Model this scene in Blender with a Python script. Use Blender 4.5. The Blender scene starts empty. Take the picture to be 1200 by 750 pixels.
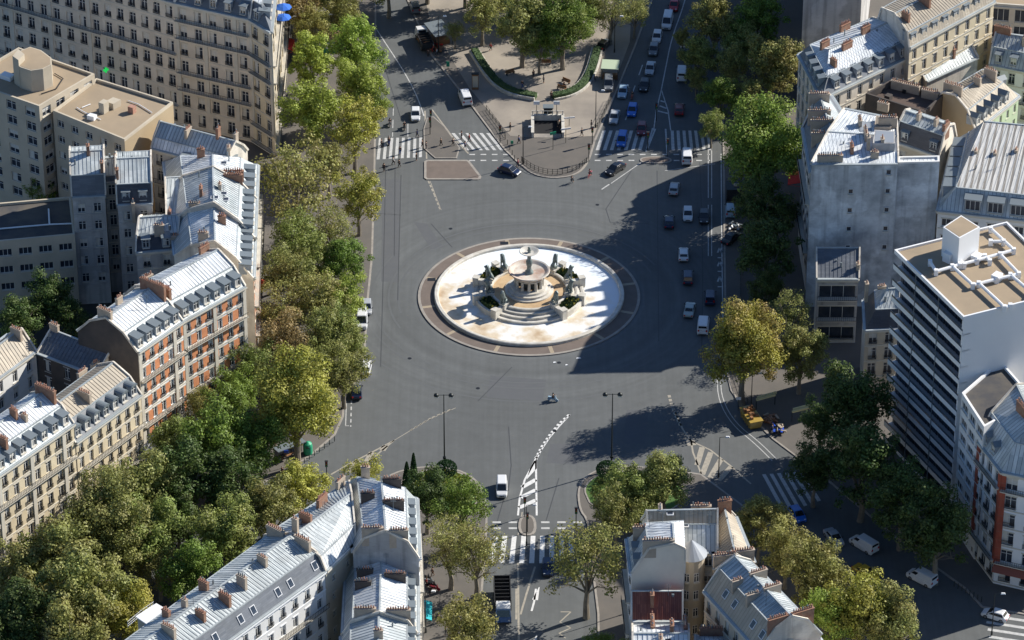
import bpy, bmesh, math, random
from mathutils import Vector, Matrix
random.seed(7)
R = math.radians
SC = bpy.context.scene
COL = SC.collection

# ------------------------------------------------------------------ camera
FPX = 4750.0; PITCH = R(32.45); DIST = 680.0
_dep = PITCH - math.atan((375 - 347) / FPX)
CAM = Vector((-20 / FPX * DIST, -DIST * math.cos(_dep), DIST * math.sin(_dep)))
cd = bpy.data.cameras.new('camera'); cam = bpy.data.objects.new('camera', cd); COL.objects.link(cam)
cam.location = CAM; cam.rotation_euler = (math.pi / 2 - PITCH, 0, 0)
cd.sensor_width = 36; cd.lens = 36 * FPX / 1200; cd.clip_start = 5; cd.clip_end = 6000
SC.camera = cam

# ------------------------------------------------------------------ light
SUN_AZ = R(27.0); SUN_EL = R(32.5)
w = bpy.data.worlds.new('World'); SC.world = w; w.use_nodes = True
nt = w.node_tree; bg = nt.nodes['Background']
sky = nt.nodes.new('ShaderNodeTexSky'); sky.sky_type = 'NISHITA'; sky.sun_disc = False
sky.sun_elevation = SUN_EL; sky.sun_rotation = math.pi / 2 - SUN_AZ; sky.air_density = 1.0; sky.dust_density = 0.3; sky.ozone_density = 6.0
nt.links.new(sky.outputs[0], bg.inputs[0]); bg.inputs[1].default_value = 0.078
sd = bpy.data.lights.new('sun', 'SUN'); sd.energy = 5.0; sd.angle = R(0.5); sd.color = (1.0, 0.94, 0.84)
sun = bpy.data.objects.new('sun', sd); COL.objects.link(sun)
SDIR = Vector((math.cos(SUN_AZ) * math.cos(SUN_EL), math.sin(SUN_AZ) * math.cos(SUN_EL), math.sin(SUN_EL)))
sun.rotation_euler = SDIR.to_track_quat('Z', 'Y').to_euler(); sun.location = SDIR * 300
SC.view_settings.view_transform = 'Standard'; SC.view_settings.look = 'None'
SC.view_settings.gamma = 1; SC.view_settings.exposure = 0.60
SC.render.engine = 'CYCLES'; SC.cycles.max_bounces = 6

# ------------------------------------------------------------------ pixel -> place on a level z
def P(u, v, z=0.0):
    fw = Vector((0, math.cos(PITCH), -math.sin(PITCH))); up = Vector((0, math.sin(PITCH), math.cos(PITCH)))
    d = fw + Vector((1, 0, 0)) * ((u - 600) / FPX) + up * (-(v - 375) / FPX)
    t = (z - CAM.z) / d.z
    p = CAM + d * t; p.z = z
    return p
def PP(pts, z=0.0): return [P(a, b, z) for a, b in pts]

# ------------------------------------------------------------------ materials
def mat(name, col, rough=.7, metal=0, col2=None, scale=1.0, amt=.5, bump=0, objcol=False, spec=.5, detail=5, isl=0, emit=None):
    m = bpy.data.materials.new(name); m.use_nodes = True; t = m.node_tree; b = t.nodes['Principled BSDF']
    b.inputs['Roughness'].default_value = rough; b.inputs['Metallic'].default_value = metal
    b.inputs['Specular IOR Level'].default_value = spec
    c = tuple(col) + (1,)
    src = None
    if objcol:
        oi = t.nodes.new('ShaderNodeObjectInfo'); src = oi.outputs['Color']
    if col2 is not None:
        tc = t.nodes.new('ShaderNodeTexCoord'); n = t.nodes.new('ShaderNodeTexNoise'); n.inputs['Scale'].default_value = scale
        n.inputs['Detail'].default_value = detail; n.inputs['Roughness'].default_value = .6
        t.links.new(tc.outputs['Object'], n.inputs['Vector'])
        cr = t.nodes.new('ShaderNodeMapRange'); cr.inputs['From Min'].default_value = .5 - amt / 2; cr.inputs['From Max'].default_value = .5 + amt / 2
        t.links.new(n.outputs[0], cr.inputs[0])
        mx = t.nodes.new('ShaderNodeMix'); mx.data_type = 'RGBA'; mx.inputs[6].default_value = c; mx.inputs[7].default_value = tuple(col2) + (1,)
        t.links.new(cr.outputs[0], mx.inputs[0])
        if src is not None:
            mm = t.nodes.new('ShaderNodeMix'); mm.data_type = 'RGBA'; mm.blend_type = 'MULTIPLY'; mm.inputs[0].default_value = 1
            t.links.new(src, mm.inputs[6]); t.links.new(mx.outputs[2], mm.inputs[7]); src = mm.outputs[2]
        else: src = mx.outputs[2]
        if bump:
            bp = t.nodes.new('ShaderNodeBump'); bp.inputs['Strength'].default_value = bump; bp.inputs['Distance'].default_value = .05
            t.links.new(n.outputs[0], bp.inputs['Height']); t.links.new(bp.outputs[0], b.inputs['Normal'])
    if src is not None: t.links.new(src, b.inputs['Base Color'])
    else: b.inputs['Base Color'].default_value = c
    if emit: b.inputs['Emission Color'].default_value = tuple(emit[0]) + (1,); b.inputs['Emission Strength'].default_value = emit[1]
    return m

def uvmat(name, base, alt, pitch, line, linecol, rough, metal=0, dirt=None, along='X'):
    """panelled sheet: UV in metres, one random tone per panel and a thin joint between panels, dirt on top"""
    m = bpy.data.materials.new(name); m.use_nodes = True; t = m.node_tree; b = t.nodes['Principled BSDF']; L = t.links
    b.inputs['Roughness'].default_value = rough; b.inputs['Metallic'].default_value = metal
    uv = t.nodes.new('ShaderNodeUVMap'); sp = t.nodes.new('ShaderNodeSeparateXYZ'); L.new(uv.outputs[0], sp.inputs[0])
    def M(op, a, bb=None, c=None):
        n = t.nodes.new('ShaderNodeMath'); n.operation = op
        for i, x in enumerate((a, bb, c)):
            if x is None: continue
            if isinstance(x, (int, float)): n.inputs[i].default_value = x
            else: L.new(x, n.inputs[i])
        return n.outputs[0]
    q = M('DIVIDE', sp.outputs[along], pitch); fl = M('FLOOR', q); fr = M('FRACT', q)
    v2 = M('FLOOR', M('DIVIDE', sp.outputs['Y' if along == 'X' else 'X'], pitch * 4.3))
    oi = t.nodes.new('ShaderNodeObjectInfo')
    cb = t.nodes.new('ShaderNodeCombineXYZ'); L.new(fl, cb.inputs[0]); L.new(v2, cb.inputs[1]); L.new(M('MULTIPLY', oi.outputs['Random'], 97.0), cb.inputs[2])
    wn = t.nodes.new('ShaderNodeTexWhiteNoise'); L.new(cb.outputs[0], wn.inputs['Vector'])
    mx = t.nodes.new('ShaderNodeMix'); mx.data_type = 'RGBA'; mx.inputs[6].default_value = tuple(base) + (1,); mx.inputs[7].default_value = tuple(alt) + (1,)
    L.new(wn.outputs[0], mx.inputs[0])
    tc = t.nodes.new('ShaderNodeTexCoord'); ns = t.nodes.new('ShaderNodeTexNoise'); ns.inputs['Scale'].default_value = .35; ns.inputs['Detail'].default_value = 7
    ns.inputs['Roughness'].default_value = .65
    L.new(tc.outputs['Object'], ns.inputs['Vector'])
    mr = t.nodes.new('ShaderNodeMapRange'); mr.inputs[1].default_value = .42; mr.inputs[2].default_value = .72; mr.inputs[4].default_value = .85; L.new(ns.outputs[0], mr.inputs[0])
    m2 = t.nodes.new('ShaderNodeMix'); m2.data_type = 'RGBA'; L.new(mr.outputs[0], m2.inputs[0]); L.new(mx.outputs[2], m2.inputs[6]); m2.inputs[7].default_value = tuple(dirt or linecol) + (1,)
    ls = M('LESS_THAN', fr, line)
    m3 = t.nodes.new('ShaderNodeMix'); m3.data_type = 'RGBA'; L.new(ls, m3.inputs[0]); L.new(m2.outputs[2], m3.inputs[6]); m3.inputs[7].default_value = tuple(linecol) + (1,)
    L.new(m3.outputs[2], b.inputs['Base Color'])
    return m

M = {}
M['zinc'] = uvmat('zinc_sheet', (.38, .425, .44), (.60, .64, .645), .65, .15, (.17, .20, .22), .5, .1, (.30, .32, .32))
M['zinc_white'] = uvmat('pale_zinc_sheet', (.60, .65, .69), (.84, .87, .88), .65, .15, (.26, .29, .33), .55, .05, (.44, .45, .45))
M['zinc_tan'] = uvmat('weathered_tan_zinc', (.36, .31, .24), (.46, .40, .31), .65, .12, (.22, .19, .15), .6, .05, (.30, .27, .22))
M['zinc_stripe'] = uvmat('striped_batten_zinc', (.62, .62, .60), (.70, .68, .64), 1.05, .38, (.26, .24, .21), .55, .1, (.5, .5, .48))
M['slate'] = uvmat('slate', (.10, .115, .14), (.15, .165, .19), .3, .06, (.07, .075, .09), .5, 0, (.09, .10, .11), 'Y')
M['slate_dark'] = uvmat('dark_slate', (.035, .04, .055), (.06, .065, .08), .3, .06, (.02, .02, .03), .5, 0, (.04, .04, .05), 'Y')
M['tile'] = uvmat('red_tile', (.22, .07, .05), (.30, .11, .07), .28, .18, (.12, .035, .03), .8, 0, (.16, .06, .05), 'X')
M['cream'] = mat('cream_stone', (.68, .61, .51), .85, col2=(.52, .46, .38), scale=.25, amt=.35, bump=.2)
M['yellow_stone'] = mat('yellow_stone', (.70, .60, .42), .85, col2=(.54, .46, .32), scale=.25, amt=.35, bump=.2)
M['white'] = mat('white_render', (.76, .76, .74), .85, col2=(.62, .62, .61), scale=.2, amt=.4)
M['white_band'] = mat('white_concrete', (.80, .80, .79), .8, col2=(.72, .72, .72), scale=.12, amt=.5)
M['grey'] = mat('grey_render', (.44, .43, .42), .9, col2=(.33, .325, .32), scale=.2, amt=.35)
M['beige'] = mat('beige_render', (.56, .49, .38), .85, col2=(.42, .37, .29), scale=.2, amt=.4)
M['tan'] = mat('tan_render', (.42, .33, .21), .85, col2=(.36, .28, .18), scale=.2, amt=.4)
M['party'] = mat('weathered_party_wall', (.60, .63, .65), .9, col2=(.30, .32, .34), scale=.30, amt=.34, bump=.3, detail=9)
M['creamwall'] = mat('pale_cream_end_wall', (.82, .74, .62), .85, col2=(.70, .63, .53), scale=.35, amt=.4, detail=8)
def _streaks(name):
    t = M[name].node_tree; b = t.nodes['Principled BSDF']; L = t.links; src = b.inputs['Base Color'].links[0].from_socket
    tc = t.nodes.new('ShaderNodeTexCoord'); last = src
    for sc, st, lo, hi, f0 in ((.9, (1, 1, .07), .52, .72, .62), (.11, (1, 1, 1), .50, .53, 1.28), (2.2, (.5, .5, 3), .55, .75, .8)):
        mp = t.nodes.new('ShaderNodeMapping'); mp.inputs['Scale'].default_value = st; L.new(tc.outputs['Object'], mp.inputs[0])
        n = t.nodes.new('ShaderNodeTexNoise'); n.inputs['Scale'].default_value = sc; n.inputs['Detail'].default_value = 6; L.new(mp.outputs[0], n.inputs['Vector'])
        r = t.nodes.new('ShaderNodeMapRange'); L.new(n.outputs[0], r.inputs[0])
        for i, q in enumerate((lo, hi, 1, f0)): r.inputs[i + 1].default_value = q
        v = t.nodes.new('ShaderNodeVectorMath'); v.operation = 'SCALE'; L.new(last, v.inputs[0]); L.new(r.outputs[0], v.inputs['Scale']); last = v.outputs[0]
    L.new(last, b.inputs['Base Color'])
_streaks('party')
M['partyl'] = mat('pale_party_wall', (.64, .59, .51), .9, col2=(.50, .46, .40), scale=.4, amt=.4, detail=8)
_streaks('partyl'); _streaks('grey')
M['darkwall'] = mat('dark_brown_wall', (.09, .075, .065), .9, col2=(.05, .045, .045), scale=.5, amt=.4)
M['greenwall'] = mat('pale_green_render', (.50, .62, .40), .85, col2=(.44, .54, .35), scale=.2, amt=.4)
M['yellowwall'] = mat('pale_yellow_render', (.66, .60, .32), .85)
M['brick'] = uvmat('orange_brick', (.64, .25, .11), (.72, .31, .14), .09, .12, (.44, .2, .12), .85, 0, (.40, .16, .08), 'Y')
M['redbrick'] = uvmat('red_brick', (.30, .06, .035), (.36, .085, .045), .09, .12, (.28, .09, .06), .85, 0, (.24, .06, .04), 'Y')
M['trim'] = mat('stone_trim', (.60, .56, .48), .8, col2=(.5, .47, .4), scale=.5, amt=.4)
M['trimw'] = mat('white_trim', (.76, .77, .78), .7)
M['glass'] = mat('window_glass', (.025, .032, .045), .12, spec=.6, col2=(.05, .06, .08), scale=.6, amt=.3)
M['blind'] = mat('window_blind', (.55, .53, .48), .7)
M['wframe'] = mat('window_frame_paint', (.62, .62, .60), .5)
M['iron'] = mat('black_iron', (.018, .02, .024), .5, metal=.3)
M['terracotta'] = mat('terracotta_pots', (.33, .15, .10), .8, col2=(.46, .28, .21), scale=3, amt=.4)
M['stack'] = mat('chimney_render', (.46, .39, .31), .9, col2=(.34, .28, .22), scale=.7, amt=.4)
M['stackbrick'] = mat('chimney_brick', (.30, .19, .13), .9, col2=(.24, .11, .07), scale=1.5, amt=.4)
M['roof_gravel'] = mat('tan_roof_gravel', (.36, .28, .19), .95, col2=(.29, .23, .16), scale=.18, amt=.35, bump=.3, detail=8)
M['roof_brown'] = mat('brown_roof_felt', (.115, .08, .065), .95, col2=(.09, .065, .055), scale=.4, amt=.3)
M['roof_dark'] = mat('dark_roof_felt', (.12, .105, .085), .95, col2=(.06, .06, .065), scale=.15, amt=.2)
M['duct'] = mat('white_duct', (.78, .79, .80), .5)
M['turq'] = mat('turquoise_canvas', (.02, .42, .48), .8)
M['redcloth'] = mat('red_canvas', (.55, .03, .02), .8)
M['bluecloth'] = mat('blue_canvas', (.02, .13, .55), .8)
M['stonew'] = mat('pale_basin_stone', (.62, .60, .55), .7, col2=(.45, .42, .36), scale=.9, amt=.35, bump=.15)
M['bronze'] = mat('weathered_bronze', (.12, .15, .15), .5, metal=.35, col2=(.22, .27, .27), scale=2.2, amt=.35)
M['steel'] = mat('dark_green_steel', (.03, .035, .035), .5, metal=.3)
M['hedge'] = mat('hedge_leaves', (.03, .065, .02), .8, col2=(.055, .10, .03), scale=3, amt=.4, bump=1)
M['grass'] = mat('lawn', (.05, .12, .02), .9, col2=(.08, .15, .03), scale=.8, amt=.4)
M['paint'] = mat('road_paint', (.60, .60, .58), .7, col2=(.34, .345, .35), scale=1.6, amt=.45, detail=8)
M['paintw'] = mat('fresh_road_paint', (.80, .80, .78), .7, col2=(.5, .5, .5), scale=2.2, amt=.6, detail=8)
M['painty'] = mat('yellowed_road_paint', (.42, .38, .30), .7, col2=(.26, .24, .21), scale=1.6, amt=.45, detail=8)
M['kerb'] = mat('granite_kerb', (.34, .31, .27), .8, col2=(.24, .22, .20), scale=.8, amt=.4)
M['skin'] = mat('skin', (.45, .26, .18), .6)
M['dormer'] = mat('dormer_zinc', (.30, .33, .36), .6, col2=(.22, .25, .28), scale=1, amt=.4)
M['wood'] = mat('wood', (.25, .12, .05), .7)

def _asphalt():
    m = bpy.data.materials.new('asphalt'); m.use_nodes = True; t = m.node_tree; b = t.nodes['Principled BSDF']; L = t.links
    b.inputs['Roughness'].default_value = .82
    tc = t.nodes.new('ShaderNodeTexCoord')
    def noise(s, d=6, r=.55, st=(1, 1, 1)):
        mp = t.nodes.new('ShaderNodeMapping'); mp.inputs['Scale'].default_value = st; L.new(tc.outputs['Object'], mp.inputs[0])
        n = t.nodes.new('ShaderNodeTexNoise'); n.inputs['Scale'].default_value = s; n.inputs['Detail'].default_value = d; n.inputs['Roughness'].default_value = r
        L.new(mp.outputs[0], n.inputs['Vector']); return n.outputs[0]
    def mr(x, a, bb, c, d):
        n = t.nodes.new('ShaderNodeMapRange'); L.new(x, n.inputs[0])
        for i, q in enumerate((a, bb, c, d)): n.inputs[i + 1].default_value = q
        return n.outputs[0]
    def mul(x, y):
        n = t.nodes.new('ShaderNodeMath'); n.operation = 'MULTIPLY'; L.new(x, n.inputs[0]); L.new(y, n.inputs[1]); return n.outputs[0]
    f = mul(mul(mr(noise(.035, 4), .3, .7, .86, 1.14), mr(noise(.5, 8, .7), .3, .7, .92, 1.10)), mr(noise(.5, 4, .5, (3.0, .05, 1)), .3, .7, .93, 1.06))
    # wear following the traffic circling the fountain
    ve = t.nodes.new('ShaderNodeVectorMath'); ve.operation = 'LENGTH'; L.new(tc.outputs['Object'], ve.inputs[0])
    cb = t.nodes.new('ShaderNodeCombineXYZ'); L.new(ve.outputs['Value'], cb.inputs[0])
    n2 = t.nodes.new('ShaderNodeTexNoise'); n2.inputs['Scale'].default_value = .45; n2.inputs['Detail'].default_value = 3; L.new(cb.outputs[0], n2.inputs['Vector'])
    fade = mr(ve.outputs['Value'], 30, 45, 1, 0)
    ring = mr(n2.outputs[0], .3, .7, -.17, .15)
    rr = mul(ring, fade); ad = t.nodes.new('ShaderNodeMath'); ad.operation = 'ADD'; L.new(rr, ad.inputs[0]); ad.inputs[1].default_value = 1
    f = mul(f, ad.outputs[0])
    # speckle of fallen leaves and grit
    sp = mr(noise(1.6, 2, .9), .70, .73, 0, .55)
    cc = t.nodes.new('ShaderNodeVectorMath'); cc.operation = 'SCALE'; cc.inputs[0].default_value = (.101, .108, .110); L.new(f, cc.inputs['Scale'])
    mx = t.nodes.new('ShaderNodeMix'); mx.data_type = 'RGBA'; L.new(sp, mx.inputs[0]); L.new(cc.outputs[0], mx.inputs[6]); mx.inputs[7].default_value = (.19, .16, .11, 1)
    L.new(mx.outputs[2], b.inputs['Base Color'])
    return m
M['asphalt'] = _asphalt()
M['pave'] = mat('pavement_asphalt', (.14, .125, .11), .9, col2=(.105, .098, .09), scale=.22, amt=.35, bump=.2, detail=9)
M['sand'] = mat('sandy_gravel', (.34, .30, .25), .95, col2=(.19, .17, .15), scale=.07, amt=.3, bump=.2, detail=9)
M['brownpave'] = mat('brown_ring_paving', (.17, .135, .115), .9, col2=(.13, .105, .09), scale=.5, amt=.4, bump=.2)
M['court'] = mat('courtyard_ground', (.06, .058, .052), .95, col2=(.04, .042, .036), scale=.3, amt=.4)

def _basin():
    m = bpy.data.materials.new('stained_basin_floor'); m.use_nodes = True; t = m.node_tree; b = t.nodes['Principled BSDF']; L = t.links
    tc = t.nodes.new('ShaderNodeTexCoord'); b.inputs['Roughness'].default_value = .7
    n = t.nodes.new('ShaderNodeTexNoise'); n.inputs['Scale'].default_value = .16; n.inputs['Detail'].default_value = 9; n.inputs['Roughness'].default_value = .62; L.new(tc.outputs['Object'], n.inputs['Vector'])
    # stained more on the west side and in the south
    s = t.nodes.new('ShaderNodeVectorMath'); s.operation = 'DOT_PRODUCT'; L.new(tc.outputs['Object'], s.inputs[0]); s.inputs[1].default_value = (-.005, -.0085, 0)
    a = t.nodes.new('ShaderNodeMath'); a.operation = 'ADD'; L.new(n.outputs[0], a.inputs[0]); L.new(s.outputs['Value'], a.inputs[1])
    r = t.nodes.new('ShaderNodeValToRGB'); e = r.color_ramp.elements
    e[0].position = .38; e[0].color = (.72, .78, .84, 1); e[1].position = .74; e[1].color = (.44, .32, .20, 1)
    x = e.new(.52); x.color = (.74, .74, .72, 1); x = e.new(.62); x.color = (.62, .53, .40, 1)
    L.new(a.outputs[0], r.inputs[0]); L.new(r.outputs[0], b.inputs['Base Color'])
    return m
M['basin'] = _basin()
M['inner_pool'] = mat('tan_silt_pool_floor', (.56, .41, .24), .8, col2=(.40, .27, .15), scale=.5, amt=.35, detail=9)

def _leaf():
    m = bpy.data.materials.new('tree_leaves'); m.use_nodes = True; t = m.node_tree; L = t.links; b = t.nodes['Principled BSDF']
    oi = t.nodes.new('ShaderNodeObjectInfo'); g = t.nodes.new('ShaderNodeNewGeometry')
    tc = t.nodes.new('ShaderNodeTexCoord'); n = t.nodes.new('ShaderNodeTexNoise'); n.inputs['Scale'].default_value = .38; n.inputs['Detail'].default_value = 2
    of = t.nodes.new('ShaderNodeVectorMath'); of.operation = 'ADD'; L.new(tc.outputs['Object'], of.inputs[0]); L.new(oi.outputs['Location'], of.inputs[1]); L.new(of.outputs[0], n.inputs['Vector'])
    mr = t.nodes.new('ShaderNodeMapRange'); mr.inputs[1].default_value = .42; mr.inputs[2].default_value = .72; L.new(n.outputs[0], mr.inputs[0])
    # alpha of the object colour = how autumnal
    mu = t.nodes.new('ShaderNodeMath'); mu.operation = 'MULTIPLY'; L.new(mr.outputs[0], mu.inputs[0]); L.new(oi.outputs['Alpha'], mu.inputs[1])
    mx = t.nodes.new('ShaderNodeMix'); mx.data_type = 'RGBA'; L.new(mu.outputs[0], mx.inputs[0]); L.new(oi.outputs['Color'], mx.inputs[6]); mx.inputs[7].default_value = (.28, .195, .085, 1)
    rr = t.nodes.new('ShaderNodeMapRange'); rr.inputs[3].default_value = .65; rr.inputs[4].default_value = 1.75; L.new(g.outputs['Random Per Island'], rr.inputs[0])
    sc = t.nodes.new('ShaderNodeVectorMath'); sc.operation = 'SCALE'; L.new(mx.outputs[2], sc.inputs[0]); L.new(rr.outputs[0], sc.inputs['Scale'])
    L.new(sc.outputs[0], b.inputs['Base Color']); b.inputs['Roughness'].default_value = .55; b.inputs['Specular IOR Level'].default_value = .3
    tr = t.nodes.new('ShaderNodeBsdfTranslucent'); L.new(sc.outputs[0], tr.inputs[0])
    ms = t.nodes.new('ShaderNodeMixShader'); ms.inputs[0].default_value = .36
    L.new(b.outputs[0], ms.inputs[1]); L.new(tr.outputs[0], ms.inputs[2]); L.new(ms.outputs[0], t.nodes['Material Output'].inputs[0])
    return m
M['leaf'] = _leaf()
M['bark'] = mat('bark', (.16, .13, .10), .9, col2=(.26, .23, .18), scale=1.2, amt=.4)
M['carpaint'] = mat('car_paint', (1, 1, 1), .28, objcol=True, spec=.6, col2=(.93, .93, .93), scale=2, amt=.4)
M['carpaint'].node_tree.nodes['Principled BSDF'].inputs['Coat Weight'].default_value = .5
M['carglass'] = mat('car_glass', (.012, .016, .022), .06, spec=.8)
M['tyre'] = mat('tyre', (.02, .02, .02), .8)
M['rim'] = mat('wheel_rim', (.35, .35, .36), .35, metal=.8)
M['lamp_c'] = mat('headlight_glass', (.7, .7, .68), .15)
M['lamp_r'] = mat('taillight_glass', (.45, .02, .015), .2)
M['blackp'] = mat('black_plastic', (.025, .025, .027), .6)
M['cloth'] = mat('cloth', (1, 1, 1), .85, objcol=True, col2=(.8, .8, .8), scale=6, amt=.4)

# ------------------------------------------------------------------ objects
def tag(o, label=None, cat=None, group=None, kind=None):
    if label: o['label'] = label
    if cat: o['category'] = cat
    if group: o['group'] = group
    if kind: o['kind'] = kind
    return o
def empty(name, loc, rz=0, sc=1):
    o = bpy.data.objects.new(name, None); COL.objects.link(o); o.location = loc; o.rotation_euler = (0, 0, rz); o.scale = (sc,) * 3
    o.empty_display_size = .3; return o
def inst(name, me, parent=None, loc=(0, 0, 0), rz=0, col=None, rot=None):
    o = bpy.data.objects.new(name, me); COL.objects.link(o); o.location = loc; o.rotation_euler = rot or (0, 0, rz)
    if parent: o.parent = parent
    if col: o.color = tuple(col) + ((1,) if len(col) == 3 else ())
    return o

class MB:
    def __init__(s): s.v = []; s.f = []; s.m = []; s.u = []
    def face(s, pts, mi=0, uv=None):
        k = len(s.v); s.v += [tuple(p) for p in pts]; s.f.append(tuple(range(k, k + len(pts)))); s.m.append(mi); s.u.append(uv)
    def hexa(s, b, t, mi=0, bottom=True):
        """b, t: rings of equal length"""
        n = len(b); k = len(s.v); s.v += [tuple(p) for p in b] + [tuple(p) for p in t]
        for i in range(n):
            j = (i + 1) % n; s.f.append((k + i, k + j, k + n + j, k + n + i)); s.m.append(mi); s.u.append(None)
        s.f.append(tuple(k + n + i for i in range(n))); s.m.append(mi); s.u.append(None)
        if bottom: s.f.append(tuple(k + i for i in reversed(range(n)))); s.m.append(mi); s.u.append(None)
    def box(s, x0, x1, y0, y1, z0, z1, mi=0):
        s.hexa([(x0, y0, z0), (x1, y0, z0), (x1, y1, z0), (x0, y1, z0)], [(x0, y0, z1), (x1, y0, z1), (x1, y1, z1), (x0, y1, z1)], mi)
    def bar(s, a, b, wd, z0, z1, mi=0, side=0):
        """a vertical-sided bar from a to b (xy), side: 0 centred, 1 to the left, -1 to the right"""
        a = Vector((a[0], a[1], 0)); b = Vector((b[0], b[1], 0)); d = (b - a).normalized(); n = Vector((-d.y, d.x, 0))
        l, r = {0: (wd / 2, -wd / 2), 1: (wd, 0), -1: (0, -wd)}[side]
        q = [a + n * r, b + n * r, b + n * l, a + n * l]
        s.hexa([(p.x, p.y, z0) for p in q], [(p.x, p.y, z1) for p in q], mi)
    def beam(s, a, b, wx, wz, mi=0, up=None):
        a = Vector(a); b = Vector(b); d = (b - a).normalized(); up = Vector(up or (0, 0, 1)); x = d.cross(up)
        if x.length < 1e-4: x = Vector((1, 0, 0))
        x.normalize(); y = x.cross(d).normalized(); x *= wx / 2; y *= wz / 2
        s.hexa([a - x - y, a + x - y, a + x + y, a - x + y], [b - x - y, b + x - y, b + x + y, b - x + y], mi)
    def tube(s, a, b, r0, r1, n=6, mi=0):
        a = Vector(a); b = Vector(b); d = (b - a)
        if d.length < 1e-6: return
        d.normalize(); x = d.orthogonal().normalized(); y = d.cross(x)
        cs = [(math.cos(2 * math.pi * i / n), math.sin(2 * math.pi * i / n)) for i in range(n)]
        s.hexa([a + x * c * r0 + y * q * r0 for c, q in cs], [b + x * c * r1 + y * q * r1 for c, q in cs], mi)
    def prism(s, pts, z0, z1, mi=0, bottom=False):
        s.hexa([(p[0], p[1], z0) for p in pts], [(p[0], p[1], z1) for p in pts], mi, bottom)
    def lathe(s, prof, n=24, c=(0, 0), mi=0, a0=0, a1=2 * math.pi, z=0):
        """prof: (r, z) list bottom/outer to top/inner"""
        full = abs(a1 - a0 - 2 * math.pi) < 1e-6; m = n if full else n + 1; k = len(s.v)
        for r, zz in prof:
            for i in range(m):
                a = a0 + (a1 - a0) * i / n; s.v.append((c[0] + r * math.cos(a), c[1] + r * math.sin(a), z + zz))
        for j in range(len(prof) - 1):
            for i in range(n):
                i2 = (i + 1) % m
                s.f.append((k + j * m + i, k + j * m + i2, k + (j + 1) * m + i2, k + (j + 1) * m + i)); s.m.append(mi); s.u.append(None)
    def build(s, name, mats, parent=None, origin=None, smooth=False, link=True):
        o_ = Vector(origin) if origin is not None else Vector((0, 0, 0))
        me = bpy.data.meshes.new(name)
        me.from_pydata([(a - o_.x, b - o_.y, c - o_.z) for a, b, c in s.v], [], s.f)
        for m_ in (mats if isinstance(mats, (list, tuple)) else [mats]): me.materials.append(M[m_] if isinstance(m_, str) else m_)
        me.polygons.foreach_set('material_index', s.m)
        if any(x is not None for x in s.u):
            ul = me.uv_layers.new(name='UVMap').data
            for p, uvs in zip(me.polygons, s.u):
                if uvs is None: continue
                for li, q in zip(p.loop_indices, uvs): ul[li].uv = q
        if smooth: me.polygons.foreach_set('use_smooth', [True] * len(me.polygons))
        me.update()
        if not link: return me
        o = bpy.data.objects.new(name, me); COL.objects.link(o)
        if parent: o.parent = parent
        return o
def uvq(pts):
    """UVs in metres for a planar polygon, U along its first edge"""
    a = Vector(pts[0]); d = (Vector(pts[1]) - a).normalized(); n = None
    for p in pts[2:]:
        c = d.cross(Vector(p) - a)
        if c.length > 1e-5: n = c.normalized(); break
    if n is None: return [(0, 0)] * len(pts)
    e = n.cross(d)
    return [((Vector(p) - a).dot(d), (Vector(p) - a).dot(e)) for p in pts]
# ------------------------------------------------------------------ ground
def struct(o): o['kind'] = 'structure'; return o
g = MB(); g.face([(-900, -500, 0), (900, -500, 0), (900, 1500, 0), (-900, 1500, 0)]); struct(g.build('road', 'asphalt'))

def smooth_poly(pts, it=2, closed=False):
    for _ in range(it):
        q = [] if closed else [pts[0]]
        n = len(pts)
        for i in range(n if closed else n - 1):
            a, b = pts[i], pts[(i + 1) % n]
            q += [(a[0] * .75 + b[0] * .25, a[1] * .75 + b[1] * .25), (a[0] * .25 + b[0] * .75, a[1] * .25 + b[1] * .75)]
        if not closed: q.append(pts[-1])
        pts = q
    return pts
def ccw(p):
    a = sum(p[i][0] * p[(i + 1) % len(p)][1] - p[(i + 1) % len(p)][0] * p[i][1] for i in range(len(p)))
    return p if a > 0 else p[::-1]
def inset(poly, d):
    n = len(poly); out = []
    for i in range(n):
        a = Vector(poly[i - 1][:2]); b = Vector(poly[i][:2]); c = Vector(poly[(i + 1) % n][:2])
        d1 = (b - a).normalized(); d2 = (c - b).normalized(); n1 = Vector((-d1.y, d1.x)); n2 = Vector((-d2.y, d2.x))
        m_ = (n1 + n2); m_ = m_ / max(.3, m_.dot(m_) / 2) if m_.length > 1e-6 else n1
        out.append(tuple(b + m_ * d))
    return out
def slab(name, px, m, z=.13, kerb=True, world=False, kw=.32, km='kerb'):
    poly = ccw([tuple(p)[:2] for p in (px if world else PP(px))])
    top = inset(poly, kw) if kerb else poly
    b = MB(); b.face([(x, y, z) for x, y in top], 0)
    n = len(poly)
    for i in range(n):
        j = (i + 1) % n
        b.face([(*poly[i], -.05), (*poly[j], -.05), (*poly[j], z + .004), (*poly[i], z + .004)], 1 if kerb else 0)
        if kerb: b.face([(*poly[i], z + .004), (*poly[j], z + .004), (*top[j], z + .004), (*top[i], z + .004)], 1)
    return struct(b.build(name, [m, km]))
W_edge = [(441, -90), (441, 100), (440, 190), (437, 300), (432, 350), (429, 400), (427, 440), (410, 456), (404, 470), (403, 488), (393, 510), (370, 530), (345, 548), (318, 562), (235, 607), (110, 662), (-20, 720), (-200, 790)]
slab('pavement', W_edge + [(-500, 700), (-500, -90)], 'pave')
NI = [(455, -90), (468, -20), (505, 65), (545, 115), (590, 175)] + smooth_poly([(590, 175), (607, 192), (625, 206), (650, 210), (676, 206), (690, 192), (698, 165)], 2)[1:] + [(720, 115), (745, 55), (765, 0), (790, -90)]
slab('pavement', NI, 'pave')
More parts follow.
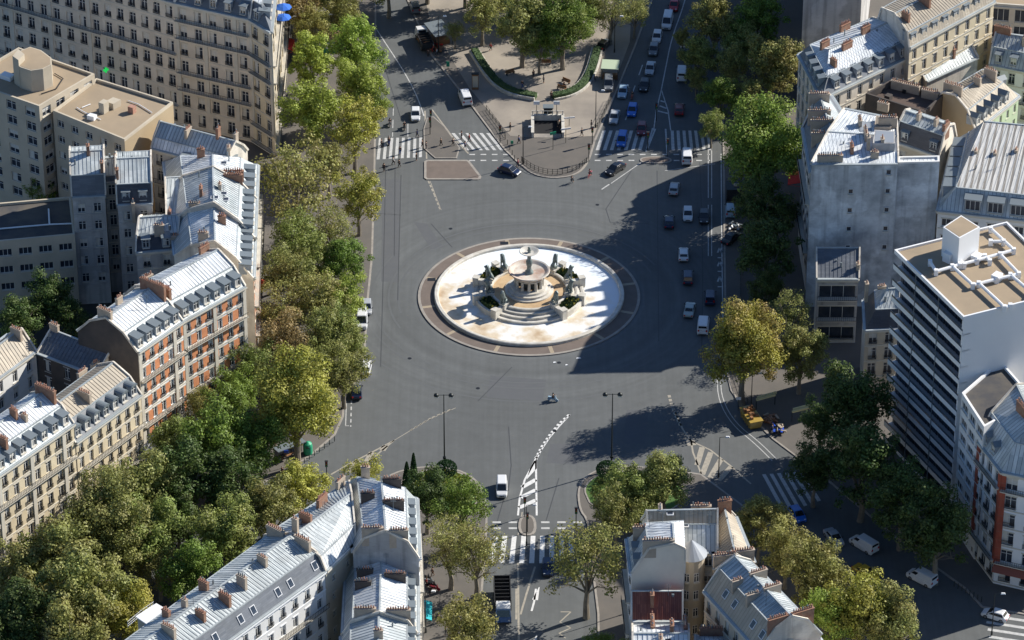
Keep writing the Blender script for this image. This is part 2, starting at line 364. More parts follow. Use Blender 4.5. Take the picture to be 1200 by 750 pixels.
slab('plaza_gravel', [(505, 30), (550, 104), (598, 160), (640, 163), (696, 160), (722, 92), (738, 50), (745, -85), (480, -85)], 'sand', z=.137, kerb=False)
E_edge = [(838, -90), (845, 60), (847, 180), (848, 300), (850, 430), (856, 458), (872, 482), (905, 515), (965, 560), (1060, 640), (1130, 690), (1150, 712), (1280, 735)]
slab('pavement', E_edge + [(1500, 735), (1500, -90)], 'pave')
SR = smooth_poly([(690, 640), (688, 610), (678, 598), (676, 570), (692, 553), (720, 546), (770, 548), (822, 556)], 2) + [(870, 592), (910, 636), (1000, 712), (1080, 800), (1090, 1000), (704, 1000), (700, 720)]
slab('pavement', SR, 'pave')
SL = smooth_poly([(400, 600), (440, 566), (470, 550), (510, 546), (545, 552), (566, 570), (572, 600), (570, 640)], 2) + [(560, 760), (555, 1000), (-200, 1000), (-60, 860), (120, 750), (250, 690), (330, 640)]
slab('pavement', SL, 'pave')
slab('traffic_island', [(497, 190), (500, 188), (547, 188), (550, 189), (564, 207), (563, 210), (560, 211), (500, 211), (497, 209)], 'brownpave', kw=.42)
slab('median_island', smooth_poly([(608, 604), (628, 604), (629, 628), (607, 628)], 2, True), 'pave', kw=.4)
slab('median_island', smooth_poly([(496, 140), (512, 136), (548, 186), (497, 186)], 1, True), 'pave', kw=.2)
slab('median_island', smooth_poly([(750, 184), (786, 184), (788, 192), (750, 192)], 2, True), 'brownpave', kw=.3)
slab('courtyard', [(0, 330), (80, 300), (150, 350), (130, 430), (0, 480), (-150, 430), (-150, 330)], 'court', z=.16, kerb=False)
slab('lawn', smooth_poly([(690, 590), (682, 572), (700, 556), (735, 552), (800, 560), (800, 600), (720, 612)], 2), 'grass', z=.20, kw=.25)
slab('lawn', smooth_poly([(470, 565), (490, 553), (520, 550), (548, 557), (560, 574), (558, 600), (470, 600)], 2), 'grass', z=.20, kw=.25)
# building courts in deep shade
# ---- painted markings: every kind one flat sheet lying 5 mm over the asphalt
class Paint(MB):
    Z = .006
    def line(s, px, wd, dash=None, world=False):
        pts = [Vector(p[:2]) for p in (px if world else [tuple(q) for q in PP(px)])]
        for a, b in zip(pts, pts[1:]):
            L_ = (b - a).length; d = (b - a) / L_; n = Vector((-d.y, d.x)) * wd / 2
            segs = [(0, L_)] if not dash else [(t, min(L_, t + dash[0])) for t in [i * (dash[0] + dash[1]) for i in range(int(L_ / (dash[0] + dash[1])) + 1)] if t < L_]
            for t0, t1 in segs:
                q = [a + d * t0 - n, a + d * t1 - n, a + d * t1 + n, a + d * t0 + n]
                s.face([(p.x, p.y, s.Z) for p in q])
    def stripes(s, tl, tr, bl, br, n, duty=.5, z=None):
        tl, tr, bl, br = [P(*q) for q in (tl, tr, bl, br)]
        for i in range(n):
            f0 = i / n; f1 = (i + duty) / n
            q = [bl.lerp(br, f0), bl.lerp(br, f1), tl.lerp(tr, f1), tl.lerp(tr, f0)]
            s.face([(p.x, p.y, z or s.Z) for p in q])
p = Paint()
p.stripes((424, 162), (498, 161), (420, 188), (498, 184), 11, .5)
p.stripes((529, 156), (578, 156), (546, 176), (594, 176), 6, .48)
p.stripes((706, 153), (762, 153), (698, 176), (756, 176), 7, .5)
p.stripes((786, 153), (834, 153), (787, 176), (838, 176), 7, .5)
struct(p.build('zebra_crossing', 'paint'))
p = Paint(); p.stripes((578, 628), (677, 628), (573, 660), (679, 660), 9, .5); p.Z = .006; struct(p.build('zebra_crossing', 'paintw'))
p = Paint(); p.stripes((893, 556), (945, 552), (918, 602), (966, 585), 6, .5)
for i in range(9):
    y0 = 712 + i * 8.5; p.line([(1153 + i * 1.5, y0), (1235, y0 + 12)], .62)
struct(p.build('zebra_crossing', 'paint'))
# bicycle crossings
p = Paint()
for y in (181, 188): p.line([(550, y), (603, y)], .35, (1.0, 1.0)); p.line([(697, y), (832, y)], .35, (1.0, 1.0))
for y in (612, 619): p.line([(577, y), (690, y)], .45, (1.3, 1.2))
for y in (172, 240): p.line([(830, y), (830, y + 60)], .14); p.line([(834, y), (834, y + 60)], .14)
p.line([(845, 180), (846, 300), (848, 428)], .18)
for y in (296, 312, 330): p.line([(841, y), (843.5, y - 6), (846, y)], .3); p.line([(841, y + 6), (846, y + 6)], .3)
p.line(smooth_poly([(840, 440), (842, 470), (858, 498), (885, 520), (905, 540)], 2), .14); p.line(smooth_poly([(844, 440), (846, 468), (862, 496), (890, 518), (910, 538)], 2), .14)
p.line([(406, 470), (405, 499), (409, 499)], .14); p.line([(412, 462), (411, 500)], .2, (1, .8))
# lane lines
p.line(smooth_poly([(426, 10), (448, 45), (470, 78), (487, 108), (497, 136)], 2), .18)
p.line([(461, 126), (460, 160)], .14, (3, 1.5)); p.line([(478, 145), (478, 160)], .14)
p.line(smooth_poly([(808, -20), (800, 10), (787, 45), (780, 80), (775, 105)], 2), .2)
p.line([(775, 105), (769, 130), (766, 153)], .2); p.line([(775, 105), (783, 130), (786, 153)], .2)
for a, b in (((777, 112), (778, 112)), ((774, 118), (780, 120)), ((773, 124), (781, 127)), ((771, 130), (783, 133))): p.line([a, b], .4)
p.line([(768, 151), (758, 176)], .3); p.line([(780, 151), (782, 180)], .3)
p.line([(753, 76), (740, 112)], .2, (4, 4)); p.line([(737, 128), (730, 150)], .2, (4, 3))
p.line([(752, 190), (716, 215)], .16); p.line([(714, 216), (705, 222)], .25); p.line([(779, 200), (838, 192)], .14)
p.line([(765, 150), (757, 178)], .3)
struct(p.build('lane_markings', 'paint'))
p = Paint()
p.line([(502, 212), (509, 228), (516, 246)], .3, (.9, .5)); p.line([(504, 212), (517, 246)], .1)
p.line([(498, 130), (500, 186)], .25); p.line([(506, 128), (530, 160), (549, 180)], .25)
p.line([(528, 480), (505, 490), (480, 505)], .32, (.6, .45)); p.line([(534, 478), (500, 493), (462, 516)], .12)
p.line([(462, 516), (432, 532), (405, 546), (388, 556)], .28); p.line([(462, 516), (445, 530), (420, 552), (405, 568)], .28)
for a, b in (((452, 522), (448, 528)), ((436, 530), (430, 541)), ((420, 539), (408, 553))): p.line([a, b], 1.0)
p.line([(784, 463), (787, 474), (792, 487), (798, 500)], .5, (.7, .45))
p.line([(790, 480), (800, 503), (810, 517)], .28); p.line([(810, 517), (832, 527), (855, 545), (880, 567)], .28); p.line([(810, 517), (812, 530), (822, 556), (828, 570)], .28)
for a, b in (((823, 524), (817, 545)), ((833, 530), (823, 556)), ((845, 538), (832, 560)), ((857, 547), (842, 563))): p.line([a, b], .9)
for a, b in (((808, 514), (811, 522)),): p.line([a, b], 1.4)
p.line([(607, 660), (608, 760)], .3); p.line([(627, 664), (617, 696), (610, 720)], .3)
p.line([(605, 690), (605, 726)], .3)
p.line([(612, 600), (607, 628)], .2)
# zigzag by the kerb and arrows
p.line([(657, 717), (669, 717), (656, 729), (669, 736), (655, 742), (663, 748)], .2)
struct(p.build('lane_markings', 'painty'))
p = Paint()
p.line([(667, 486), (655, 497), (645, 509), (636, 522), (628, 537)], .5, (.5, .6)); p.line([(668, 486), (655, 500), (644, 513), (634, 528), (627, 542)], .22)
q = [P(u_, v_) for u_, v_ in ((629, 533), (629, 549), (617, 562), (621, 549))]; p.face([(a.x, a.y, p.Z) for a in q][::-1])
p.line([(627, 540), (615, 562), (609, 584), (607, 604)], .3); p.line([(628, 540), (629, 604)], .3)
for i in range(3): y = 562 + i * 12; p.line([(628, y), (612 - i * 1.8, y + 9)], .8)
# stop line bowed across the lanes and turn arrows
p.line([(628, 690), (626, 705), (623, 716)], .3); 
for tip, tail in (((632, 688), (627, 703)), ((629, 744), (624, 760))):
    a = P(*tip); b = P(*tail); d = (a - b).normalized(); n = Vector((-d.y, d.x, 0)); p.face([(x.x, x.y, p.Z) for x in (a - n * .05, b - n * .45, b + n * .45, a + n * .05)][::-1])
struct(p.build('lane_markings', 'paintw'))
# patched asphalt rectangles
p = Paint(); p.Z = .003
for q in ([(485, 260), (500, 262), (520, 290), (505, 292)], [(575, 440), (640, 445), (636, 470), (570, 466)], [(735, 480), (760, 480), (756, 520), (730, 520)], [(448, 210), (470, 210), (466, 330), (447, 330)], [(645, 520), (690, 520), (676, 545), (640, 542)]):
    q = PP(q); p.face([(a.x, a.y, p.Z) for a in q][::-1])
struct(p.build('asphalt_patch', mat('patched_asphalt', (.088, .094, .102), .85, col2=(.10, .105, .112), scale=.6, amt=.4, detail=8)))
p = Paint(); p.Z = .0045
for l_ in ([(452, 196), (449, 330), (446, 430)], [(463, 196), (462, 300)], [(470, 205), (466, 352)], [(505, 262), (530, 290)], [(440, 250), (470, 252)], [(560, 470), (600, 430)], [(690, 520), (660, 545)], [(740, 200), (700, 260), (760, 262)], [(820, 190), (824, 300), (822, 420)], [(577, 640), (585, 600), (600, 560), (596, 500)], [(655, 560), (640, 610)], [(445, 60), (470, 140)], [(770, 200), (772, 400)]): p.line(smooth_poly(l_, 1) if len(l_) > 2 else l_, .16)
struct(p.build('asphalt_joints', mat('tar_sealed_joint', (.055, .058, .062), .6)))
p = Paint(); p.Z = .0038
for r_, a0, a1 in ((22, 20, 200), (23.6, 25, 210), (26.5, 150, 330), (28.1, 160, 330), (32, 190, 300)):
    p.line([(r_ * math.cos(R(a)), r_ * math.sin(R(a))) for a in range(a0, a1, 6)], .34, None, True)
struct(p.build('tyre_polished_tracks', mat('tyre_polished_asphalt', (.097, .103, .106), .7, col2=(.103, .110, .113), scale=.5, amt=.4)))
# small manhole covers, ring joints
p = Paint()
for u, v in ((528, 268), (700, 240), (560, 455), (650, 505), (480, 420), (655, 425)):
    c = P(u, v); p.face([(c.x + .35 * math.cos(k * .785), c.y + .35 * math.sin(k * .785), p.Z) for k in range(8)])
struct(p.build('manhole_covers', 'iron'))

# ------------------------------------------------------------------ fountain
FO = (0, 0, 0)
b = MB(); b.lathe([(18.65, -.05), (18.65, .16), (18.2, .166)], 96, mi=1); b.lathe([(18.2, .160), (15.6, .160)], 96, mi=0)
for a in range(0, 360, 30):
    a = R(a + 12); c, s_ = math.cos(a), math.sin(a); d = Vector((c, s_, 0)); n = Vector((-s_, c, 0)) * .32
    b.face([tuple(d * 16.05 - n + Vector((0, 0, .165))), tuple(d * 18.2 - n + Vector((0, 0, .165))), tuple(d * 18.2 + n + Vector((0, 0, .165))), tuple(d * 16.05 + n + Vector((0, 0, .165)))], 2)
for a, r_ in ((104, 17.3), (163, 17.2)):
    a = R(a); x, y = r_ * math.cos(a), r_ * math.sin(a); b.box(x - .7, x + .7, y - .5, y + .5, .1, .168, 3)
struct(b.build('fountain_surround', ['brownpave', 'kerb', mat('ring_joint_stone', (.34, .28, .20), .8), 'iron']))
ft = empty('fountain', FO); tag(ft, 'big round drained stone fountain with two bowls in the middle of the square', 'fountain')
b = MB(); b.lathe([(15.95, .1), (15.95, .62), (15.8, .72), (15.35, .72), (15.2, .62), (15.2, .12)], 96); b.build('basin_wall', 'stonew', ft, smooth=False)
b = MB(); b.face([(15.25 * math.cos(k * math.pi / 48), 15.25 * math.sin(k * math.pi / 48), .22) for k in range(96)]); b.build('basin_floor', 'basin', ft)
b = MB(); b.lathe([(6.7, .22), (6.7, 1.55), (6.45, 1.62), (6.2, 1.55), (6.2, 1.15)], 72, mi=0); b.face([(6.25 * math.cos(k * math.pi / 36), 6.25 * math.sin(k * math.pi / 36), 1.2) for k in range(72)], 1)
b.build('raised_pool', ['stonew', 'inner_pool'], ft)
GA = [35, 145, 215, 325]; HW = 17.5
for k, (a0, a1) in enumerate(((-17.5, 17.5), (52.5, 127.5), (162.5, 197.5), (232.5, 307.5))):
    b = MB()
    prof = [(9.25, .2), (9.25, .55), (8.75, .58), (8.7, .2), (8.7, .55)]
    b.lathe([(9.3, .2), (9.3, .62), (9.05, .66), (8.75, .6), (8.7, .42), (8.3, .45), (8.3, .86), (8.05, .9), (7.8, .84), (7.75, .7), (7.4, .72), (7.4, 1.14), (7.15, 1.18), (6.95, 1.1), (6.9, .98), (6.69, 1.0)], 24, a0=R(a0), a1=R(a1))
    b.build('cascade_steps', 'stonew', ft)
for ga in GA:
    b = MB()
    for sgn in (-1, 1):
        a = R(ga + sgn * HW); d = Vector((math.cos(a), math.sin(a), 0))
        b.bar(d * 6.5, d * 9.5, .75, .2, 1.75); 
        for rr, s2, zt in ((6.9, 1.15, 2.0), (9.3, 1.0, 1.25 + .75)):
            c = d * rr; n = Vector((-d.y, d.x, 0))
            ring = [c - d * s2 / 2 - n * s2 / 2, c + d * s2 / 2 - n * s2 / 2, c + d * s2 / 2 + n * s2 / 2, c - d * s2 / 2 + n * s2 / 2]
            b.hexa([(q.x, q.y, .2) for q in ring], [(q.x, q.y, zt) for q in ring])
            r2 = [c + (q - c) * 1.14 for q in ring]; b.hexa([(q.x, q.y, zt) for q in r2], [(q.x, q.y, zt + .12) for q in r2])
    b.lathe([(9.45, .2), (9.45, 1.25), (9.05, 1.3), (9.05, .9)], 12, a0=R(ga - HW), a1=R(ga + HW))
    pl = b.build('planter', 'stonew', ft)
    b = MB(); b.lathe([(9.05, 1.0), (6.7, 1.0)], 8, a0=R(ga - HW), a1=R(ga + HW), mi=0)
    rnd = random.Random(int(ga))
    for i in range(240):
        a = R(ga + rnd.uniform(-14, 14)); r_ = rnd.uniform(7.0, 8.95); x, y = r_ * math.cos(a), r_ * math.sin(a); h = rnd.uniform(.15, .75) * (1.3 if ga < 180 else 1)
        yel = rnd.random() < (.16 if r_ > 8 else .04)
        for q in range(3):
            t = rnd.uniform(0, 6.28); s2 = .16; b.face([(x - s2 * math.cos(t), y - s2 * math.sin(t), 1 + h * .5 - .1), (x + s2 * math.cos(t), y + s2 * math.sin(t), 1 + h * .5 - .1), (x + s2 * math.cos(t) + .05, y + s2 * math.sin(t), 1.1 + h), (x - s2 * math.cos(t), y - s2 * math.sin(t), 1.12 + h)], 2 if yel else 1)
    b.build('planting', ['court', 'hedge', mat('yellow_flowers', (.6, .5, .1), .8)], pl)
# centre: drum, colonnade, big bowl, stem, small bowl
b = MB(); b.lathe([(4.1, 1.1), (4.1, 1.45), (3.6, 1.5), (3.6, 1.85), (3.1, 1.9), (3.0, 2.2), (2.0, 2.25)], 48)
for k in range(12):
    a = k * math.pi / 6; x, y = 2.25 * math.cos(a), 2.25 * math.sin(a); b.tube((x, y, 2.2), (x, y, 4.0), .28, .22, 8)
b.lathe([(1.55, 2.2), (1.4, 4.0)], 24, mi=1); b.lathe([(2.6, 3.95), (2.7, 4.15), (2.4, 4.3)], 48)
b.build('base', ['stonew', mat('shaded_bronze', (.05, .06, .06), .6)], ft)
b = MB(); b.lathe([(2.3, 4.15), (2.9, 4.45), (3.35, 4.95), (3.5, 5.1), (3.42, 5.22), (3.15, 5.15), (2.6, 4.8), (1.2, 4.62), (.1, 4.6)], 64, mi=0)
for k in range(16):
    a = k * math.pi / 8; b.box(3.4 * math.cos(a) - .12, 3.4 * math.cos(a) + .12, 3.4 * math.sin(a) - .12, 3.4 * math.sin(a) + .12, 4.86, 5.08)
b.build('large_bowl', [mat('bowl_stone', (.60, .58, .52), .7, col2=(.42, .27, .20), scale=.55, amt=.3)], ft, smooth=False)
b = MB(); b.lathe([(.75, 4.6), (.7, 4.95), (.42, 5.15), (.36, 5.9), (.5, 6.2), (.55, 6.9), (.34, 7.3), (.3, 7.9), (.55, 8.2), (.6, 8.35)], 16); b.build('stem', 'bronze', ft, smooth=True)
b = MB(); b.lathe([(.3, 8.25), (1.0, 8.4), (1.45, 8.68), (1.68, 8.85), (1.6, 8.92), (1.35, 8.84), (.8, 8.62), (.05, 8.55)], 40); b.build('small_bowl', 'stonew', ft)
b = MB(); b.lathe([(.3, 8.55), (.22, 8.8), (.36, 9.0), (.18, 9.3), (.24, 9.5), (.02, 9.7)], 12); b.build('finial', 'bronze', ft, smooth=True)

def skin_mesh(name, verts, edges, radii, root=0, sub=1, mats=('bronze',)):
    me = bpy.data.meshes.new(name); me.from_pydata(verts, edges, []); o = bpy.data.objects.new(name, me); COL.objects.link(o)
    o.modifiers.new('s', 'SKIN'); me.skin_vertices[0].data[0].use_root = False
    for i, r in enumerate(radii): me.skin_vertices[0].data[i].radius = (r, r) if isinstance(r, (int, float)) else r
    me.skin_vertices[0].data[root].use_root = True
    if sub: s = o.modifiers.new('u', 'SUBSURF'); s.levels = sub; s.render_levels = sub
    dg = bpy.context.evaluated_depsgraph_get(); m2 = bpy.data.meshes.new_from_object(o.evaluated_get(dg)); m2.name = name
    bpy.data.objects.remove(o); bpy.data.meshes.remove(me)
    m2.materials.clear()
    for q in mats: m2.materials.append(M[q] if isinstance(q, str) else q)
    m2.polygons.foreach_set('use_smooth', [True] * len(m2.polygons)); m2.update()
    return m2
# seated lion looking along +x
V = [(-.5, 0, .45), (-.15, 0, .85), (.2, 0, 1.35), (.35, 0, 1.75), (.45, 0, 2.08), (.80, 0, 2.02), (.97, 0, 1.97),      # 0-6 spine, neck, head, muzzle
     (-.35, .3, .45), (.1, .38, .5), (.05, .38, .12), (.45, .38, .08), (-.35, -.3, .45), (.1, -.38, .5), (.05, -.38, .12), (.45, -.38, .08),
     (.38, .24, 1.15), (.45, .24, .6), (.45, .24, .12), (.65, .24, .08), (.38, -.24, 1.15), (.45, -.24, .6), (.45, -.24, .12), (.65, -.24, .08),
     (-.85, .1, .15), (-.75, .4, .1), (-.4, .6, .1), (.38, .2, 2.34), (.38, -.2, 2.34)]
E = [(0, 1), (1, 2), (2, 3), (3, 4), (4, 5), (5, 6), (0, 7), (7, 8), (8, 9), (9, 10), (0, 11), (11, 12), (12, 13), (13, 14), (2, 15), (15, 16), (16, 17), (17, 18), (2, 19), (19, 20), (20, 21), (21, 22), (0, 23), (23, 24), (24, 25), (4, 26), (4, 27)]
Rr = [.32, .27, .32, .34, .27, .17, .12, .22, .20, .12, .12, .22, .20, .13, .13, .2, .13, .12, .13, .2, .13, .12, .13, .09, .06, .09, .07, .07]
LION = skin_mesh('lion', V, E, Rr)
lw = {(35, -1): 'bronze lion at the front corner of the back right planter of the fountain', (35, 1): 'bronze lion nearest the back on the right side of the fountain bowls',
      (145, -1): 'bronze lion nearest the back on the left side of the fountain bowls', (145, 1): 'bronze lion at the front corner of the back left planter of the fountain',
      (215, -1): 'leftmost bronze lion of the front left planter of the fountain', (215, 1): 'bronze lion beside the front steps on the left planter of the fountain',
      (325, -1): 'bronze lion beside the front steps on the right planter of the fountain', (325, 1): 'rightmost bronze lion of the front right planter of the fountain'}
for ga in GA:
    for sgn in (-1, 1):
        a = R(ga + sgn * HW); o = inst('lion_statue', LION, None, (6.95 * math.cos(a), 6.95 * math.sin(a), 2.12), a); o.scale = (1.0, 1.0, 1.12)
        tag(o, lw[(ga, sgn)], 'lion statue', 'bronze lions sitting round the fountain')
# ------------------------------------------------------------------ shared building pieces (local: x along the facade, -y outwards, z up, origin at sill centre on the wall plane)
def win_mesh(w_, h, kind='double', variant=0, rec=.22):
    b = MB(); fw = .07
    y0, y1 = rec - .02, rec + .06
    b.box(-w_ / 2, -w_ / 2 + fw, y0, y1, 0, h, 0); b.box(w_ / 2 - fw, w_ / 2, y0, y1, 0, h, 0)
    b.box(-w_ / 2 + fw, w_ / 2 - fw, y0, y1, 0, fw, 0); b.box(-w_ / 2 + fw, w_ / 2 - fw, y0, y1, h - fw, h, 0)
    if kind == 'double': b.box(-.05, .05, y0 - .01, y1, fw, h - fw, 0); b.box(-w_ / 2 + fw, w_ / 2 - fw, y0, y1 - .01, h * .68, h * .68 + .06, 0)
    if kind == 'wide':
        for q in (-w_ / 6, w_ / 6): b.box(q - .04, q + .04, y0 - .01, y1, fw, h - fw, 0)
    b.face([(-w_ / 2, y1 - .02, 0), (w_ / 2, y1 - .02, 0), (w_ / 2, y1 - .02, h), (-w_ / 2, y1 - .02, h)], 1)
    if variant == 1: b.face([(-w_ / 2 + .03, y1 - .04, h * .45), (w_ / 2 - .03, y1 - .04, h * .45), (w_ / 2 - .03, y1 - .04, h - .02), (-w_ / 2 + .03, y1 - .04, h - .02)], 2)
    if variant == 2: b.face([(-w_ / 2 + .03, y1 - .04, .05), (-.1, y1 - .04, .05), (-.1, y1 - .04, h - .02), (-w_ / 2 + .03, y1 - .04, h - .02)], 2)
    b.box(-w_ / 2 - .06, w_ / 2 + .06, -.10, rec - .02, -.10, -.005, 3)
    return b.build('window', ['wframe', 'glass', 'blind', 'trim'], link=False)
def rail_mesh(w_, h=.75):
    b = MB(); y = -.14
    b.box(-w_ / 2, w_ / 2, y - .025, y + .025, h - .05, h); b.box(-w_ / 2, w_ / 2, y - .02, y + .02, .05, .09)
    n = int(w_ / .14)
    for i in range(n + 1):
        x = -w_ / 2 + w_ * i / n; b.box(x - .022, x + .022, y - .02, y + .02, .09, h - .05)
    return b.build('railing', 'iron', link=False)
_wc = {}
def winm(w_, h, kind, var):
    k = (round(w_, 2), round(h, 2), kind, var)
    if k not in _wc: _wc[k] = win_mesh(w_, h, kind, var)
    return _wc[k]
_rc = {}
def railm(w_):
    k = round(w_, 2)
    if k not in _rc: _rc[k] = rail_mesh(w_)
    return _rc[k]

def facade(bld, wall, org, A, B, z0, z1, sp, wmi=0):
    """wall with real openings from A to B (outside on the right of A->B); sp: spec dict"""
    A = Vector((A[0], A[1], 0)); B = Vector((B[0], B[1], 0)); L = (B - A).length; d = (B - A) / L; n = Vector((d.y, -d.x, 0)); rz = math.atan2(d.y, d.x)
    def pt(x, z, o=0): q = A + d * x + n * o; return (q.x, q.y, z)
    kind = sp.get('k', 'win')
    if kind == 'blank' or L < 1.6:
        pts = [pt(0, z0), pt(L, z0), pt(L, z1), pt(0, z1)]; wall.face(pts, wmi, uvq(pts)); 
        for x, z in sp.get('small', []):  # tiny openings in party walls
            q = A + d * x * L; o = inst('window', winm(.8, .9, 'single', 0), bld, (q + n * .33 + Vector((0, 0, z0 + (z1 - z0) * z))) - org, rz)
        return
    gf = sp.get('gf', 3.9); st = sp.get('st', 3.15); rows = max(1, int(round((z1 - z0 - gf) / st))); st = (z1 - z0 - gf - .25) / rows
    ww, wh = sp.get('w', 1.15), min(sp.get('h', 2.05), st - .55); pitch = sp.get('p', 2.7); cols = max(1, int(round(L / pitch))); cw = L / cols
    if sp.get('gfrow', False): levels = [(z0 + .9, 2.4)]
    else: levels = []
    for r in range(rows): levels.append((z0 + gf + r * st + sp.get('sill', .55), wh))
    if sp.get('minrow'): levels = levels[sp['minrow']:]
    xs = [cw * (c + .5) for c in range(cols)]
    zc = z0; bri = sp.get('brick')
    def q(x0, x1, a, c, mi=wmi):
        pts = [pt(x0, a), pt(x1, a), pt(x1, c), pt(x0, c)]; wall.face(pts, mi, [(x0, a), (x1, a), (x1, c), (x0, c)])
    for (za, h_) in levels:
        q(0, L, zc, za)
        x = 0
        for c, xc in enumerate(xs):
            q(x, xc - ww / 2, za, za + h_, 2 if bri else wmi); x0, x1 = xc - ww / 2, xc + ww / 2
            for (pa, pb) in (((x0, za), (x0, za + h_)), ((x1, za + h_), (x1, za))):
                wall.face([pt(pa[0], pa[1]), pt(pa[0], pa[1], -.24), pt(pb[0], pb[1], -.24), pt(pb[0], pb[1])], wmi)
            wall.face([pt(x0, za + h_), pt(x0, za + h_, -.24), pt(x1, za + h_, -.24), pt(x1, za + h_)], wmi); wall.face([pt(x1, za), pt(x1, za, -.24), pt(x0, za, -.24), pt(x0, za)], wmi)
            x = x1
        q(x, L, za, za + h_, 2 if bri else wmi); zc = za + h_
    q(0, L, zc, z1)
    # storey bands, proud of the wall
    for li, (za, h_) in enumerate(levels):
        if sp.get('band', True): wall.beam(pt(.02, za - .35, .05), pt(L - .02, za - .35, .05), .1, .18, 1)
        if sp.get('surround', True):
            for xc in xs: wall.beam(pt(xc - ww / 2 - .12, za + h_ + .12, .035), pt(xc + ww / 2 + .12, za + h_ + .12, .035), .07, .2, 1)
    if sp.get('piers'):
        for c in range(0, cols + 1, sp['piers']):
            x = min(max(cw * c, .3), L - .3); wall.beam(pt(x, z0 + gf, .08), pt(x, z1 - .3, .08), sp.get('pw', .7), .16, sp.get('piermi', 1), up=tuple(n))
    if sp.get('cornice', True):
        wall.beam(pt(-.15, z1 - .12, .2), pt(L + .15, z1 - .12, .2), .42, .24, 1); wall.beam(pt(-.1, z1 - .42, .08), pt(L + .1, z1 - .42, .08), .18, .2, 1)
    rnd = random.Random(int(L * 100)); tall = sp.get('balc', (1, rows - 2))
    for li, (za, h_) in enumerate(levels):
        for c, xc in enumerate(xs):
            pos = A + d * xc; v = rnd.choice((0, 0, 0, 1, 2)) if sp.get('kind', 'double') != 'wide' else 0
            o = inst('window', winm(ww, h_, sp.get('kind', 'double'), v), bld, Vector((pos.x, pos.y, za)) - org, rz)
            if sp.get('rail', True) and not (li in tall and sp.get('longbalc', True)): inst('railing', railm(ww), o)
        if li in tall and sp.get('longbalc', True) and sp.get('rail', True):
            bb = MB(); y = za - .12
            bb.beam(pt(.1, y, .4), pt(L - .1, y, .4), .8, .16, 1)
            for hh in (.9, .12): bb.beam(pt(.1, y + hh, .76), pt(L - .1, y + hh, .76), .05, .05, 0)
            k = int(L / .35)
            for i in range(k + 1): x = .12 + (L - .24) * i / k; bb.beam(pt(x, y + .08, .76), pt(x, y + .9, .76), .05, .05, 0)
            for xc in xs:
                for s_ in (-.5, .5): bb.beam(pt(xc + s_ * cw * .7, y - .3, .04), pt(xc + s_ * cw * .7, y - .1, .6), .2, .25, 1)
            bb.build('balcony', ['iron', 'trim'], bld, origin=org)

def chimney_mesh(n, h=1.3, down=3.0, brick=False, tall=.5, w_=.5):
    b = MB(); L = n * .36 + .2; b.box(-L / 2, L / 2, -w_ / 2, w_ / 2, -down, h, 0); b.box(-L / 2 - .07, L / 2 + .07, -w_ / 2 - .07, w_ / 2 + .07, h, h + .12, 0)
    rnd = random.Random(n * 7 + int(h * 10))
    for i in range(n):
        x = (i - (n - 1) / 2) * .36; t = tall * rnd.uniform(.7, 1.3); r_ = .12
        metal = rnd.random() < .12
        b.tube((x, 0, h + .12), (x, 0, h + .12 + t), r_, r_ * .78, 6, 2 if metal else 1)
        if rnd.random() < .3: b.tube((x, 0, h + .12 + t), (x, 0, h + .3 + t), r_ * 1.25, r_ * .3, 6, 2)
    return b.build('chimney', [brick if isinstance(brick, str) else 'stackbrick' if brick else 'stack', 'terracotta', 'zinc'], link=False)
_cc = {}
def chim(n, h=1.3, down=3.0, brick=False, w_=.55):
    k = (n, round(h, 1), down, brick, w_)
    if k not in _cc: _cc[k] = chimney_mesh(n, h, down, brick, w_=w_)
    return _cc[k]
def dormer_mesh(kind='box', zinc='zinc', w_=1.35, h=1.75, dep=2.0):
    b = MB(); t = .09
    b.box(-w_ / 2, -w_ / 2 + .13, 0, dep, 0, h, 0); b.box(w_ / 2 - .13, w_ / 2, 0, dep, 0, h, 0)
    b.box(-w_ / 2 + .13, w_ / 2 - .13, .02, .1, 0, .18, 0); b.box(-w_ / 2 + .13, w_ / 2 - .13, .02, .1, h - .14, h, 0)
    if kind == 'box': b.hexa([(-w_ / 2 - .12, -.15, h), (w_ / 2 + .12, -.15, h), (w_ / 2 + .12, dep, h + .25), (-w_ / 2 - .12, dep, h + .25)], [(-w_ / 2 - .12, -.15, h + t), (w_ / 2 + .12, -.15, h + t), (w_ / 2 + .12, dep, h + .25 + t), (-w_ / 2 - .12, dep, h + .25 + t)], 1)
    elif kind == 'round':
        pr = [(math.cos(a) * (w_ / 2 + .12), h - .02 + math.sin(a) * .45) for a in [math.pi * i / 8 for i in range(9)]]
        b.hexa([(x, -.12, z) for x, z in pr], [(x, dep, z) for x, z in pr], 1)
    else:
        b.hexa([(-w_ / 2 - .15, -.12, h), (w_ / 2 + .15, -.12, h), (0, -.12, h + .6)], [(-w_ / 2 - .15, dep, h), (w_ / 2 + .15, dep, h), (0, dep, h + .6)], 1)
    return b.build('dormer', ['dormer', zinc], link=False)
_dc = {}
def dorm(kind, zinc):
    if kind == 'wide' and (kind, zinc) not in _dc: _dc[(kind, zinc)] = dormer_mesh('box', zinc, 2.7, 2.2, 2.6)
    if (kind, zinc) not in _dc: _dc[(kind, zinc)] = dormer_mesh(kind, zinc)
    return _dc[(kind, zinc)]
def skylight_mesh():
    b = MB(); b.box(-.5, .5, -.65, .65, -.02, .09, 0); b.box(-.41, .41, -.56, .56, .09, .10, 1); return b.build('skylight', ['trimw', 'glass'], link=False)
SKYL = skylight_mesh()

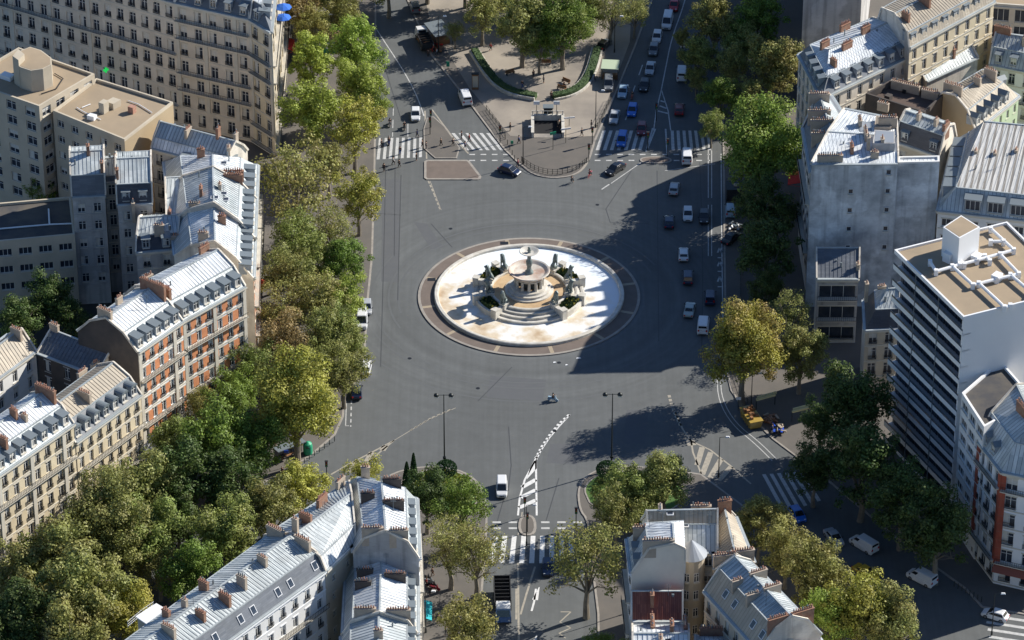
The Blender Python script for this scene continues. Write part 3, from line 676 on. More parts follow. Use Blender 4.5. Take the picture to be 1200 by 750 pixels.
def ribs(b, a, bb, c, d, pitch=.65, mi=0):
    """standing seams running from the lower edge a-bb up to d-c"""
    a, bb, c, d = map(Vector, (a, bb, c, d)); L = max((bb - a).length, (c - d).length); k = int(L / pitch)
    for i in range(1, k):
        f = i / k; p0 = a.lerp(bb, f); p1 = d.lerp(c, f)
        if (p1 - p0).length > .5: n = (bb - a).cross(p1 - p0).normalized(); b.beam(p0 + n * .025, p1 + n * .025, .055, .06, mi, up=tuple(n))

def building(name, label, A, B, C, D, z, e=('win', 'blank', 'blank', 'blank'), wallm='cream', roof='mansard', roofm='zinc', lowm='slate', din=1.9, h1=2.7, h2=1.5, rt=.5,
             spec=None, espec=None, chims='auto', dormers='box', dstep=1, trim='trim', world=False, brickm='brick', group='buildings round the square', cat='building', parapet=.45,
             low=('a', 0), sky=0, pois=None, slopeedges=None, gableroof=0):
    """A-B is the front eave (left to right seen from the street), C, D behind; z: eave height"""
    q = [Vector(x) if world else P(x[0], x[1], z) for x in (A, B, C, D)]
    for x in q: x.z = 0
    org = (q[0] + q[1] + q[2] + q[3]) / 4
    bld = empty(name, org); tag(bld, label, cat, group)
    spec = dict(spec or {}); espec = espec or {}
    wall = MB()
    street = [k in ('win',) for k in e]
    sl = slopeedges if slopeedges is not None else [k in ('win', 'rear') for k in e]
    for i in range(4):
        s2 = dict(spec); s2.update(espec.get(i, {}));
        if e[i] == 'rear': s2['k'] = 'blank'
        elif e[i] in ('blank',): s2['k'] = 'blank'
        mi = 3 if (s2.get('k') == 'blank') else 0
        facade(bld, wall, org, q[i], q[(i + 1) % 4], 0, z, s2, mi)
    pm = (espec.get('party') or 'partyl')
    # roof rings
    def lv(p_, zz): return Vector((p_.x, p_.y, zz))
    rf = MB()
    if roof == 'flat':
        ins = inset([tuple(x)[:2] for x in q], .35)
        rf.face([(x, y, z - .02) for x, y in ins], 0, uvq([(x, y, z) for x, y in ins]))
        for i in range(4):
            j = (i + 1) % 4; rf.hexa([(*tuple(q[i])[:2], z), (*tuple(q[j])[:2], z), (*ins[j], z), (*ins[i], z)], [(*tuple(q[i])[:2], z + parapet), (*tuple(q[j])[:2], z + parapet), (*ins[j], z + parapet), (*ins[i], z + parapet)], 2)
        ro = rf.build('roof', [roofm, lowm, trim, pm], bld, origin=org); hf = lambda s_, t_: z
    else:
        dn = [din if s_ else 0.0 for s_ in sl]
        if roof == 'gable': dn = [0.02 if s_ else 0 for s_ in sl]; 
        # inset quad with per-edge distances
        def inq(dn):
            out = []
            for i in range(4):
                a, b_, c = q[i - 1], q[i], q[(i + 1) % 4]; d1 = (b_ - a).normalized(); d2 = (c - b_).normalized(); n1 = Vector((-d1.y, d1.x, 0)); n2 = Vector((-d2.y, d2.x, 0))
                p1 = a + n1 * dn[i - 1]; p2 = b_ + n2 * dn[i]; den = d1.x * d2.y - d1.y * d2.x
                if abs(den) < 1e-3: out.append(b_ + n1 * dn[i]); continue
                t = ((p2.x - p1.x) * d2.y - (p2.y - p1.y) * d2.x) / den; out.append(p1 + d1 * t)
            return out
        r1 = inq(dn); hh1 = h1 if roof == 'mansard' else .02
        z1 = z + hh1
        for i in range(4):
            j = (i + 1) % 4; pts = [lv(q[i], z), lv(q[j], z), lv(r1[j], z1), lv(r1[i], z1)]
            if sl[i]:
                if roof == 'mansard':
                    rf.face(pts, 1, uvq(pts))
                    rf.beam(tuple(pts[3]), tuple(pts[2]), .22, .14, 2)
                else: rf.face(pts, 0, uvq(pts))
            else: rf.face(pts, 3, uvq(pts))
        # ridge
        eh = [min(2.5, (r1[2] - r1[1]).length * .35) if sl[1] else 0, min(2.5, (r1[2] - r1[1]).length * .35) if sl[3] else 0]
        ra = r1[0].lerp(r1[3], rt); rb = r1[1].lerp(r1[2], rt); dd = (rb - ra).normalized(); ra = ra + dd * eh[1]; rb = rb - dd * eh[0]; z2 = z1 + h2
        f0 = [lv(r1[0], z1), lv(r1[1], z1), lv(rb, z2), lv(ra, z2)]; f2 = [lv(r1[2], z1), lv(r1[3], z1), lv(ra, z2), lv(rb, z2)]
        f1 = [lv(r1[1], z1), lv(r1[2], z1), lv(rb, z2)]; f3 = [lv(r1[3], z1), lv(r1[0], z1), lv(ra, z2)]
        for f in (f0, f2): rf.face(f, 0, uvq(f)); ribs(rf, *f)
        for f, s_ in ((f1, sl[1]), (f3, sl[3])):
            rf.face(f, 0 if s_ else 3, uvq(f))
            if s_: ribs(rf, f[0], f[1], f[2], f[2])
        rf.beam(lv(ra, z2 + .04), lv(rb, z2 + .04), .28, .14, 2)
        # party parapets
        for i, top in ((1, rb), (3, ra)):
            if not sl[i]:
                j = (i + 1) % 4; prof = [lv(q[i], z), lv(r1[i], z1), lv(top, z2), lv(r1[j], z1), lv(q[j], z)]; n_ = (q[j] - q[i]).normalized(); n_ = Vector((n_.y, -n_.x, 0))
                for a, b_ in zip(prof, prof[1:]):
                    if (a - b_).length > .1: rf.beam(a + n_ * .12 + Vector((0, 0, .1)), b_ + n_ * .12 + Vector((0, 0, .1)), .26, .34, 4)
        for i in range(4):
            if sl[i]: j = (i + 1) % 4; n_ = (q[j] - q[i]).normalized(); n_ = Vector((n_.y, -n_.x, 0)); rf.beam(lv(q[i], z + .06) + n_ * .12, lv(q[j], z + .06) + n_ * .12, .5, .16, 2)
        ro = rf.build('roof', [roofm, lowm, 'zinc', pm, 'partyl'], bld, origin=org)
        def hf(s_, t_):
            w0 = (q[3] - q[0]).length + 1e-6; a0 = dn[0] / w0; a2 = 1 - dn[2] / w0; tr = a0 + (a2 - a0) * rt
            if t_ < a0: return z + hh1 * t_ / a0
            if t_ > a2: return z + hh1 * (1 - t_) / (1 - a2 + 1e-6)
            return z1 + h2 * ((t_ - a0) / (tr - a0 + 1e-6) if t_ < tr else (a2 - t_) / (a2 - tr + 1e-6))
        def at(s_, t_): return q[0].lerp(q[1], s_).lerp(q[3].lerp(q[2], s_), t_)
        fd = math.atan2((q[1] - q[0]).y, (q[1] - q[0]).x)
        # dormers on the steep slopes
        if roof == 'mansard' and dormers:
            for i in range(4):
                if e[i] != 'win' or not sl[i]: continue
                a, b_ = q[i], q[(i + 1) % 4]; L = (b_ - a).length; s2 = dict(spec); s2.update(espec.get(i, {})); cols = max(1, int(round(L / s2.get('p', 2.7)))); d = (b_ - a) / L; n_ = Vector((-d.y, d.x, 0)); rz = math.atan2(d.y, d.x)
                for c in range(0, cols, dstep):
                    x = L * (c + .5) / cols
                    if x < din + .5 and sl[i - 1] or L - x < din + .5 and sl[(i + 1) % 4] or x < .9 or L - x < .9: continue
                    pos = a + d * x + n_ * .35; pos.z = z + .35
                    if dormers == 'sky':
                        if (c * 7 + int(L)) % 3 == 0: continue
                        pos = a + d * x + n_ * (din * .5); pos.z = z + h1 * .5 + .06; o = inst('skylight', SKYL, ro, pos - org, rot=(math.atan2(h1, din), 0, rz)); continue
                    o = inst('dormer', dorm(dormers, 'zinc'), bld, pos - org, rz)
                    inst('window', winm(2.4, 1.85, 'wide', 0) if dormers == 'wide' else winm(1.05, 1.4, 'double', (c * 5 + int(L)) % 3), o, (0, -.12, .2))
        # chimneys
        if chims == 'auto':
            chims = []; rnd = random.Random(len(label) * 13 + int(org.x)); wd = (q[3] - q[0]).length; L = (q[1] - q[0]).length
            for s_ in (0.0, 1.0):
                for t_ in (.3, .68):
                    if not sl[3 if s_ == 0 else 1]: chims.append((s_ + (.02 if s_ == 0 else -.02), t_ + rnd.uniform(-.06, .06), int(wd * .28 / .42), 'x'))
            k = int(L / 8)
            for i in range(k): chims.append(((i + .6) / (k + .2), rnd.choice((.36, .64)), rnd.choice((3, 4, 5)), 'x' if rnd.random() < .7 else 'a'))
        for cc in (chims or []):
            s_, t_, n, dr = cc[:4]; h = cc[4] if len(cc) > 4 else 1.1; br = cc[5] if len(cc) > 5 else False
            p_ = at(s_, t_); p_.z = hf(s_, t_); inst('chimney', chim(max(2, n), h + .1, 2.0, br, .5), ro, p_ - org, fd + (math.pi / 2 if dr == 'x' else 0))
        rnd = random.Random(int(org.y))
        for i in range(sky):
            s_ = rnd.uniform(.1, .9); t_ = rnd.uniform(.3, .7); p_ = at(s_, t_); p_.z = hf(s_, t_) + .05; inst('skylight', SKYL, ro, p_ - org, fd)
        # a few aerials and vents
        vb = MB()
        for i in range(max(2, int((q[1] - q[0]).length / 5))):
            p_ = at(rnd.uniform(.08, .92), rnd.uniform(.28, .72)) - org; zz = hf(.5, .4)
            if rnd.random() < .35:
                vb.tube((p_.x, p_.y, zz - .8), (p_.x, p_.y, zz + 2.2), .04, .03, 5)
                for j in range(4): vb.beam((p_.x - .4, p_.y, zz + 1.5 + j * .18), (p_.x + .4, p_.y, zz + 1.5 + j * .18), .03, .03)
            else: r_ = rnd.uniform(.1, .22); vb.tube((p_.x, p_.y, zz - .8), (p_.x, p_.y, zz + rnd.uniform(.3, .8)), r_, r_, 7); 
        vb.build('roof_vents', 'zinc', ro)
    wm = [wallm, trim, brickm, pm]
    wall.build('wall', wm, bld, origin=org)
    return bld, ro, q, org, hf
# ------------------------------------------------------------------ the buildings (pixels are eave corners at height z)
W_ = 'win'; Bk = 'blank'; Re = 'rear'
def shift(pt, dx, dy): return (pt[0] + dx, pt[1] + dy)
def ab(*a, **k): k.setdefault('name', 'apartment_building'); n = k.pop('name'); return building(n, *a, **k)
ornate = dict(st=3.2, p=2.6, w=1.15, h=2.0)
# left, along the square
L1 = ab('orange brick and white stone apartment building with zinc roof, by the dark party wall', (162, 413), (214, 377), (143, 352), (91, 388), 21, (W_, Bk, Re, Bk), 'trimw', roofm='zinc_white', lowm='zinc',
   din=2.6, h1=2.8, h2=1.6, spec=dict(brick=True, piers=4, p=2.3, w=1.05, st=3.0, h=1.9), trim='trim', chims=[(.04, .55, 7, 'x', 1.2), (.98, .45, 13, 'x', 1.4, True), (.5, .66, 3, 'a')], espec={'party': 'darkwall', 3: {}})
L2 = ab('orange brick and white stone apartment building on the curve of the facade', (214, 377), (287, 336), (226, 305), (146, 346), 20.5, (W_, Bk, Re, Bk), 'trimw', roofm='zinc_white', lowm='zinc',
   din=2.6, h1=2.8, h2=1.6, spec=dict(brick=True, piers=3, p=2.3, w=1.05, st=3.0, h=1.9), chims=[(.02, .3, 6, 'x', 1.3, True), (.3, .95, 5, 'a', 1.0), (.95, .7, 5, 'a', 1.1, True)])
ab('stone apartment building with zinc roof, lower third of the row running north', (297, 326), (298.8, 278.5), (200.3, 260.4), (205, 300), 18.3, (W_, Bk, Re, Bk), 'cream', roofm='zinc_white', lowm='zinc',
   din=2.7, h1=3.0, h2=2.0, rt=.46, spec=dict(p=2.6, w=1.1, st=3.0, brick=True), chims=[(0.1, 0.62, 4, 'x', 1.0), (0.62, 0.38, 3, 'x', 1.2, True), (0.97, 0.7, 5, 'x', 0.9)], sky=0)
ab('stone apartment building with zinc roof, middle third of the row running north', (298.8, 278.5), (300.5, 233.6), (195.9, 223.0), (200.3, 260.4), 19.0, (W_, Bk, Re, Bk), 'trimw', roofm='zinc', lowm='zinc',
   din=2.7, h1=3.0, h2=2.3, rt=.46, spec=dict(p=2.6, w=1.1, st=3.0, brick=False), chims=[(0.3, 0.62, 3, 'a', 1.3, True), (0.97, 0.25, 8, 'x', 0.8, True), (0.5, 0.4, 2, 'a', 0.8)], sky=3)
ab('stone apartment building with zinc roof, last third of the row running north', (300.5, 233.6), (302, 194), (192, 190), (195.9, 223.0), 18.6, (W_, W_, Re, Bk), 'yellow_stone', roofm='zinc_white', lowm='zinc',
   din=2.7, h1=3.0, h2=1.8, rt=.46, spec=dict(p=2.6, w=1.1, st=3.0, brick=False), chims=[(0.5, 0.6, 3, 'x', 1.4, True), (0.1, 0.25, 9, 'x', 0.8, True), (0.8, 0.3, 3, 'a', 0.8)], sky=1)
ab('grey rendered building with white zinc roof and slate mansard, left of the dark light well', (85, 231), (123, 229), (122, 187), (84, 189), 21, (W_, Bk, Re, Bk), 'grey', roofm='zinc', lowm='slate', din=1.2, h1=3.4, h2=1.8, dormers=None,
   spec=dict(p=2.9, w=1.2, st=3.2, rail=False, h=1.7, band=True), chims=[(.95, .15, 2, 'x', 1.6, True), (.55, .45, 2, 'x', 1.5, True)], trim='grey')
ab('narrow grey link behind the dark light well with one window under the roof', (123, 214), (138, 213), (138, 187), (123, 188), 21.5, (W_, Bk, Re, Bk), 'grey', roofm='zinc', lowm='slate', din=.5, h1=1.0, h2=1.5, dormers=None, spec=dict(p=2.4, rail=False, cornice=False), chims=[(.9, .3, 2, 'x', 1.6, True)])
ab('grey rendered building with white zinc roof, right of the dark light well', (138, 240), (178, 238), (177, 192), (138, 194), 21, (W_, Bk, Re, Bk), 'grey', roofm='zinc', lowm='slate_dark', din=1.2, h1=3.2, h2=1.8, spec=dict(p=3.0, w=1.2, st=3.2, h=1.7, rail=False), trim='grey', chims=[(.45, -.03, 3, 'x', 1.5), (.02, .2, 2, 'x', 1.5, True)])
ab('small court building with folded zinc roof between the grey building and the long white roof', (160, 296), (207, 292), (214, 262), (168, 266), 17, (W_, Bk, Bk, Bk), 'grey', roofm='zinc', lowm='slate_dark', din=1.6, h1=2.2, h2=1.5, chims=[(.55, .2, 4, 'a', 1.5), (.95, .1, 4, 'a', .8)], spec=dict(p=3))
ab('grey wing with sloping zinc roof behind the long white roof', (196, 262), (226, 262), (226, 214), (195, 216), 19.5, (Bk, Bk, Bk, Bk), 'grey', roof='gable', roofm='zinc', h2=2.0, rt=.9, chims=[(.1, .1, 3, 'x', 1.2, True)], espec={'party': 'grey'}, slopeedges=[True, False, True, False])
ab('building with pale zinc roof ending the row, across from the corner tower', (178, 174), (262, 196), (290, 176), (200, 152), 20, (W_, Bk, Re, Bk), 'grey', roofm='zinc', lowm='zinc_white', din=1.2, h1=1.6, h2=1.8, dormers=None, chims=[(.4, .4, 4, 'x', .9), (.78, .5, 2, 'x', 1.6, True), (.95, .7, 2, 'x', 1.6)], spec=dict(p=2.8))
ab('cream apartment building with tan zinc roof and arched dormers, left of the brick one', (89, 519), (165, 463), (103, 440), (27, 496), 18, (W_, Bk, Re, Bk), 'yellow_stone', roofm='zinc_tan', lowm='slate', din=2.1, h1=2.6, h2=1.5, dormers='round', spec=dict(p=2.4, w=1.05, st=3.1),
   chims=[(.03, .35, 6, 'x', 1.3), (.42, .33, 6, 'x', 1.0), (.8, .85, 5, 'a')])
ab('yellow stone apartment building with bright white zinc roof at the left edge', (-40, 584), (86, 497), (24, 473), (-102, 560), 21.5, (W_, Bk, Re, Bk), 'yellow_stone', roofm='zinc_white', lowm='zinc', din=2.2, h1=2.6, h2=1.5, spec=dict(p=2.5, st=3.1, piers=3),
   chims=[(.98, .45, 10, 'x', 1.2, True), (.45, .3, 10, 'x', 1.0, True), (.68, .45, 3, 'x', 1.2, True), (.72, .33, 2, 'x', .8), (.2, .4, 6, 'x')], sky=4)
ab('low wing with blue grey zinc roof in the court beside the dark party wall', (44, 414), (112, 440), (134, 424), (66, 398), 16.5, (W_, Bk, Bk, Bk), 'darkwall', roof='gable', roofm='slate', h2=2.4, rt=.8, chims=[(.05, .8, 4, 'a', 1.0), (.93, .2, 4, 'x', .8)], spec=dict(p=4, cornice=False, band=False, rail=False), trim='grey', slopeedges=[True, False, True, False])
ab('building with tan zinc roof and sunlit white gutter wall at the left edge', (-60, 486), (42, 412), (10, 392), (-92, 466), 16.5, (W_, Bk, Re, Bk), 'white', roof='gable', roofm='zinc_tan', h2=2.6, chims=[(.93, .45, 5, 'x', 1.1), (.6, .5, 2, 'x', .6)], spec=dict(p=3.4, rail=False, band=False))
# long stone block top left
hs = dict(p=2.9, w=1.4, st=3.3, h=2.3, gfrow=True)
def gz(pts, z):   # ground pixels -> the same corners seen at height z
    out = []
    for a in pts:
        g_ = P(a[0], a[1], 0); out.append(Vector((g_.x, g_.y, z)))
    return out
q = gz([(-70, 63), (126, 122), (160, 86), (-36, 27)], 24.5)
ab('long shaded stone apartment block, its left half, behind the flat roofed buildings', *q, 24.5, (W_, Bk, Re, Bk), 'cream', world=True, spec=dict(hs, piers=3), group='stone blocks at the top left')
q = gz([(126, 122), (212, 148), (246, 112), (160, 86)], 25)
ab('shaded stone apartment block with regular balconies between the long block and the corner tower', *q, 25, (W_, Bk, Re, Bk), 'cream', world=True, spec=hs, group='stone blocks at the top left')
q = gz([(212, 148), (298, 168), (318, 128), (246, 112)], 25)
ab('ornate stone apartment building with zinc roof next to the corner tower', *q, 25, (W_, Bk, Re, Bk), 'cream', world=True, spec=dict(hs, piers=2, balc=(2, 3, 5, 6)), roofm='zinc_white', group='stone blocks at the top left')
q = gz([(298, 168), (323, 184), (340, 10), (306, 2)], 25)
cb_, cro, cq, corg, chf = ab('corner stone building with sunlit yellow side wall at the top left avenue', *q, 25, (W_, W_, Re, Bk), 'yellow_stone', world=True, spec=dict(hs, piers=2, balc=(0, 1, 4, 5)), roofm='zinc_white', group='stone blocks at the top left')
# ---- flat roofed modern buildings, left
ms = dict(k='win', p=3.6, w=1.5, h=1.35, st=3.0, sill=.95, rail=False, longbalc=False, surround=False, band=False, cornice=False, kind='double')
def flat(label, A, B, C, D, z, e, wallm, **k):
    k.setdefault('spec', ms); k.setdefault('roofm', 'roof_gravel'); k.setdefault('trim', 'beige')
    return ab(label, A, B, C, D, z, e, wallm, roof='flat', **k)
f1 = flat('beige concrete building with flat tan roof and rounded lift tower, at the left edge', (-43, 96), (46, 127), (111, 89), (22, 58), 24, (W_, W_, Bk, Bk), 'beige', group='flat roofed buildings', spec=dict(ms, w=2.1, p=4.0, h=1.7))
f2 = flat('beige concrete building with flat tan roof and sunken roof terrace beside the sunlit tan gable', (62, 132), (146, 166), (203, 122), (113, 94), 22.5, (W_, Bk, Bk, Bk), 'beige', group='flat roofed buildings', espec={'party': 'tan'})
f3 = flat('low beige building with flat dark roof in the shaded court', (-30, 288), (88, 277), (83, 233), (-32, 243), 14, (W_, Bk, Bk, Bk), 'beige', roofm='roof_dark', group='flat roofed buildings', spec=dict(ms, w=2.2, kind='wide'))
def roofbits(bl, z, items, px0=None):
    bld, ro, q, org, hf = bl
    for it in items:
        nm, pts, h, m_ = it[:4]; zb = it[4] if len(it) > 4 else 0
        g_ = ccw([tuple(P(u, v, z + zb))[:2] for u, v in pts]); b = MB(); b.hexa([(x, y, z + zb) for x, y in g_], [(x, y, z + zb + h) for x, y in g_], 0)
        i2 = inset(g_, .22)
        if len(it) > 5: b.hexa([(x, y, z + zb + h) for x, y in i2], [(x, y, z + zb + h + .03) for x, y in i2], 1)
        b.build(nm, [m_, it[5] if len(it) > 5 else m_], ro, origin=org)
def ducts(bl, z, lines, r=.28, m_='duct', nm='duct', feet=True):
    bld, ro, q, org, hf = bl
    for ln in lines:
        b = MB(); pts = [P(u, v, z + (.7 if feet else .15)) for u, v in ln]
        for a, c in zip(pts, pts[1:]): b.tube(a, c, r, r, 8)
        for a in pts if feet else []: b.box(a.x - .3, a.x + .3, a.y - .3, a.y + .3, z, z + 1.05)
        b.build(nm, m_, ro, origin=org)
roofbits(f1, 24, [('lift_tower', [(17, 98), (26, 104), (38, 108), (52, 106), (62, 101), (62, 93), (50, 84), (37, 80), (27, 84), (17, 90)], 4.2, 'beige', 0, 'roof_gravel'), ('lift_tower', [(17, 98), (24, 103), (31, 96), (24, 90)], 5.4, 'beige'), ('plant_box', [(0, 92), (12, 96), (18, 92), (6, 88)], .8, 'duct')])
ducts(f1, 24, [[(48, 110), (66, 104), (74, 92), (64, 86)]], .08, 'iron', 'pipe', False)
roofbits(f2, 22.5, [('plant_box', [(116, 132), (122, 134), (128, 130), (122, 128)], 2.0, 'beige'), ('plant_box', [(124, 126), (133, 129), (142, 124), (133, 121)], 1.2, 'beige'), ('plant_box', [(102, 140), (110, 142), (114, 139), (106, 137)], .8, 'duct'), ('plant_box', [(150, 132), (156, 134), (160, 131), (154, 129)], 1.2, 'terracotta')])
ducts(f2, 22.5, [[(96, 126), (106, 122)], [(90, 126), (96, 130), (104, 134), (118, 140)], [(150, 118), (162, 122), (178, 132)]], .09, 'duct', 'pipe', False)
ducts(f3, 14, [[(-10, 269), (58, 263), (84, 262)], [(58, 263), (57, 245)]], .14, 'duct', 'pipe', False)
# green cross of the pharmacy on the shaded block
def cross(label, u, v, z, rz):
    p_ = P(u, v, z); b = MB(); b.box(-.5, .5, -.1, .1, -.17, .17); b.box(-.17, .17, -.1, .1, .17, .5); b.box(-.17, .17, -.1, .1, -.5, -.17); b.box(-.05, .05, -.05, .9, -.1, .1, 1)
    o = b.build('pharmacy_cross', [mat('lit_green_sign', (.02, .5, .1), emit=((.02, 1, .15), .35)), 'iron']); o.location = p_; o.rotation_euler = (0, 0, rz); tag(o, label, 'sign', 'green pharmacy crosses')
cross('green lit pharmacy cross on the shaded stone block behind the flat roofs', 124, 82, 9, .5)
cross('green lit pharmacy cross in the shade left of the weathered party wall', 940, 265, 5, 0)

# ---- right side
R1 = ab('tall building with blank dark grey end wall at the top right', *gz([(936, 125), (1004, 106), (1016, 40), (946, 54)], 25), 25, (Bk, Bk, Bk, Bk), 'grey', world=True, roofm='zinc_white', chims=[], espec={'party': 'grey'}, slopeedges=[False, True, False, True], dormers=None)
ab('cream building with white zinc roof crowded with chimney stacks, below the blank dark grey wall', (963, 116), (1066, 66), (1014, 30), (936, 64), 20, (W_, Bk, Re, W_), 'cream', roofm='zinc_white', lowm='slate', din=1.7, h1=2.3, h2=1.4, spec=dict(p=2.9, st=3.2, balc=(4,), rail=False),
   chims=[(.22, .62, 5, 'a', 1.1, True), (.42, .4, 6, 'a', 1.0, True), (.7, .5, 5, 'a', 1.2, True), (.6, .85, 6, 'a', 1.1, True), (.2, .25, 3, 'x', 1.1, True)])
ab('tall sunlit cream building with tan zinc roof, running to the top edge', (1066, 56), (1165, 2), (1128, -32), (1030, 22), 23, (W_, W_, Re, Bk), 'yellow_stone', roofm='zinc_tan', lowm='zinc_tan', din=.9, h1=2.6, h2=1.3, dormers='box', spec=dict(p=3.0, st=3.2, balc=(5,), rail=False), chims=[(.3, .4, 7, 'x', 1.2, True), (.05, .3, 4, 'x', 1.3, True), (.65, .4, 5, 'x')])
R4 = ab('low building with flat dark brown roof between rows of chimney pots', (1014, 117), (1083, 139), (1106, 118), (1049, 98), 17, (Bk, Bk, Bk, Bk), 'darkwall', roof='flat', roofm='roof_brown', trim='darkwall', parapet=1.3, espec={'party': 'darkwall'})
for (u, v, n, rz) in ((1052, 99, 6, -.45), (1068, 103, 8, -.45), (1090, 110, 8, -.45), (1066, 136, 6, -.45), (1035, 124, 5, -.45)):
    p_ = P(u, v, 18.0) - R4[3]; inst('chimney', chim(n, .5, 1.0), R4[1], p_, rz)
roofbits(R4, 17, [('vent_box', [(1036, 117), (1042, 119), (1046, 116), (1040, 114)], .9, 'darkwall'), ('vent_box', [(1060, 133), (1066, 135), (1070, 132), (1064, 130)], .8, 'trimw'), ('vent_box', [(1057, 109), (1061, 110), (1062, 108), (1058, 107)], .5, 'iron')])
ab('building with pale green and yellow rendered facade and tan zinc mansard', (1144, 153), (1194, 113), (1150, 85), (1094, 118), 16, (W_, W_, Re, Bk), 'greenwall', roofm='zinc_tan', lowm='zinc_tan', din=2.4, h1=2.8, h2=1.2, dormers='gable', spec=dict(p=2.6, st=3.1, rail=False, longbalc=False, surround=False, band=False, h=1.6, w=.95), espec={'party': 'tan'},
   chims=[(.04, .5, 4, 'x', 1.4), (.42, .45, 3, 'x', 1.2), (.68, .42, 6, 'x', 1.4), (.1, .75, 6, 'x', 1.0)])
ab('small building with black slate mansard and three little dormers', (1050, 166), (1100, 183), (1120, 160), (1070, 143), 21, (W_, Bk, Re, Bk), 'beige', roofm='zinc', lowm='slate_dark', din=1.5, h1=3.2, h2=.9, dormers='box', dstep=2, spec=dict(p=2.4, st=3.2, rail=False, h=1.6), chims=[(.35, .4, 2, 'x', 1.0), (.75, .4, 2, 'x', 1.0), (.98, .4, 4, 'x', .8, True)])
R7 = ab('large building with wide striped batten roof and dark rooms behind white framed dormers', (1099, 247), (1232, 262), (1248, 176), (1118, 164), 20, (W_, Bk, Re, W_), 'white', roofm='zinc_stripe', lowm='zinc', din=2.6, h1=3.3, h2=3.0, rt=.93, spec=dict(p=3.4, w=2.3, h=1.5, st=3.3, rail=False, kind='wide', balc=(), p2=0), chims=[(.25, .5, 2, 'x', .2), (.42, .5, 2, 'x', .2), (.6, .55, 2, 'x', .2), (.8, .55, 2, 'x', .2)], dormers='wide')
R8 = ab('building with tall weathered grey party wall and rows of chimney pots on top', (951, 193), (1052, 192), (1050, 140), (990, 128), 27.6, (Bk, Bk, Bk, Bk), 'grey', roof='gable', roofm='zinc_white', lowm='zinc', h2=.9, rt=.5, slopeedges=[True, False, True, False], din=.02, espec={'party': 'party', 0: dict(small=[(.90, .93), (.90, .80), (.90, .67), (.90, .54), (.90, .41), (.47, .80), (.47, .67), (.47, .54), (.47, .41)])},
   chims=[(.2, .04, 11, 'a', 1.1), (.85, .72, 8, 'a', 1.8), (.55, .45, 7, 'x', 1.2), (.42, .2, 4, 'x', 1.2, True), (.62, .25, 2, 'x', 2.2), (.8, .25, 2, 'x', 2.0), (.4, .7, 5, 'x', 1.2), (.72, .1, 3, 'a', 1.0)])
roofbits(R8, 27, [('roof_house', [(1022, 184), (1048, 184), (1048, 170), (1024, 168)], 2.6, 'grey', 0, 'zinc_white'), ('roof_house', [(1006, 166), (1022, 166), (1020, 152), (1006, 150)], 1.4, 'zinc', 0, 'zinc_white'), ('roof_house', [(1024, 160), (1044, 160), (1042, 148), (1026, 146)], 1.8, 'stack', 0, 'zinc_tan')])
q = [(941, 150), (950, 203), (990, 138), (974, 112)]
ab('lower street building stepped with grey roofs and three long rows of red chimney pots', *q, 23, (W_, Bk, Re, Bk), 'grey', roofm='zinc', lowm='slate', din=1.5, h1=1.6, h2=1.8, spec=dict(p=2.8), dormers=None, chims=[(.95, .35, 10, 'x', .7), (.7, .4, 10, 'x', .7), (.42, .4, 10, 'x', .7), (.12, .5, 9, 'x', .7)], espec={'party': 'party'})
ab('thin end of the weathered party wall with a small white roof box', (1052, 192), (1101, 191), (1101, 184), (1052, 185), 27, (Bk, Bk, Bk, Bk), 'grey', roof='flat', roofm='zinc_white', trim='white', parapet=.3, espec={'party': 'party'})
ab('low shaded building with two long balconies against the weathered party wall', (958, 327), (1006, 327), (1006, 302), (957, 302), 12.5, (W_, Bk, Re, Bk), 'grey', roof='gable', roofm='slate', h2=2.2, rt=.92, chims=[(.98, .3, 2, 'x', .8)], spec=dict(p=7.2, w=6.0, h=2.4, kind='wide', gf=.3, st=4, balc=(1, 2)), slopeedges=[True, False, True, False])
ab('small shaded house with grey zinc mansard and gabled dormer left of the tall balcony block', (1014, 387), (1052, 385), (1052, 350), (1012, 352), 13, (W_, Bk, Re, Bk), 'beige', roofm='zinc', lowm='slate_dark', din=1.6, h1=2.8, h2=2.0, dormers='gable', dstep=2, spec=dict(p=2.9, w=1.3, st=3.6, h=2.2, balc=()), chims=[(.03, .6, 2, 'x', 1.2), (.5, .8, 3, 'a', .6)], slopeedges=[True, False, True, True])
# tall balcony block
z = 35
q = [P(1048, 295, z), P(1129, 374, z), P(1261, 341, z), P(1180, 262, z)]
for x in q: x.z = 0
org = (q[0] + q[1] + q[2] + q[3]) / 4; tb_ = empty('balcony_block', org); tag(tb_, 'tall white modern apartment block with continuous balconies and a tan flat roof carrying white ducts', 'building', 'buildings round the square')
d = (q[1] - q[0]).normalized(); n = Vector((d.y, -d.x, 0)); L = (q[1] - q[0]).length; rz = math.atan2(d.y, d.x)
a0 = q[0] - n * 1.5; a1 = q[1] - n * 1.5
wl = MB()
for (i, j) in ((a1, q[2]), (q[2], q[3]), (q[3], a0)):
    pts = [(i.x, i.y, 0), (j.x, j.y, 0), (j.x, j.y, z), (i.x, i.y, z)]; wl.face(pts, 0)
wl.hexa([tuple(a1 + Vector((0, 0, 0))), tuple(q[1]), tuple(q[1] - d * .3), tuple(a1 - d * .3)], [tuple(x + Vector((0, 0, z))) for x in (a1, q[1], q[1] - d * .3, a1 - d * .3)], 0)
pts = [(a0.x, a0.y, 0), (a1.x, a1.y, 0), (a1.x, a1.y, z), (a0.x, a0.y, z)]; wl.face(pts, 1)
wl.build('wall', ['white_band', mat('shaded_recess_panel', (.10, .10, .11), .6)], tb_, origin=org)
FL = 12; st = z / FL
gm = MB(); gm.box(0, 2.7, 0, .08, 0, 2.2, 1)
for x in (0, .9, 1.8, 2.62): gm.box(x, x + .08, -.05, 0, 0, 2.2, 0)
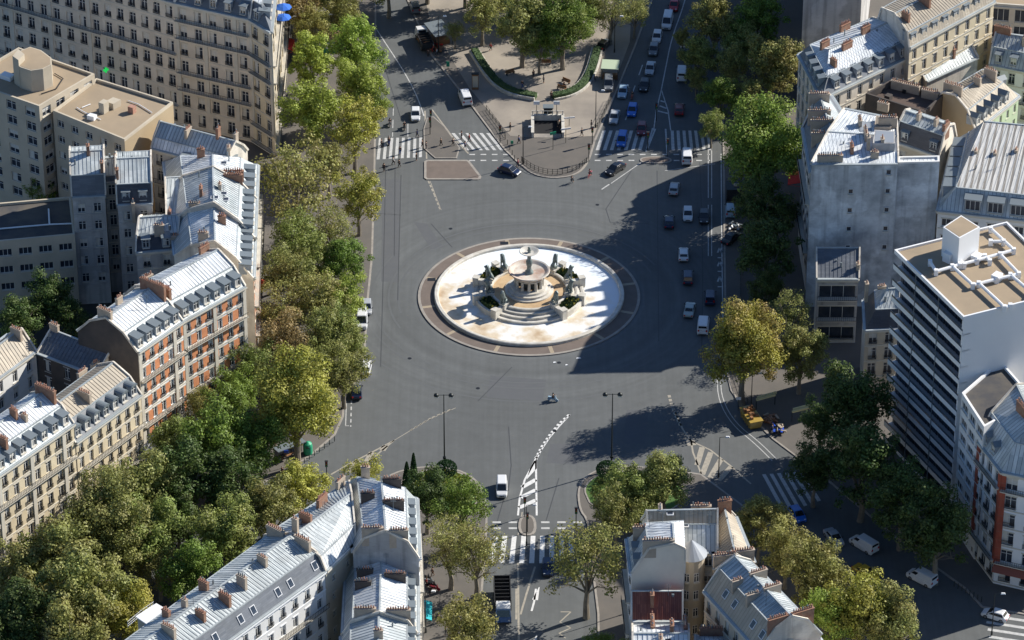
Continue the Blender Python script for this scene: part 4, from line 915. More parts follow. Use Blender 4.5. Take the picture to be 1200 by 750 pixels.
gm.box(0, 2.7, -.05, 0, 2.12, 2.2, 0); gm = gm.build('window', ['steel', 'glass'], link=False)
for k in range(FL):
    zz = k * st
    b = MB(); o0 = q[0] + n * .05; o1 = q[1] + n * .05
    b.bar(o0, o1, 1.5, zz - .12, zz + .12, 0, 1)
    b.bar(o0, o1, .12, zz + .12, zz + .72, 0, 1)
    b.bar(o0 + n * -.03, o1 - n * .03, .05, zz + 1.0, zz + 1.06, 1, 1); b.bar(o0 - n * .03, o1 - n * .03, .03, zz + .62, zz + .95, 2, 1)
    for c in range(1, 3): x = o0.lerp(o1, c / 3) + n * 1.3 - n * 1.2; b.tube(x + Vector((0, 0, zz)), x + Vector((0, 0, zz + st - .12)), .07, .07, 6, 1)
    b.build('balcony', ['white_band', 'zinc', 'glass'], tb_, origin=org)
    for c in range(6):
        p_ = a0 + d * (.9 + c * (L - 1.2) / 6) + n * .12; inst('window', gm, tb_, Vector((p_.x, p_.y, zz + .14)) - org, rz)
bld = (tb_, None, q, org, None)
rfm = MB(); ins = inset([tuple(x)[:2] for x in q], .3); rfm.face([(x, y, z + .02) for x, y in ins], 0)
for i in range(4):
    j = (i + 1) % 4; rfm.hexa([(*tuple(q[i])[:2], z - .3), (*tuple(q[j])[:2], z - .3), (*ins[j], z - .3), (*ins[i], z - .3)], [(*tuple(q[i])[:2], z + .4), (*tuple(q[j])[:2], z + .4), (*ins[j], z + .4), (*ins[i], z + .4)], 1)
ro = rfm.build('roof', ['roof_gravel', 'trimw'], tb_, origin=org); bld = (tb_, ro, q, org, None)
roofbits(bld, z, [('lift_house', [(1103, 300), (1122, 313), (1146, 300), (1124, 286)], 5.2, 'trimw', 0, 'roof_gravel'), ('lift_house', [(1104, 306), (1113, 310), (1120, 304), (1111, 300)], 1.6, 'trimw'),
   ('fan_box', [(1137, 307), (1145, 310), (1151, 305), (1143, 302)], 1.2, 'duct'), ('fan_box', [(1161, 330), (1169, 333), (1175, 328), (1167, 325)], 1.2, 'duct')])
ducts(bld, z, [[(1090, 307), (1097, 318), (1125, 310), (1145, 305), (1188, 293), (1161, 268)], [(1161, 283), (1176, 283)], [(1116, 312), (1140, 334), (1168, 327), (1194, 321), (1172, 298)], [(1147, 332), (1177, 360), (1184, 358)], [(1184, 322), (1210, 344)], [(1122, 303), (1130, 310)], [(1154, 300), (1160, 306)]], .27)
q12 = flat('white banded modern building with small roof terrace at the foot of the tall balcony block', (1127, 463), (1153, 503), (1212, 470), (1172, 424), 24, (W_, Bk, Bk, Bk), 'white_band', roofm='roof_dark', trim='white_band', spec=dict(ms, w=2.6, h=1.5, p=3.1, st=3.0, kind='wide'), group='flat roofed buildings', espec={'party': 'white_band'})
R13 = ab('rounded corner building of red brick and white stone with grey zinc roof and shop awning', (1147, 518), (1174, 553), (1250, 570), (1216, 476), 20.5, (W_, W_, Bk, Bk), 'trimw', roofm='zinc', lowm='zinc', din=2.4, h1=4.0, h2=2.4, brickm='redbrick', dormers='gable', spec=dict(p=2.9, w=1.8, h=2.2, st=3.1, balc=(1, 5), piers=3, piermi=2, pw=1.0, gfrow=True), chims=[(.4, .5, 7, 'a', 1.4, True), (.8, .5, 5, 'a', 1.2, True)])
p0, p1 = R13[2][1], R13[2][2]; dd = (p1 - p0).normalized(); nn = Vector((dd.y, -dd.x, 0))
b = MB(); b.hexa([tuple(p0 + Vector((0, 0, 4.3))), tuple(p1 + Vector((0, 0, 4.3))), tuple(p1 + nn * 1.6 + Vector((0, 0, 3.3))), tuple(p0 + nn * 1.6 + Vector((0, 0, 3.3)))], [tuple(p0 + Vector((0, 0, 4.4))), tuple(p1 + Vector((0, 0, 4.4))), tuple(p1 + nn * 1.6 + Vector((0, 0, 3.4))), tuple(p0 + nn * 1.6 + Vector((0, 0, 3.4)))]); b.build('shop_awning', 'redbrick', R13[0], origin=R13[3])
ab('building with blue grey roof between the tan roofs at the right edge, lower one', (1086, 96), (1146, 68), (1122, 50), (1062, 74), 15, (Bk, Bk, Re, Bk), 'white', roof='gable', roofm='zinc', h2=1.8, chims=[(.1, .5, 6, 'x'), (.6, .4, 6, 'x', 1.1, True)], slopeedges=[True, False, True, False])
ab('building with blue grey roof at the right edge below the crossing street', (1160, 76), (1230, 90), (1240, 56), (1172, 48), 14, (W_, Bk, Re, Bk), 'white', roofm='zinc', lowm='zinc', chims=[(.1, .5, 8, 'a', 1.0, True), (.5, .4, 5, 'x')])
ab('cream building with dark shop front in the top right corner', (1160, 6), (1240, 12), (1240, -30), (1162, -34), 8, (W_, Bk, Bk, Bk), 'cream', roof='flat', roofm='roof_gravel', spec=dict(p=4.5, w=3.2, h=2.6, gf=.8, st=3.6, kind='wide', balc=(), rail=False), trim='trim')
# the row of tall buildings goes on north of the blank grey wall, beyond the top edge; it shades the right avenue
for k, (y0, y1) in enumerate(((36, -60), (-64, -160), (-164, -260))):
    ab(('next', 'second', 'third')[k] + ' building of the avenue row behind the blank grey wall, cut by the top edge', *gz([(946 + k * 12, y0), (1016 + k * 12, y0), (1026 + k * 12, y1), (956 + k * 12, y1)], 27), 27, (Bk, Bk, Bk, W_), 'cream', world=True, spec=dict(p=3.4, rail=False, longbalc=False), chims=[(.5, .5, 6, 'a')], dormers=None, espec={'party': 'grey'}, slopeedges=[False, True, False, True])
# ---- bottom
ab('long white apartment building with grey green zinc roof and slate band of skylights', (190, 808), (381, 669), (306, 639), (115, 780), 20, (W_, Bk, Re, Bk), 'white', roofm='zinc', lowm='slate', din=1.6, h1=2.6, h2=1.6, dormers='sky', spec=dict(p=2.7, w=1.1, st=3.1, h=1.9), trim='trimw',
   chims=[(.985, .3, 7, 'x', 1.2), (.985, .72, 8, 'x', 1.2), (.62, .34, 4, 'x', 1.6, False), (.52, .68, 4, 'x', 1.4, True), (.5, .3, 5, 'x', 1.3, True), (.78, .42, 4, 'x', 1.1), (.38, .62, 2, 'x', 1.2), (.36, .32, 4, 'x', 1.1, True), (.3, .7, 3, 'x', 1.0, True), (.2, .4, 6, 'x')])
ab('wedge shaped building with white zinc roof joining the long white building to the chimney row', (382, 669), (416, 636), (408, 573), (306, 639), 20, (W_, Bk, Re, Bk), 'beige', roofm='zinc', lowm='zinc_white', din=.9, h1=2.2, h2=1.6, dormers=None, spec=dict(p=3.6, w=.8, h=1.0, st=3.1, rail=False, longbalc=False, band=False), chims=[(.3, .6, 5, 'x', 1.3, True), (.05, .5, 2, 'x', 2.6), (.62, .75, 6, 'a', 1.3, True), (.9, .9, 5, 'a', 1.2)])
ab('building with bright zinc roof and black chimney stacks at the tip of the block', (491, 654), (488, 585), (405, 566), (414, 648), 20, (W_, W_, Re, Bk), 'white', roofm='zinc_white', lowm='zinc', din=1.6, h1=2.8, h2=1.6, dormers='box', spec=dict(p=2.6, st=3.1), trim='trimw',
   chims=[(.02, .3, 7, 'x', .9), (.02, .7, 8, 'x', .9), (.45, .35, 8, 'x', 1.0, 'darkwall'), (.52, .72, 5, 'x', 1.2, 'darkwall'), (.8, .35, 7, 'x', 1.0, 'darkwall'), (.9, .72, 3, 'x', 1.3)], espec={'party': 'grey'})
ab('building with white zinc gable roof below the grey chimney wall', (489, 742), (489, 664), (406, 664), (402, 742), 15, (W_, Bk, Re, Bk), 'white', roofm='zinc_white', lowm='zinc', din=1.4, h1=2.3, h2=1.5, spec=dict(p=2.6, st=3.1), trim='trimw', chims=[(.02, .25, 9, 'x', 1.0), (.02, .7, 8, 'x', 1.0), (.55, .3, 8, 'x', .9, 'darkwall'), (.62, .72, 6, 'x', .9, 'darkwall'), (.45, .74, 6, 'x', .9, 'darkwall')])
ab('building with pale zinc roof on the bottom edge left of the market pavement', (489, 812), (489, 746), (400, 746), (398, 812), 14.5, (W_, Bk, Re, Bk), 'white', roofm='zinc', lowm='zinc', din=1.4, h1=2.3, h2=1.5, spec=dict(p=2.6, st=3.1), trim='trimw', chims=[(.6, .5, 3, 'x')])
# bottom right block
ab('white corner building with curved zinc mansard and tall blank cream end wall', (735, 632), (740, 672), (802, 672), (800, 628), 18, (W_, Bk, Re, Bk), 'white', roofm='zinc_white', lowm='zinc', din=2.4, h1=4.4, h2=.9, rt=.7, spec=dict(p=2.8, st=3.1), trim='trimw', chims=[(.97, .5, 12, 'x', .8), (.35, .2, 5, 'x', 1.0)], slopeedges=[True, False, False, True], dormers='gable', espec={'party': 'creamwall'})
S3 = ab('north wing with weathered zinc roof round a little turret in the court', (764, 648), (840, 648), (838, 606), (752, 610), 18, (W_, Bk, Re, Bk), 'beige', roofm='zinc_tan', lowm='zinc', din=3.0, h1=3.0, h2=1.6, dormers=None, spec=dict(p=2.6, st=3.1, rail=False, longbalc=False), chims=[(.85, .75, 4, 'a', 1.5), (.75, .8, 5, 'a', 1.6), (.2, .6, 5, 'x', .9)], sky=2)
c = P(810, 652, 18); c.z = 0; c = c - S3[3]; b = MB(); b.lathe([(2.0, 0), (2.0, 18.3), (2.2, 18.4), (2.2, 18.6)], 18, c=(c.x, c.y)); b.lathe([(2.35, 18.6), (.05, 20.9)], 18, c=(c.x, c.y), mi=1)
tu = b.build('turret', ['beige', 'zinc_white'], S3[0])
for k in range(4):
    for aa in (-1.2, -1.9): inst('window', winm(.8, 1.5, 'double', 0), tu, (c.x + 2.0 * math.cos(aa) * 1.12, c.y + 2.0 * math.sin(aa) * 1.12, 5.5 + k * 3.1), aa + math.pi / 2)
ab('east wing with folded zinc roof and a long white chimney wall', (884, 660), (862, 606), (834, 608), (838, 668), 18, (Re, Bk, Re, Bk), 'white', roof='gable', roofm='zinc_tan', h2=2.2, chims=[(.03, .3, 9, 'x', .9), (.03, .75, 9, 'x', .9), (.95, .5, 5, 'x', 1.2, True)], slopeedges=[True, False, True, False])
ab('low building with dark red tiled roof below the blank cream end wall', (741, 728), (799, 728), (798, 700), (740, 700), 13.2, (Bk, Bk, Re, Bk), 'beige', roof='gable', roofm='tile', h2=3.2, chims=[(.4, .3, 2, 'x', 1.5, True)], slopeedges=[True, False, True, False])
ab('small white building with zinc roofs and two rows of chimney pots on the bottom edge', (742, 785), (806, 785), (806, 732), (742, 732), 13, (Bk, Bk, Bk, Bk), 'white', roof='gable', roofm='zinc_white', h2=2.4, chims=[(.35, .9, 8, 'x', .9, True), (.95, .85, 8, 'x', .8, True), (.7, .6, 4, 'x', 1.4, True), (.5, .35, 4, 'x')], slopeedges=[True, False, True, False], sky=3)
ab('narrow white gabled building on the bottom edge beside the long blue roof', (816, 792), (852, 792), (852, 744), (816, 744), 13, (Bk, Bk, Bk, Bk), 'white', roof='gable', roofm='zinc_white', h2=2.0, chims=[(.5, .95, 9, 'a', 1.2, True)], slopeedges=[False, True, False, True])
ab('long building with blue zinc roof stepped by white chimney walls above the trees', (826, 693), (890, 764), (962, 744), (896, 676), 17.5, (W_, Bk, Re, W_), 'beige', roofm='zinc', lowm='zinc_tan', din=2.3, h1=3.4, h2=1.4, dormers='sky', spec=dict(p=2.6, st=3.1, w=1.1), chims=[(.3, .6, 7, 'x', .7), (.3, .25, 4, 'x', .9), (.55, .6, 7, 'x', .7), (.55, .28, 5, 'x', .9), (.98, .3, 8, 'x', 1.1, True), (.98, .7, 9, 'x', 1.1, True)], slopeedges=[True, False, True, False])
ab('building with beige batten roof in the bottom edge below the blue roof', (888, 792), (950, 860), (1020, 838), (960, 748), 15.5, (W_, Bk, Re, Bk), 'beige', roof='gable', roofm='zinc_stripe', h2=2.6, chims=[(.2, .3, 5, 'x', 1.2, True), (.25, .72, 5, 'x', 1.2, True)], spec=dict(p=2.8))
# ------------------------------------------------------------------ trees
def tree_proto(seed, dens=1.0, hr=8.0, cr=5.0, cz=9.0, ch=6.0, leaf=.30, nclump=46, limbs=9):
    """crown centred at height cz, half width cr, half height ch"""
    rnd = random.Random(seed); tk = MB(); cw = MB()
    base = cz - ch * .95
    def wob(p, a): return Vector((p[0] + rnd.uniform(-a, a), p[1] + rnd.uniform(-a, a), p[2]))
    p0 = Vector((0, 0, -.1)); p1 = wob((0, 0, base * .6), .12); p2 = wob((0, 0, max(base, 2.2) + .6), .25); r0 = .34
    tk.tube(p0, p1, r0 * 1.25, r0 * .95, 8); tk.tube(p1, p2, r0 * .95, r0 * .78, 8)
    ends = []
    for i in range(limbs):
        a = 2 * math.pi * i / limbs + rnd.uniform(-.4, .4); up = rnd.uniform(.1, .95); rr = cr * rnd.uniform(.55, .85) * (1 - up * .35)
        e = Vector((rr * math.cos(a), rr * math.sin(a), base + up * ch * 1.6)); m_ = p2.lerp(e, .45) + Vector((rnd.uniform(-.3, .3), rnd.uniform(-.3, .3), .5))
        tk.tube(p2 - Vector((0, 0, .3)), m_, r0 * .42, r0 * .26, 6); tk.tube(m_, e, r0 * .26, r0 * .10, 5); ends.append(e)
        for j in range(4):
            s_ = m_.lerp(e, rnd.uniform(.1, .9)); q = s_ + Vector((rnd.uniform(-1, 1), rnd.uniform(-1, 1), rnd.uniform(-.1, 1))) * cr * .34; tk.tube(s_, q, r0 * .13, r0 * .04, 4); ends.append(q)
    lead = p2 + Vector((0, 0, ch * 1.1)); tk.tube(p2, lead, r0 * .6, r0 * .12, 6); ends.append(lead)
    cl = []
    for i in range(nclump):
        # spread over the shell and through the volume
        z_ = rnd.uniform(-.85, 1); a = rnd.uniform(0, 6.283); rr = math.sqrt(max(0, 1 - z_ * z_)); k = rnd.uniform(.45, .86) if rnd.random() < .75 else rnd.uniform(.1, .5)
        lop = 1 + .16 * math.sin(a * 2 + seed) + .10 * math.sin(a * 3 + seed * 2.3)
        cl.append((Vector((cr * rr * math.cos(a) * k * lop, cr * rr * math.sin(a) * k * lop, cz + ch * z_ * k)), rnd.uniform(.16, .30) * cr))
    for e in ends:
        if rnd.random() < .5: cl.append((e, cr * rnd.uniform(.13, .2)))
    per = int(150 * dens * (.30 / leaf) ** 1.5)
    for c, r_ in cl:
        for _ in range(int(per * (r_ / (cr * .23)) ** 2)):
            while True:
                d = Vector((rnd.gauss(0, 1), rnd.gauss(0, 1), rnd.gauss(0, .8)));
                if d.length > .01: break
            d.normalize(); q = c + d * r_ * (rnd.random() ** .45) * Vector((1, 1, .8)).length / 1.62
            n = (d + Vector((rnd.uniform(-.7, .7), rnd.uniform(-.7, .7), rnd.uniform(-.2, .9)))).normalized(); x = n.orthogonal().normalized(); t = rnd.uniform(0, 6.28)
            x = (Matrix.Rotation(t, 3, n) @ x); y = n.cross(x); s_ = leaf * rnd.uniform(.6, 1.25)
            cw.face([q - x * s_ * .5, q + y * s_ * .42, q + x * s_ * .6, q - y * s_ * .42])
    return tk.build('trunk', 'bark', link=False), cw.build('crown', 'leaf', link=False)
TP = {'full': [tree_proto(s, 1.25, nclump=60) for s in (1, 2, 3, 4)], 'mid': [tree_proto(s, .9, nclump=54) for s in (11, 12, 13)], 'thin': [tree_proto(s, .42, leaf=.26, nclump=54, limbs=12) for s in (21, 22)],
      'big': [tree_proto(31, 1.4, nclump=84, leaf=.24)], 'tall': [tree_proto(41, 1.0, cr=3.8, cz=9, ch=6.5), tree_proto(42, .8, cr=3.9, cz=9, ch=6.5)]}
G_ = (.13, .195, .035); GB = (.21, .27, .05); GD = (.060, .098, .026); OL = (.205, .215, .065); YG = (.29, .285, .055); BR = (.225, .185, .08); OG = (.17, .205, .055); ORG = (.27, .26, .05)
CW = {G_: 'green', GB: 'bright green', GD: 'dark green', OL: 'olive', YG: 'yellow green', BR: 'brownish', OG: 'dull green', ORG: 'golden brown'}
ti = 0
def tree(u, v, r, col, kind, where, aut=.55, zc=9.0, name='plane_tree', hs=1.0):
    r = r * (1.03 if u < 460 else .95 if kind != 'big' else .88); aut *= .62
    """u, v: crown centre in the photograph, r: its half width there; zc height of the crown centre"""
    global ti
    pr = TP[kind][ti % len(TP[kind])]; ti += 1
    k = r / 6.9 / 5.0 * 1.24
    if kind == 'tall': k = r / 6.9 / 3.8 * 1.24
    z_ = 9.0 * k * hs * .92; hs = hs * .92; p_ = P(u, v, z_); p_.z = .12
    o = empty(name, p_, (ti * 2.399) % 6.283, k); o.scale = (k, k, k * hs)
    rr = random.Random(ti); f = rr.uniform(1.0, 1.3); c = (col[0] * f * rr.uniform(.93, 1.07), col[1] * f, col[2] * f, aut)
    inst('trunk', pr[0], o); inst('crown', pr[1], o, col=c)
    tag(o, ('thin ' if kind == 'thin' else 'full ' if kind == 'big' else '') + CW[col] + ' tree ' + where, 'tree', 'trees round the square')
for t in [
 (385, 190, 24, OL, 'mid', 'between the bare tree and the yellow kerb tree, left of the crossing', .5), (365, 30, 22, OL, 'mid', 'just above the red awning at the top left', .5), (440, 120, 18, GB, 'mid', 'leaning over the kerb of the upper left avenue', .3), (390, 385, 26, OG, 'mid', 'under the row behind the parked white cars', .5), (362, 305, 26, OG, 'mid', 'in the middle of the west row, level with the fountain top', .4), (280, 455, 22, G_, 'mid', 'squeezed under the brick balconies', .2), (205, 520, 26, OG, 'full', 'hiding the foot of the brick building', .3), (235, 480, 20, OL, 'mid', 'small against the brick wall', .4),
 (455, -30, 30, OL, 'full', 'beyond the top edge over the left avenue', .4), (500, -48, 34, OL, 'full', 'beyond the top edge behind the tipper truck', .4), (545, -40, 32, OL, 'full', 'beyond the top edge at the garden corner', .4), (480, -85, 34, OL, 'full', 'far beyond the top edge over the left avenue', .4), (625, -50, 36, OL, 'full', 'beyond the top edge behind the garden', .4), (700, -45, 34, OL, 'full', 'beyond the top edge by the queue of cars', .4), (845, -35, 34, OL, 'full', 'beyond the top edge on the east side', .4), (895, -30, 34, OL, 'full', 'beyond the top edge beside the dark wall', .4), (800, 44, 12, OL, 'mid', 'slender above the dark blue car on the right avenue', .4), (820, 66, 24, OG, 'full', 'above the white van lane in the east row', .4), (872, 50, 26, OG, 'full', 'inside the top of the east row', .4),
 (350, 6, 27, BR, 'mid', 'in the top left beside the corner stone building', .7), (400, 8, 27, OL, 'mid', 'at the top edge between corner building and avenue', .6),
 (416, 55, 31, GB, 'full', 'behind the orange roofed kiosk at the avenue kerb', .15), (362, 72, 25, GB, 'tall', 'left of the orange roofed kiosk', .15),
 (418, 98, 28, GB, 'full', 'at the avenue kerb below the kiosk', .25), (368, 128, 34, GB, 'full', 'beside the corner building, above the crossing', .2), (415, 148, 31, YG, 'mid', 'at the left end of the upper left zebra crossing', .7),
 (348, 215, 46, OL, 'thin', 'with bare twigs, left of the upper crossing', .9), (420, 228, 27, YG, 'mid', 'at the kerb just below the upper left crossing', .8),
 (345, 283, 30, OG, 'mid', 'beside the long white roof, upper one', .4), (388, 268, 26, OL, 'thin', 'behind the kerb tree below the upper crossing', .8), (404, 308, 25, G_, 'full', 'vivid, at the west kerb level with the fountain top', .1),
 (340, 325, 30, OL, 'mid', 'beside the bend of the long white roof', .7), (402, 345, 25, GB, 'mid', 'at the west kerb level with the fountain middle', .3), (330, 362, 28, OL, 'thin', 'next to the brick facade, upper one', .8),
 (376, 352, 28, OL, 'mid', 'behind the west kerb level with the fountain', .7), (334, 398, 29, BR, 'mid', 'between the brick facade and the kerb, rusty crown', 1), (386, 392, 28, OL, 'mid', 'behind the west kerb, level with the lower fountain rim', .7),
 (412, 405, 20, OG, 'mid', 'leaning over the parked white car at the west kerb', .5), (402, 432, 25, OL, 'mid', 'above the parked dark blue car', .6), (376, 428, 24, OG, 'mid', 'behind the parked dark blue car', .6),
 (346, 466, 44, YG, 'big', 'biggest on the west side, where the kerb bends', .5), (297, 428, 24, OG, 'mid', 'against the lower brick facade', .5), (262, 478, 26, G_, 'full', 'dense, at the foot of the brick building', .1),
 (298, 520, 30, G_, 'full', 'on the avenue corner beside the bus shelter', .1), (246, 520, 36, G_, 'full', 'on the avenue between brick building and bus shelter', .15), (222, 560, 34, GD, 'full', 'in the middle of the left avenue group', .2),
 (272, 562, 32, GD, 'full', 'overhanging the avenue road right of the group', .15), (160, 572, 35, OL, 'full', 'in front of the cream building with tan roof', .4), (124, 606, 40, OL, 'big', 'in front of the yellow stone facade', .5),
 (66, 650, 36, OL, 'full', 'beside the yellow stone facade near the left edge', .6), (20, 675, 32, OL, 'full', 'at the left edge beside the shop awning', .6), (172, 622, 32, OG, 'full', 'in the avenue middle row, upper one', .4),
 (208, 606, 26, GD, 'full', 'in the avenue middle row beside the road', .3), (98, 692, 38, OL, 'full', 'left of the parked white cars on the avenue', .55), (38, 720, 34, GD, 'full', 'in the bottom left corner, dense', .2),
 (262, 622, 32, OG, 'full', 'above the long grey green roof, upper one', .45), (318, 592, 30, OL, 'full', 'above the long white building, middle one', .5), (225, 668, 27, G_, 'full', 'beside the glass roofed terrace', .3),
 (186, 662, 22, OL, 'thin', 'between parked cars and the yellow green tree', .5), (92, 738, 34, OL, 'full', 'on the bottom edge left', .6), (0, 742, 30, GD, 'full', 'in the very bottom left corner', .2),
 (352, 574, 26, YG, 'full', 'behind the wedge shaped zinc roof', .45), (426, 561, 21, YG, 'mid', 'behind the tip of the bottom left block', .5), (150, 722, 28, YG, 'full', 'left of the glass roofed terrace on the bottom edge', .5), (128, 655, 28, OL, 'mid', 'above the parked white cars', .5), (60, 600, 20, OL, 'mid', 'close to the yellow stone facade, small', .5),
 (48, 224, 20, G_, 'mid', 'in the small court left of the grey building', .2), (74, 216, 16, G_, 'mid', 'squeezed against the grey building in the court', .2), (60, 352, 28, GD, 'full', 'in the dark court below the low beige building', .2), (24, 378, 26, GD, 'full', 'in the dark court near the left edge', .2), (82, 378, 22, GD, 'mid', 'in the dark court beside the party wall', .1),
 (500, 580, 26, GD, 'full', 'dense, on the left lawn island beside the pointed shrubs', .05, ), (540, 592, 28, G_, 'mid', 'on the left lawn island facing the road', .3), (528, 636, 31, OL, 'thin', 'with bare limbs on the pavement, left of its twin', .8), (558, 646, 31, OL, 'thin', 'with bare limbs on the pavement, nearest the lorry', .8),
 (548, 738, 32, OL, 'mid', 'on the bottom edge left of the lorry', .6), (742, 574, 28, OG, 'full', 'on the right lawn island', .4), (780, 562, 29, OL, 'full', 'behind the right lawn island', .5), (722, 600, 25, OL, 'mid', 'on the lower tip of the right lawn island', .5), (756, 600, 20, OG, 'mid', 'against the white corner building', .4),
 (688, 652, 40, OL, 'thin', 'with dark limbs over the blue car at the bottom', .7), (705, 762, 20, G_, 'mid', 'on the bottom edge right of the zigzag line', .3),
 (890, 612, 27, OL, 'full', 'behind the chimney wall of the bottom right block', .6), (922, 640, 28, OL, 'full', 'in front of the silver car, bottom right block', .7), (958, 668, 33, OL, 'full', 'in front of the yellow car, bottom right block', .7), (972, 722, 28, GB, 'full', 'beside the beige batten roof', .2), (1008, 708, 34, YG, 'full', 'lowest in the row of the bottom right block', .5), (1046, 728, 32, OL, 'full', 'at the end of the row over the dark road', .7),
 (872, 402, 45, ORG, 'big', 'standing alone at the east kerb, largest crown there', 1.35), (926, 366, 27, OL, 'thin', 'behind the golden brown tree, against the low building', .6), (938, 414, 28, OL, 'full', 'right of the golden brown tree', .6),
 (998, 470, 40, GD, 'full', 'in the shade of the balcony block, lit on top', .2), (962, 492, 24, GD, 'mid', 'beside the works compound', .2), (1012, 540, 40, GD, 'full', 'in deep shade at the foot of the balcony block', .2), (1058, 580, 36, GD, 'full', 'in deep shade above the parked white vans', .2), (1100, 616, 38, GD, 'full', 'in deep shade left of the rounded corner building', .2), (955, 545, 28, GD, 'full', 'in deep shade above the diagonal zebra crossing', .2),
 (836, 26, 31, OL, 'full', 'leftmost in the top row of the east side', .6), (888, 26, 33, G_, 'full', 'in the top row beside the dark grey wall', .2), (905, 74, 36, OL, 'full', 'in front of the crowded white roof', .9), (858, 74, 24, OL, 'mid', 'behind the white van lane, pale twigs', .6), (845, 112, 23, G_, 'full', 'above the right zebra crossing', .2), (880, 112, 22, OL, 'mid', 'between the crossing and the cream building', .5),
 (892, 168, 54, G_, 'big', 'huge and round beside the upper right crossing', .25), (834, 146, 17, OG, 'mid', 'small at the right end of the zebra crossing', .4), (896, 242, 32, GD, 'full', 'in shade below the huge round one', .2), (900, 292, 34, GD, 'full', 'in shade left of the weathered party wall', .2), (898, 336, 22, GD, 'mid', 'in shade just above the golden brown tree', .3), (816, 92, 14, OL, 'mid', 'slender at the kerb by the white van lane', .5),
 (565, 10, 28, OL, 'mid', 'in the garden, leftmost against the avenue', .6), (612, 22, 36, OL, 'full', 'in the garden middle, broad', .5), (660, 26, 38, G_, 'big', 'in the garden, densest, above the right hedge', .4), (690, 6, 24, OG, 'full', 'at the top edge of the garden', .4), (716, 12, 26, OL, 'thin', 'at the top edge beside the queue of cars', .6), (744, 14, 20, OL, 'thin', 'rightmost in the garden by the queue of cars', .7), (632, 52, 22, G_, 'mid', 'lowest in the garden', .4), (533, 36, 14, OL, 'thin', 'young and slender beside the tipper truck', .5), (596, -8, 26, OL, 'mid', 'in the garden cut by the top edge', .5), (650, -14, 26, OL, 'mid', 'cut by the top edge above the densest garden one', .5), (382, -14, 26, OL, 'mid', 'cut by the top edge left', .5)]:
    tree(*t)
# pointed and clipped shrubs on the lawn islands
def shrub(u, v, h, r, kind, label):
    rnd = random.Random(int(u)); b = MB(); tk = MB(); tk.tube((0, 0, 0), (0, 0, h * .5), .1, .06, 6)
    for _ in range(int(900 * max(1, h * r / 3))):
        t = rnd.random(); a = rnd.uniform(0, 6.28)
        if kind == 'cone': z_ = .15 + t * h; rr = r * (1 - t) ** .8 * rnd.uniform(.75, 1) + .04
        else: ph = math.acos(1 - 2 * t); z_ = h / 2 + h / 2 * math.cos(ph) + .1; rr = r * math.sin(ph) * rnd.uniform(.9, 1)
        q = Vector((rr * math.cos(a), rr * math.sin(a), z_)); x = Vector((rnd.gauss(0, 1), rnd.gauss(0, 1), rnd.gauss(0, 1))).normalized(); y = x.orthogonal().normalized(); s_ = .13
        b.face([q - x * s_, q + y * s_, q + x * s_, q - y * s_])
    p_ = P(u, v, 0); p_.z = .2; o = empty('shrub', p_); inst('trunk', tk.build('trunk', 'bark', link=False), o); inst('crown', b.build('crown', 'leaf', link=False), o, col=(.02, .055, .018, 0)); tag(o, label, 'shrub', 'shrubs on the lawn islands')
shrub(477, 572, 4.6, .85, 'cone', 'leftmost pointed cypress shrub on the left lawn island'); shrub(485, 568, 5.6, .8, 'cone', 'taller pointed cypress shrub on the left lawn island')
shrub(523, 559, 2.6, 1.7, 'ball', 'clipped dark ball shrub beside the left tall lamp post'); shrub(711, 560, 2.6, 1.7, 'ball', 'clipped dark ball shrub beside the right tall lamp post')
def bed(name, px, label, col, n=700, h=.5):
    poly = [Vector(tuple(P(u, v))) for u, v in px]; rnd = random.Random(n); xs = [p_.x for p_ in poly]; ys = [p_.y for p_ in poly]; b = MB()
    def inside(x, y):
        c = False
        for i in range(len(poly)):
            a, d = poly[i - 1], poly[i]
            if (a.y > y) != (d.y > y) and x < (d.x - a.x) * (y - a.y) / (d.y - a.y) + a.x: c = not c
        return c
    k = 0
    while k < n:
        x, y = rnd.uniform(min(xs), max(xs)), rnd.uniform(min(ys), max(ys))
        if not inside(x, y): continue
        k += 1; z_ = .2 + rnd.random() * h
        for _ in range(3):
            a = Vector((rnd.gauss(0, 1), rnd.gauss(0, 1), rnd.gauss(0, 1))).normalized(); c = a.orthogonal().normalized(); q = Vector((x + rnd.uniform(-.3, .3), y + rnd.uniform(-.3, .3), z_)); b.face([q - a * .16, q + c * .16, q + a * .16, q - c * .16])
    o = inst(name, b.build(name, 'leaf', link=False), col=col); tag(o, label, 'ground cover', kind='stuff')
bed('ground_cover', [(692, 580), (700, 562), (735, 558), (760, 566), (740, 590), (700, 598)], 'low planting on the right lawn island', (.07, .12, .02, .3))
bed('ground_cover', [(482, 566), (500, 556), (530, 556), (552, 566), (548, 590), (490, 590)], 'low yellow green planting on the left lawn island', (.16, .19, .02, .2), 900, .9)
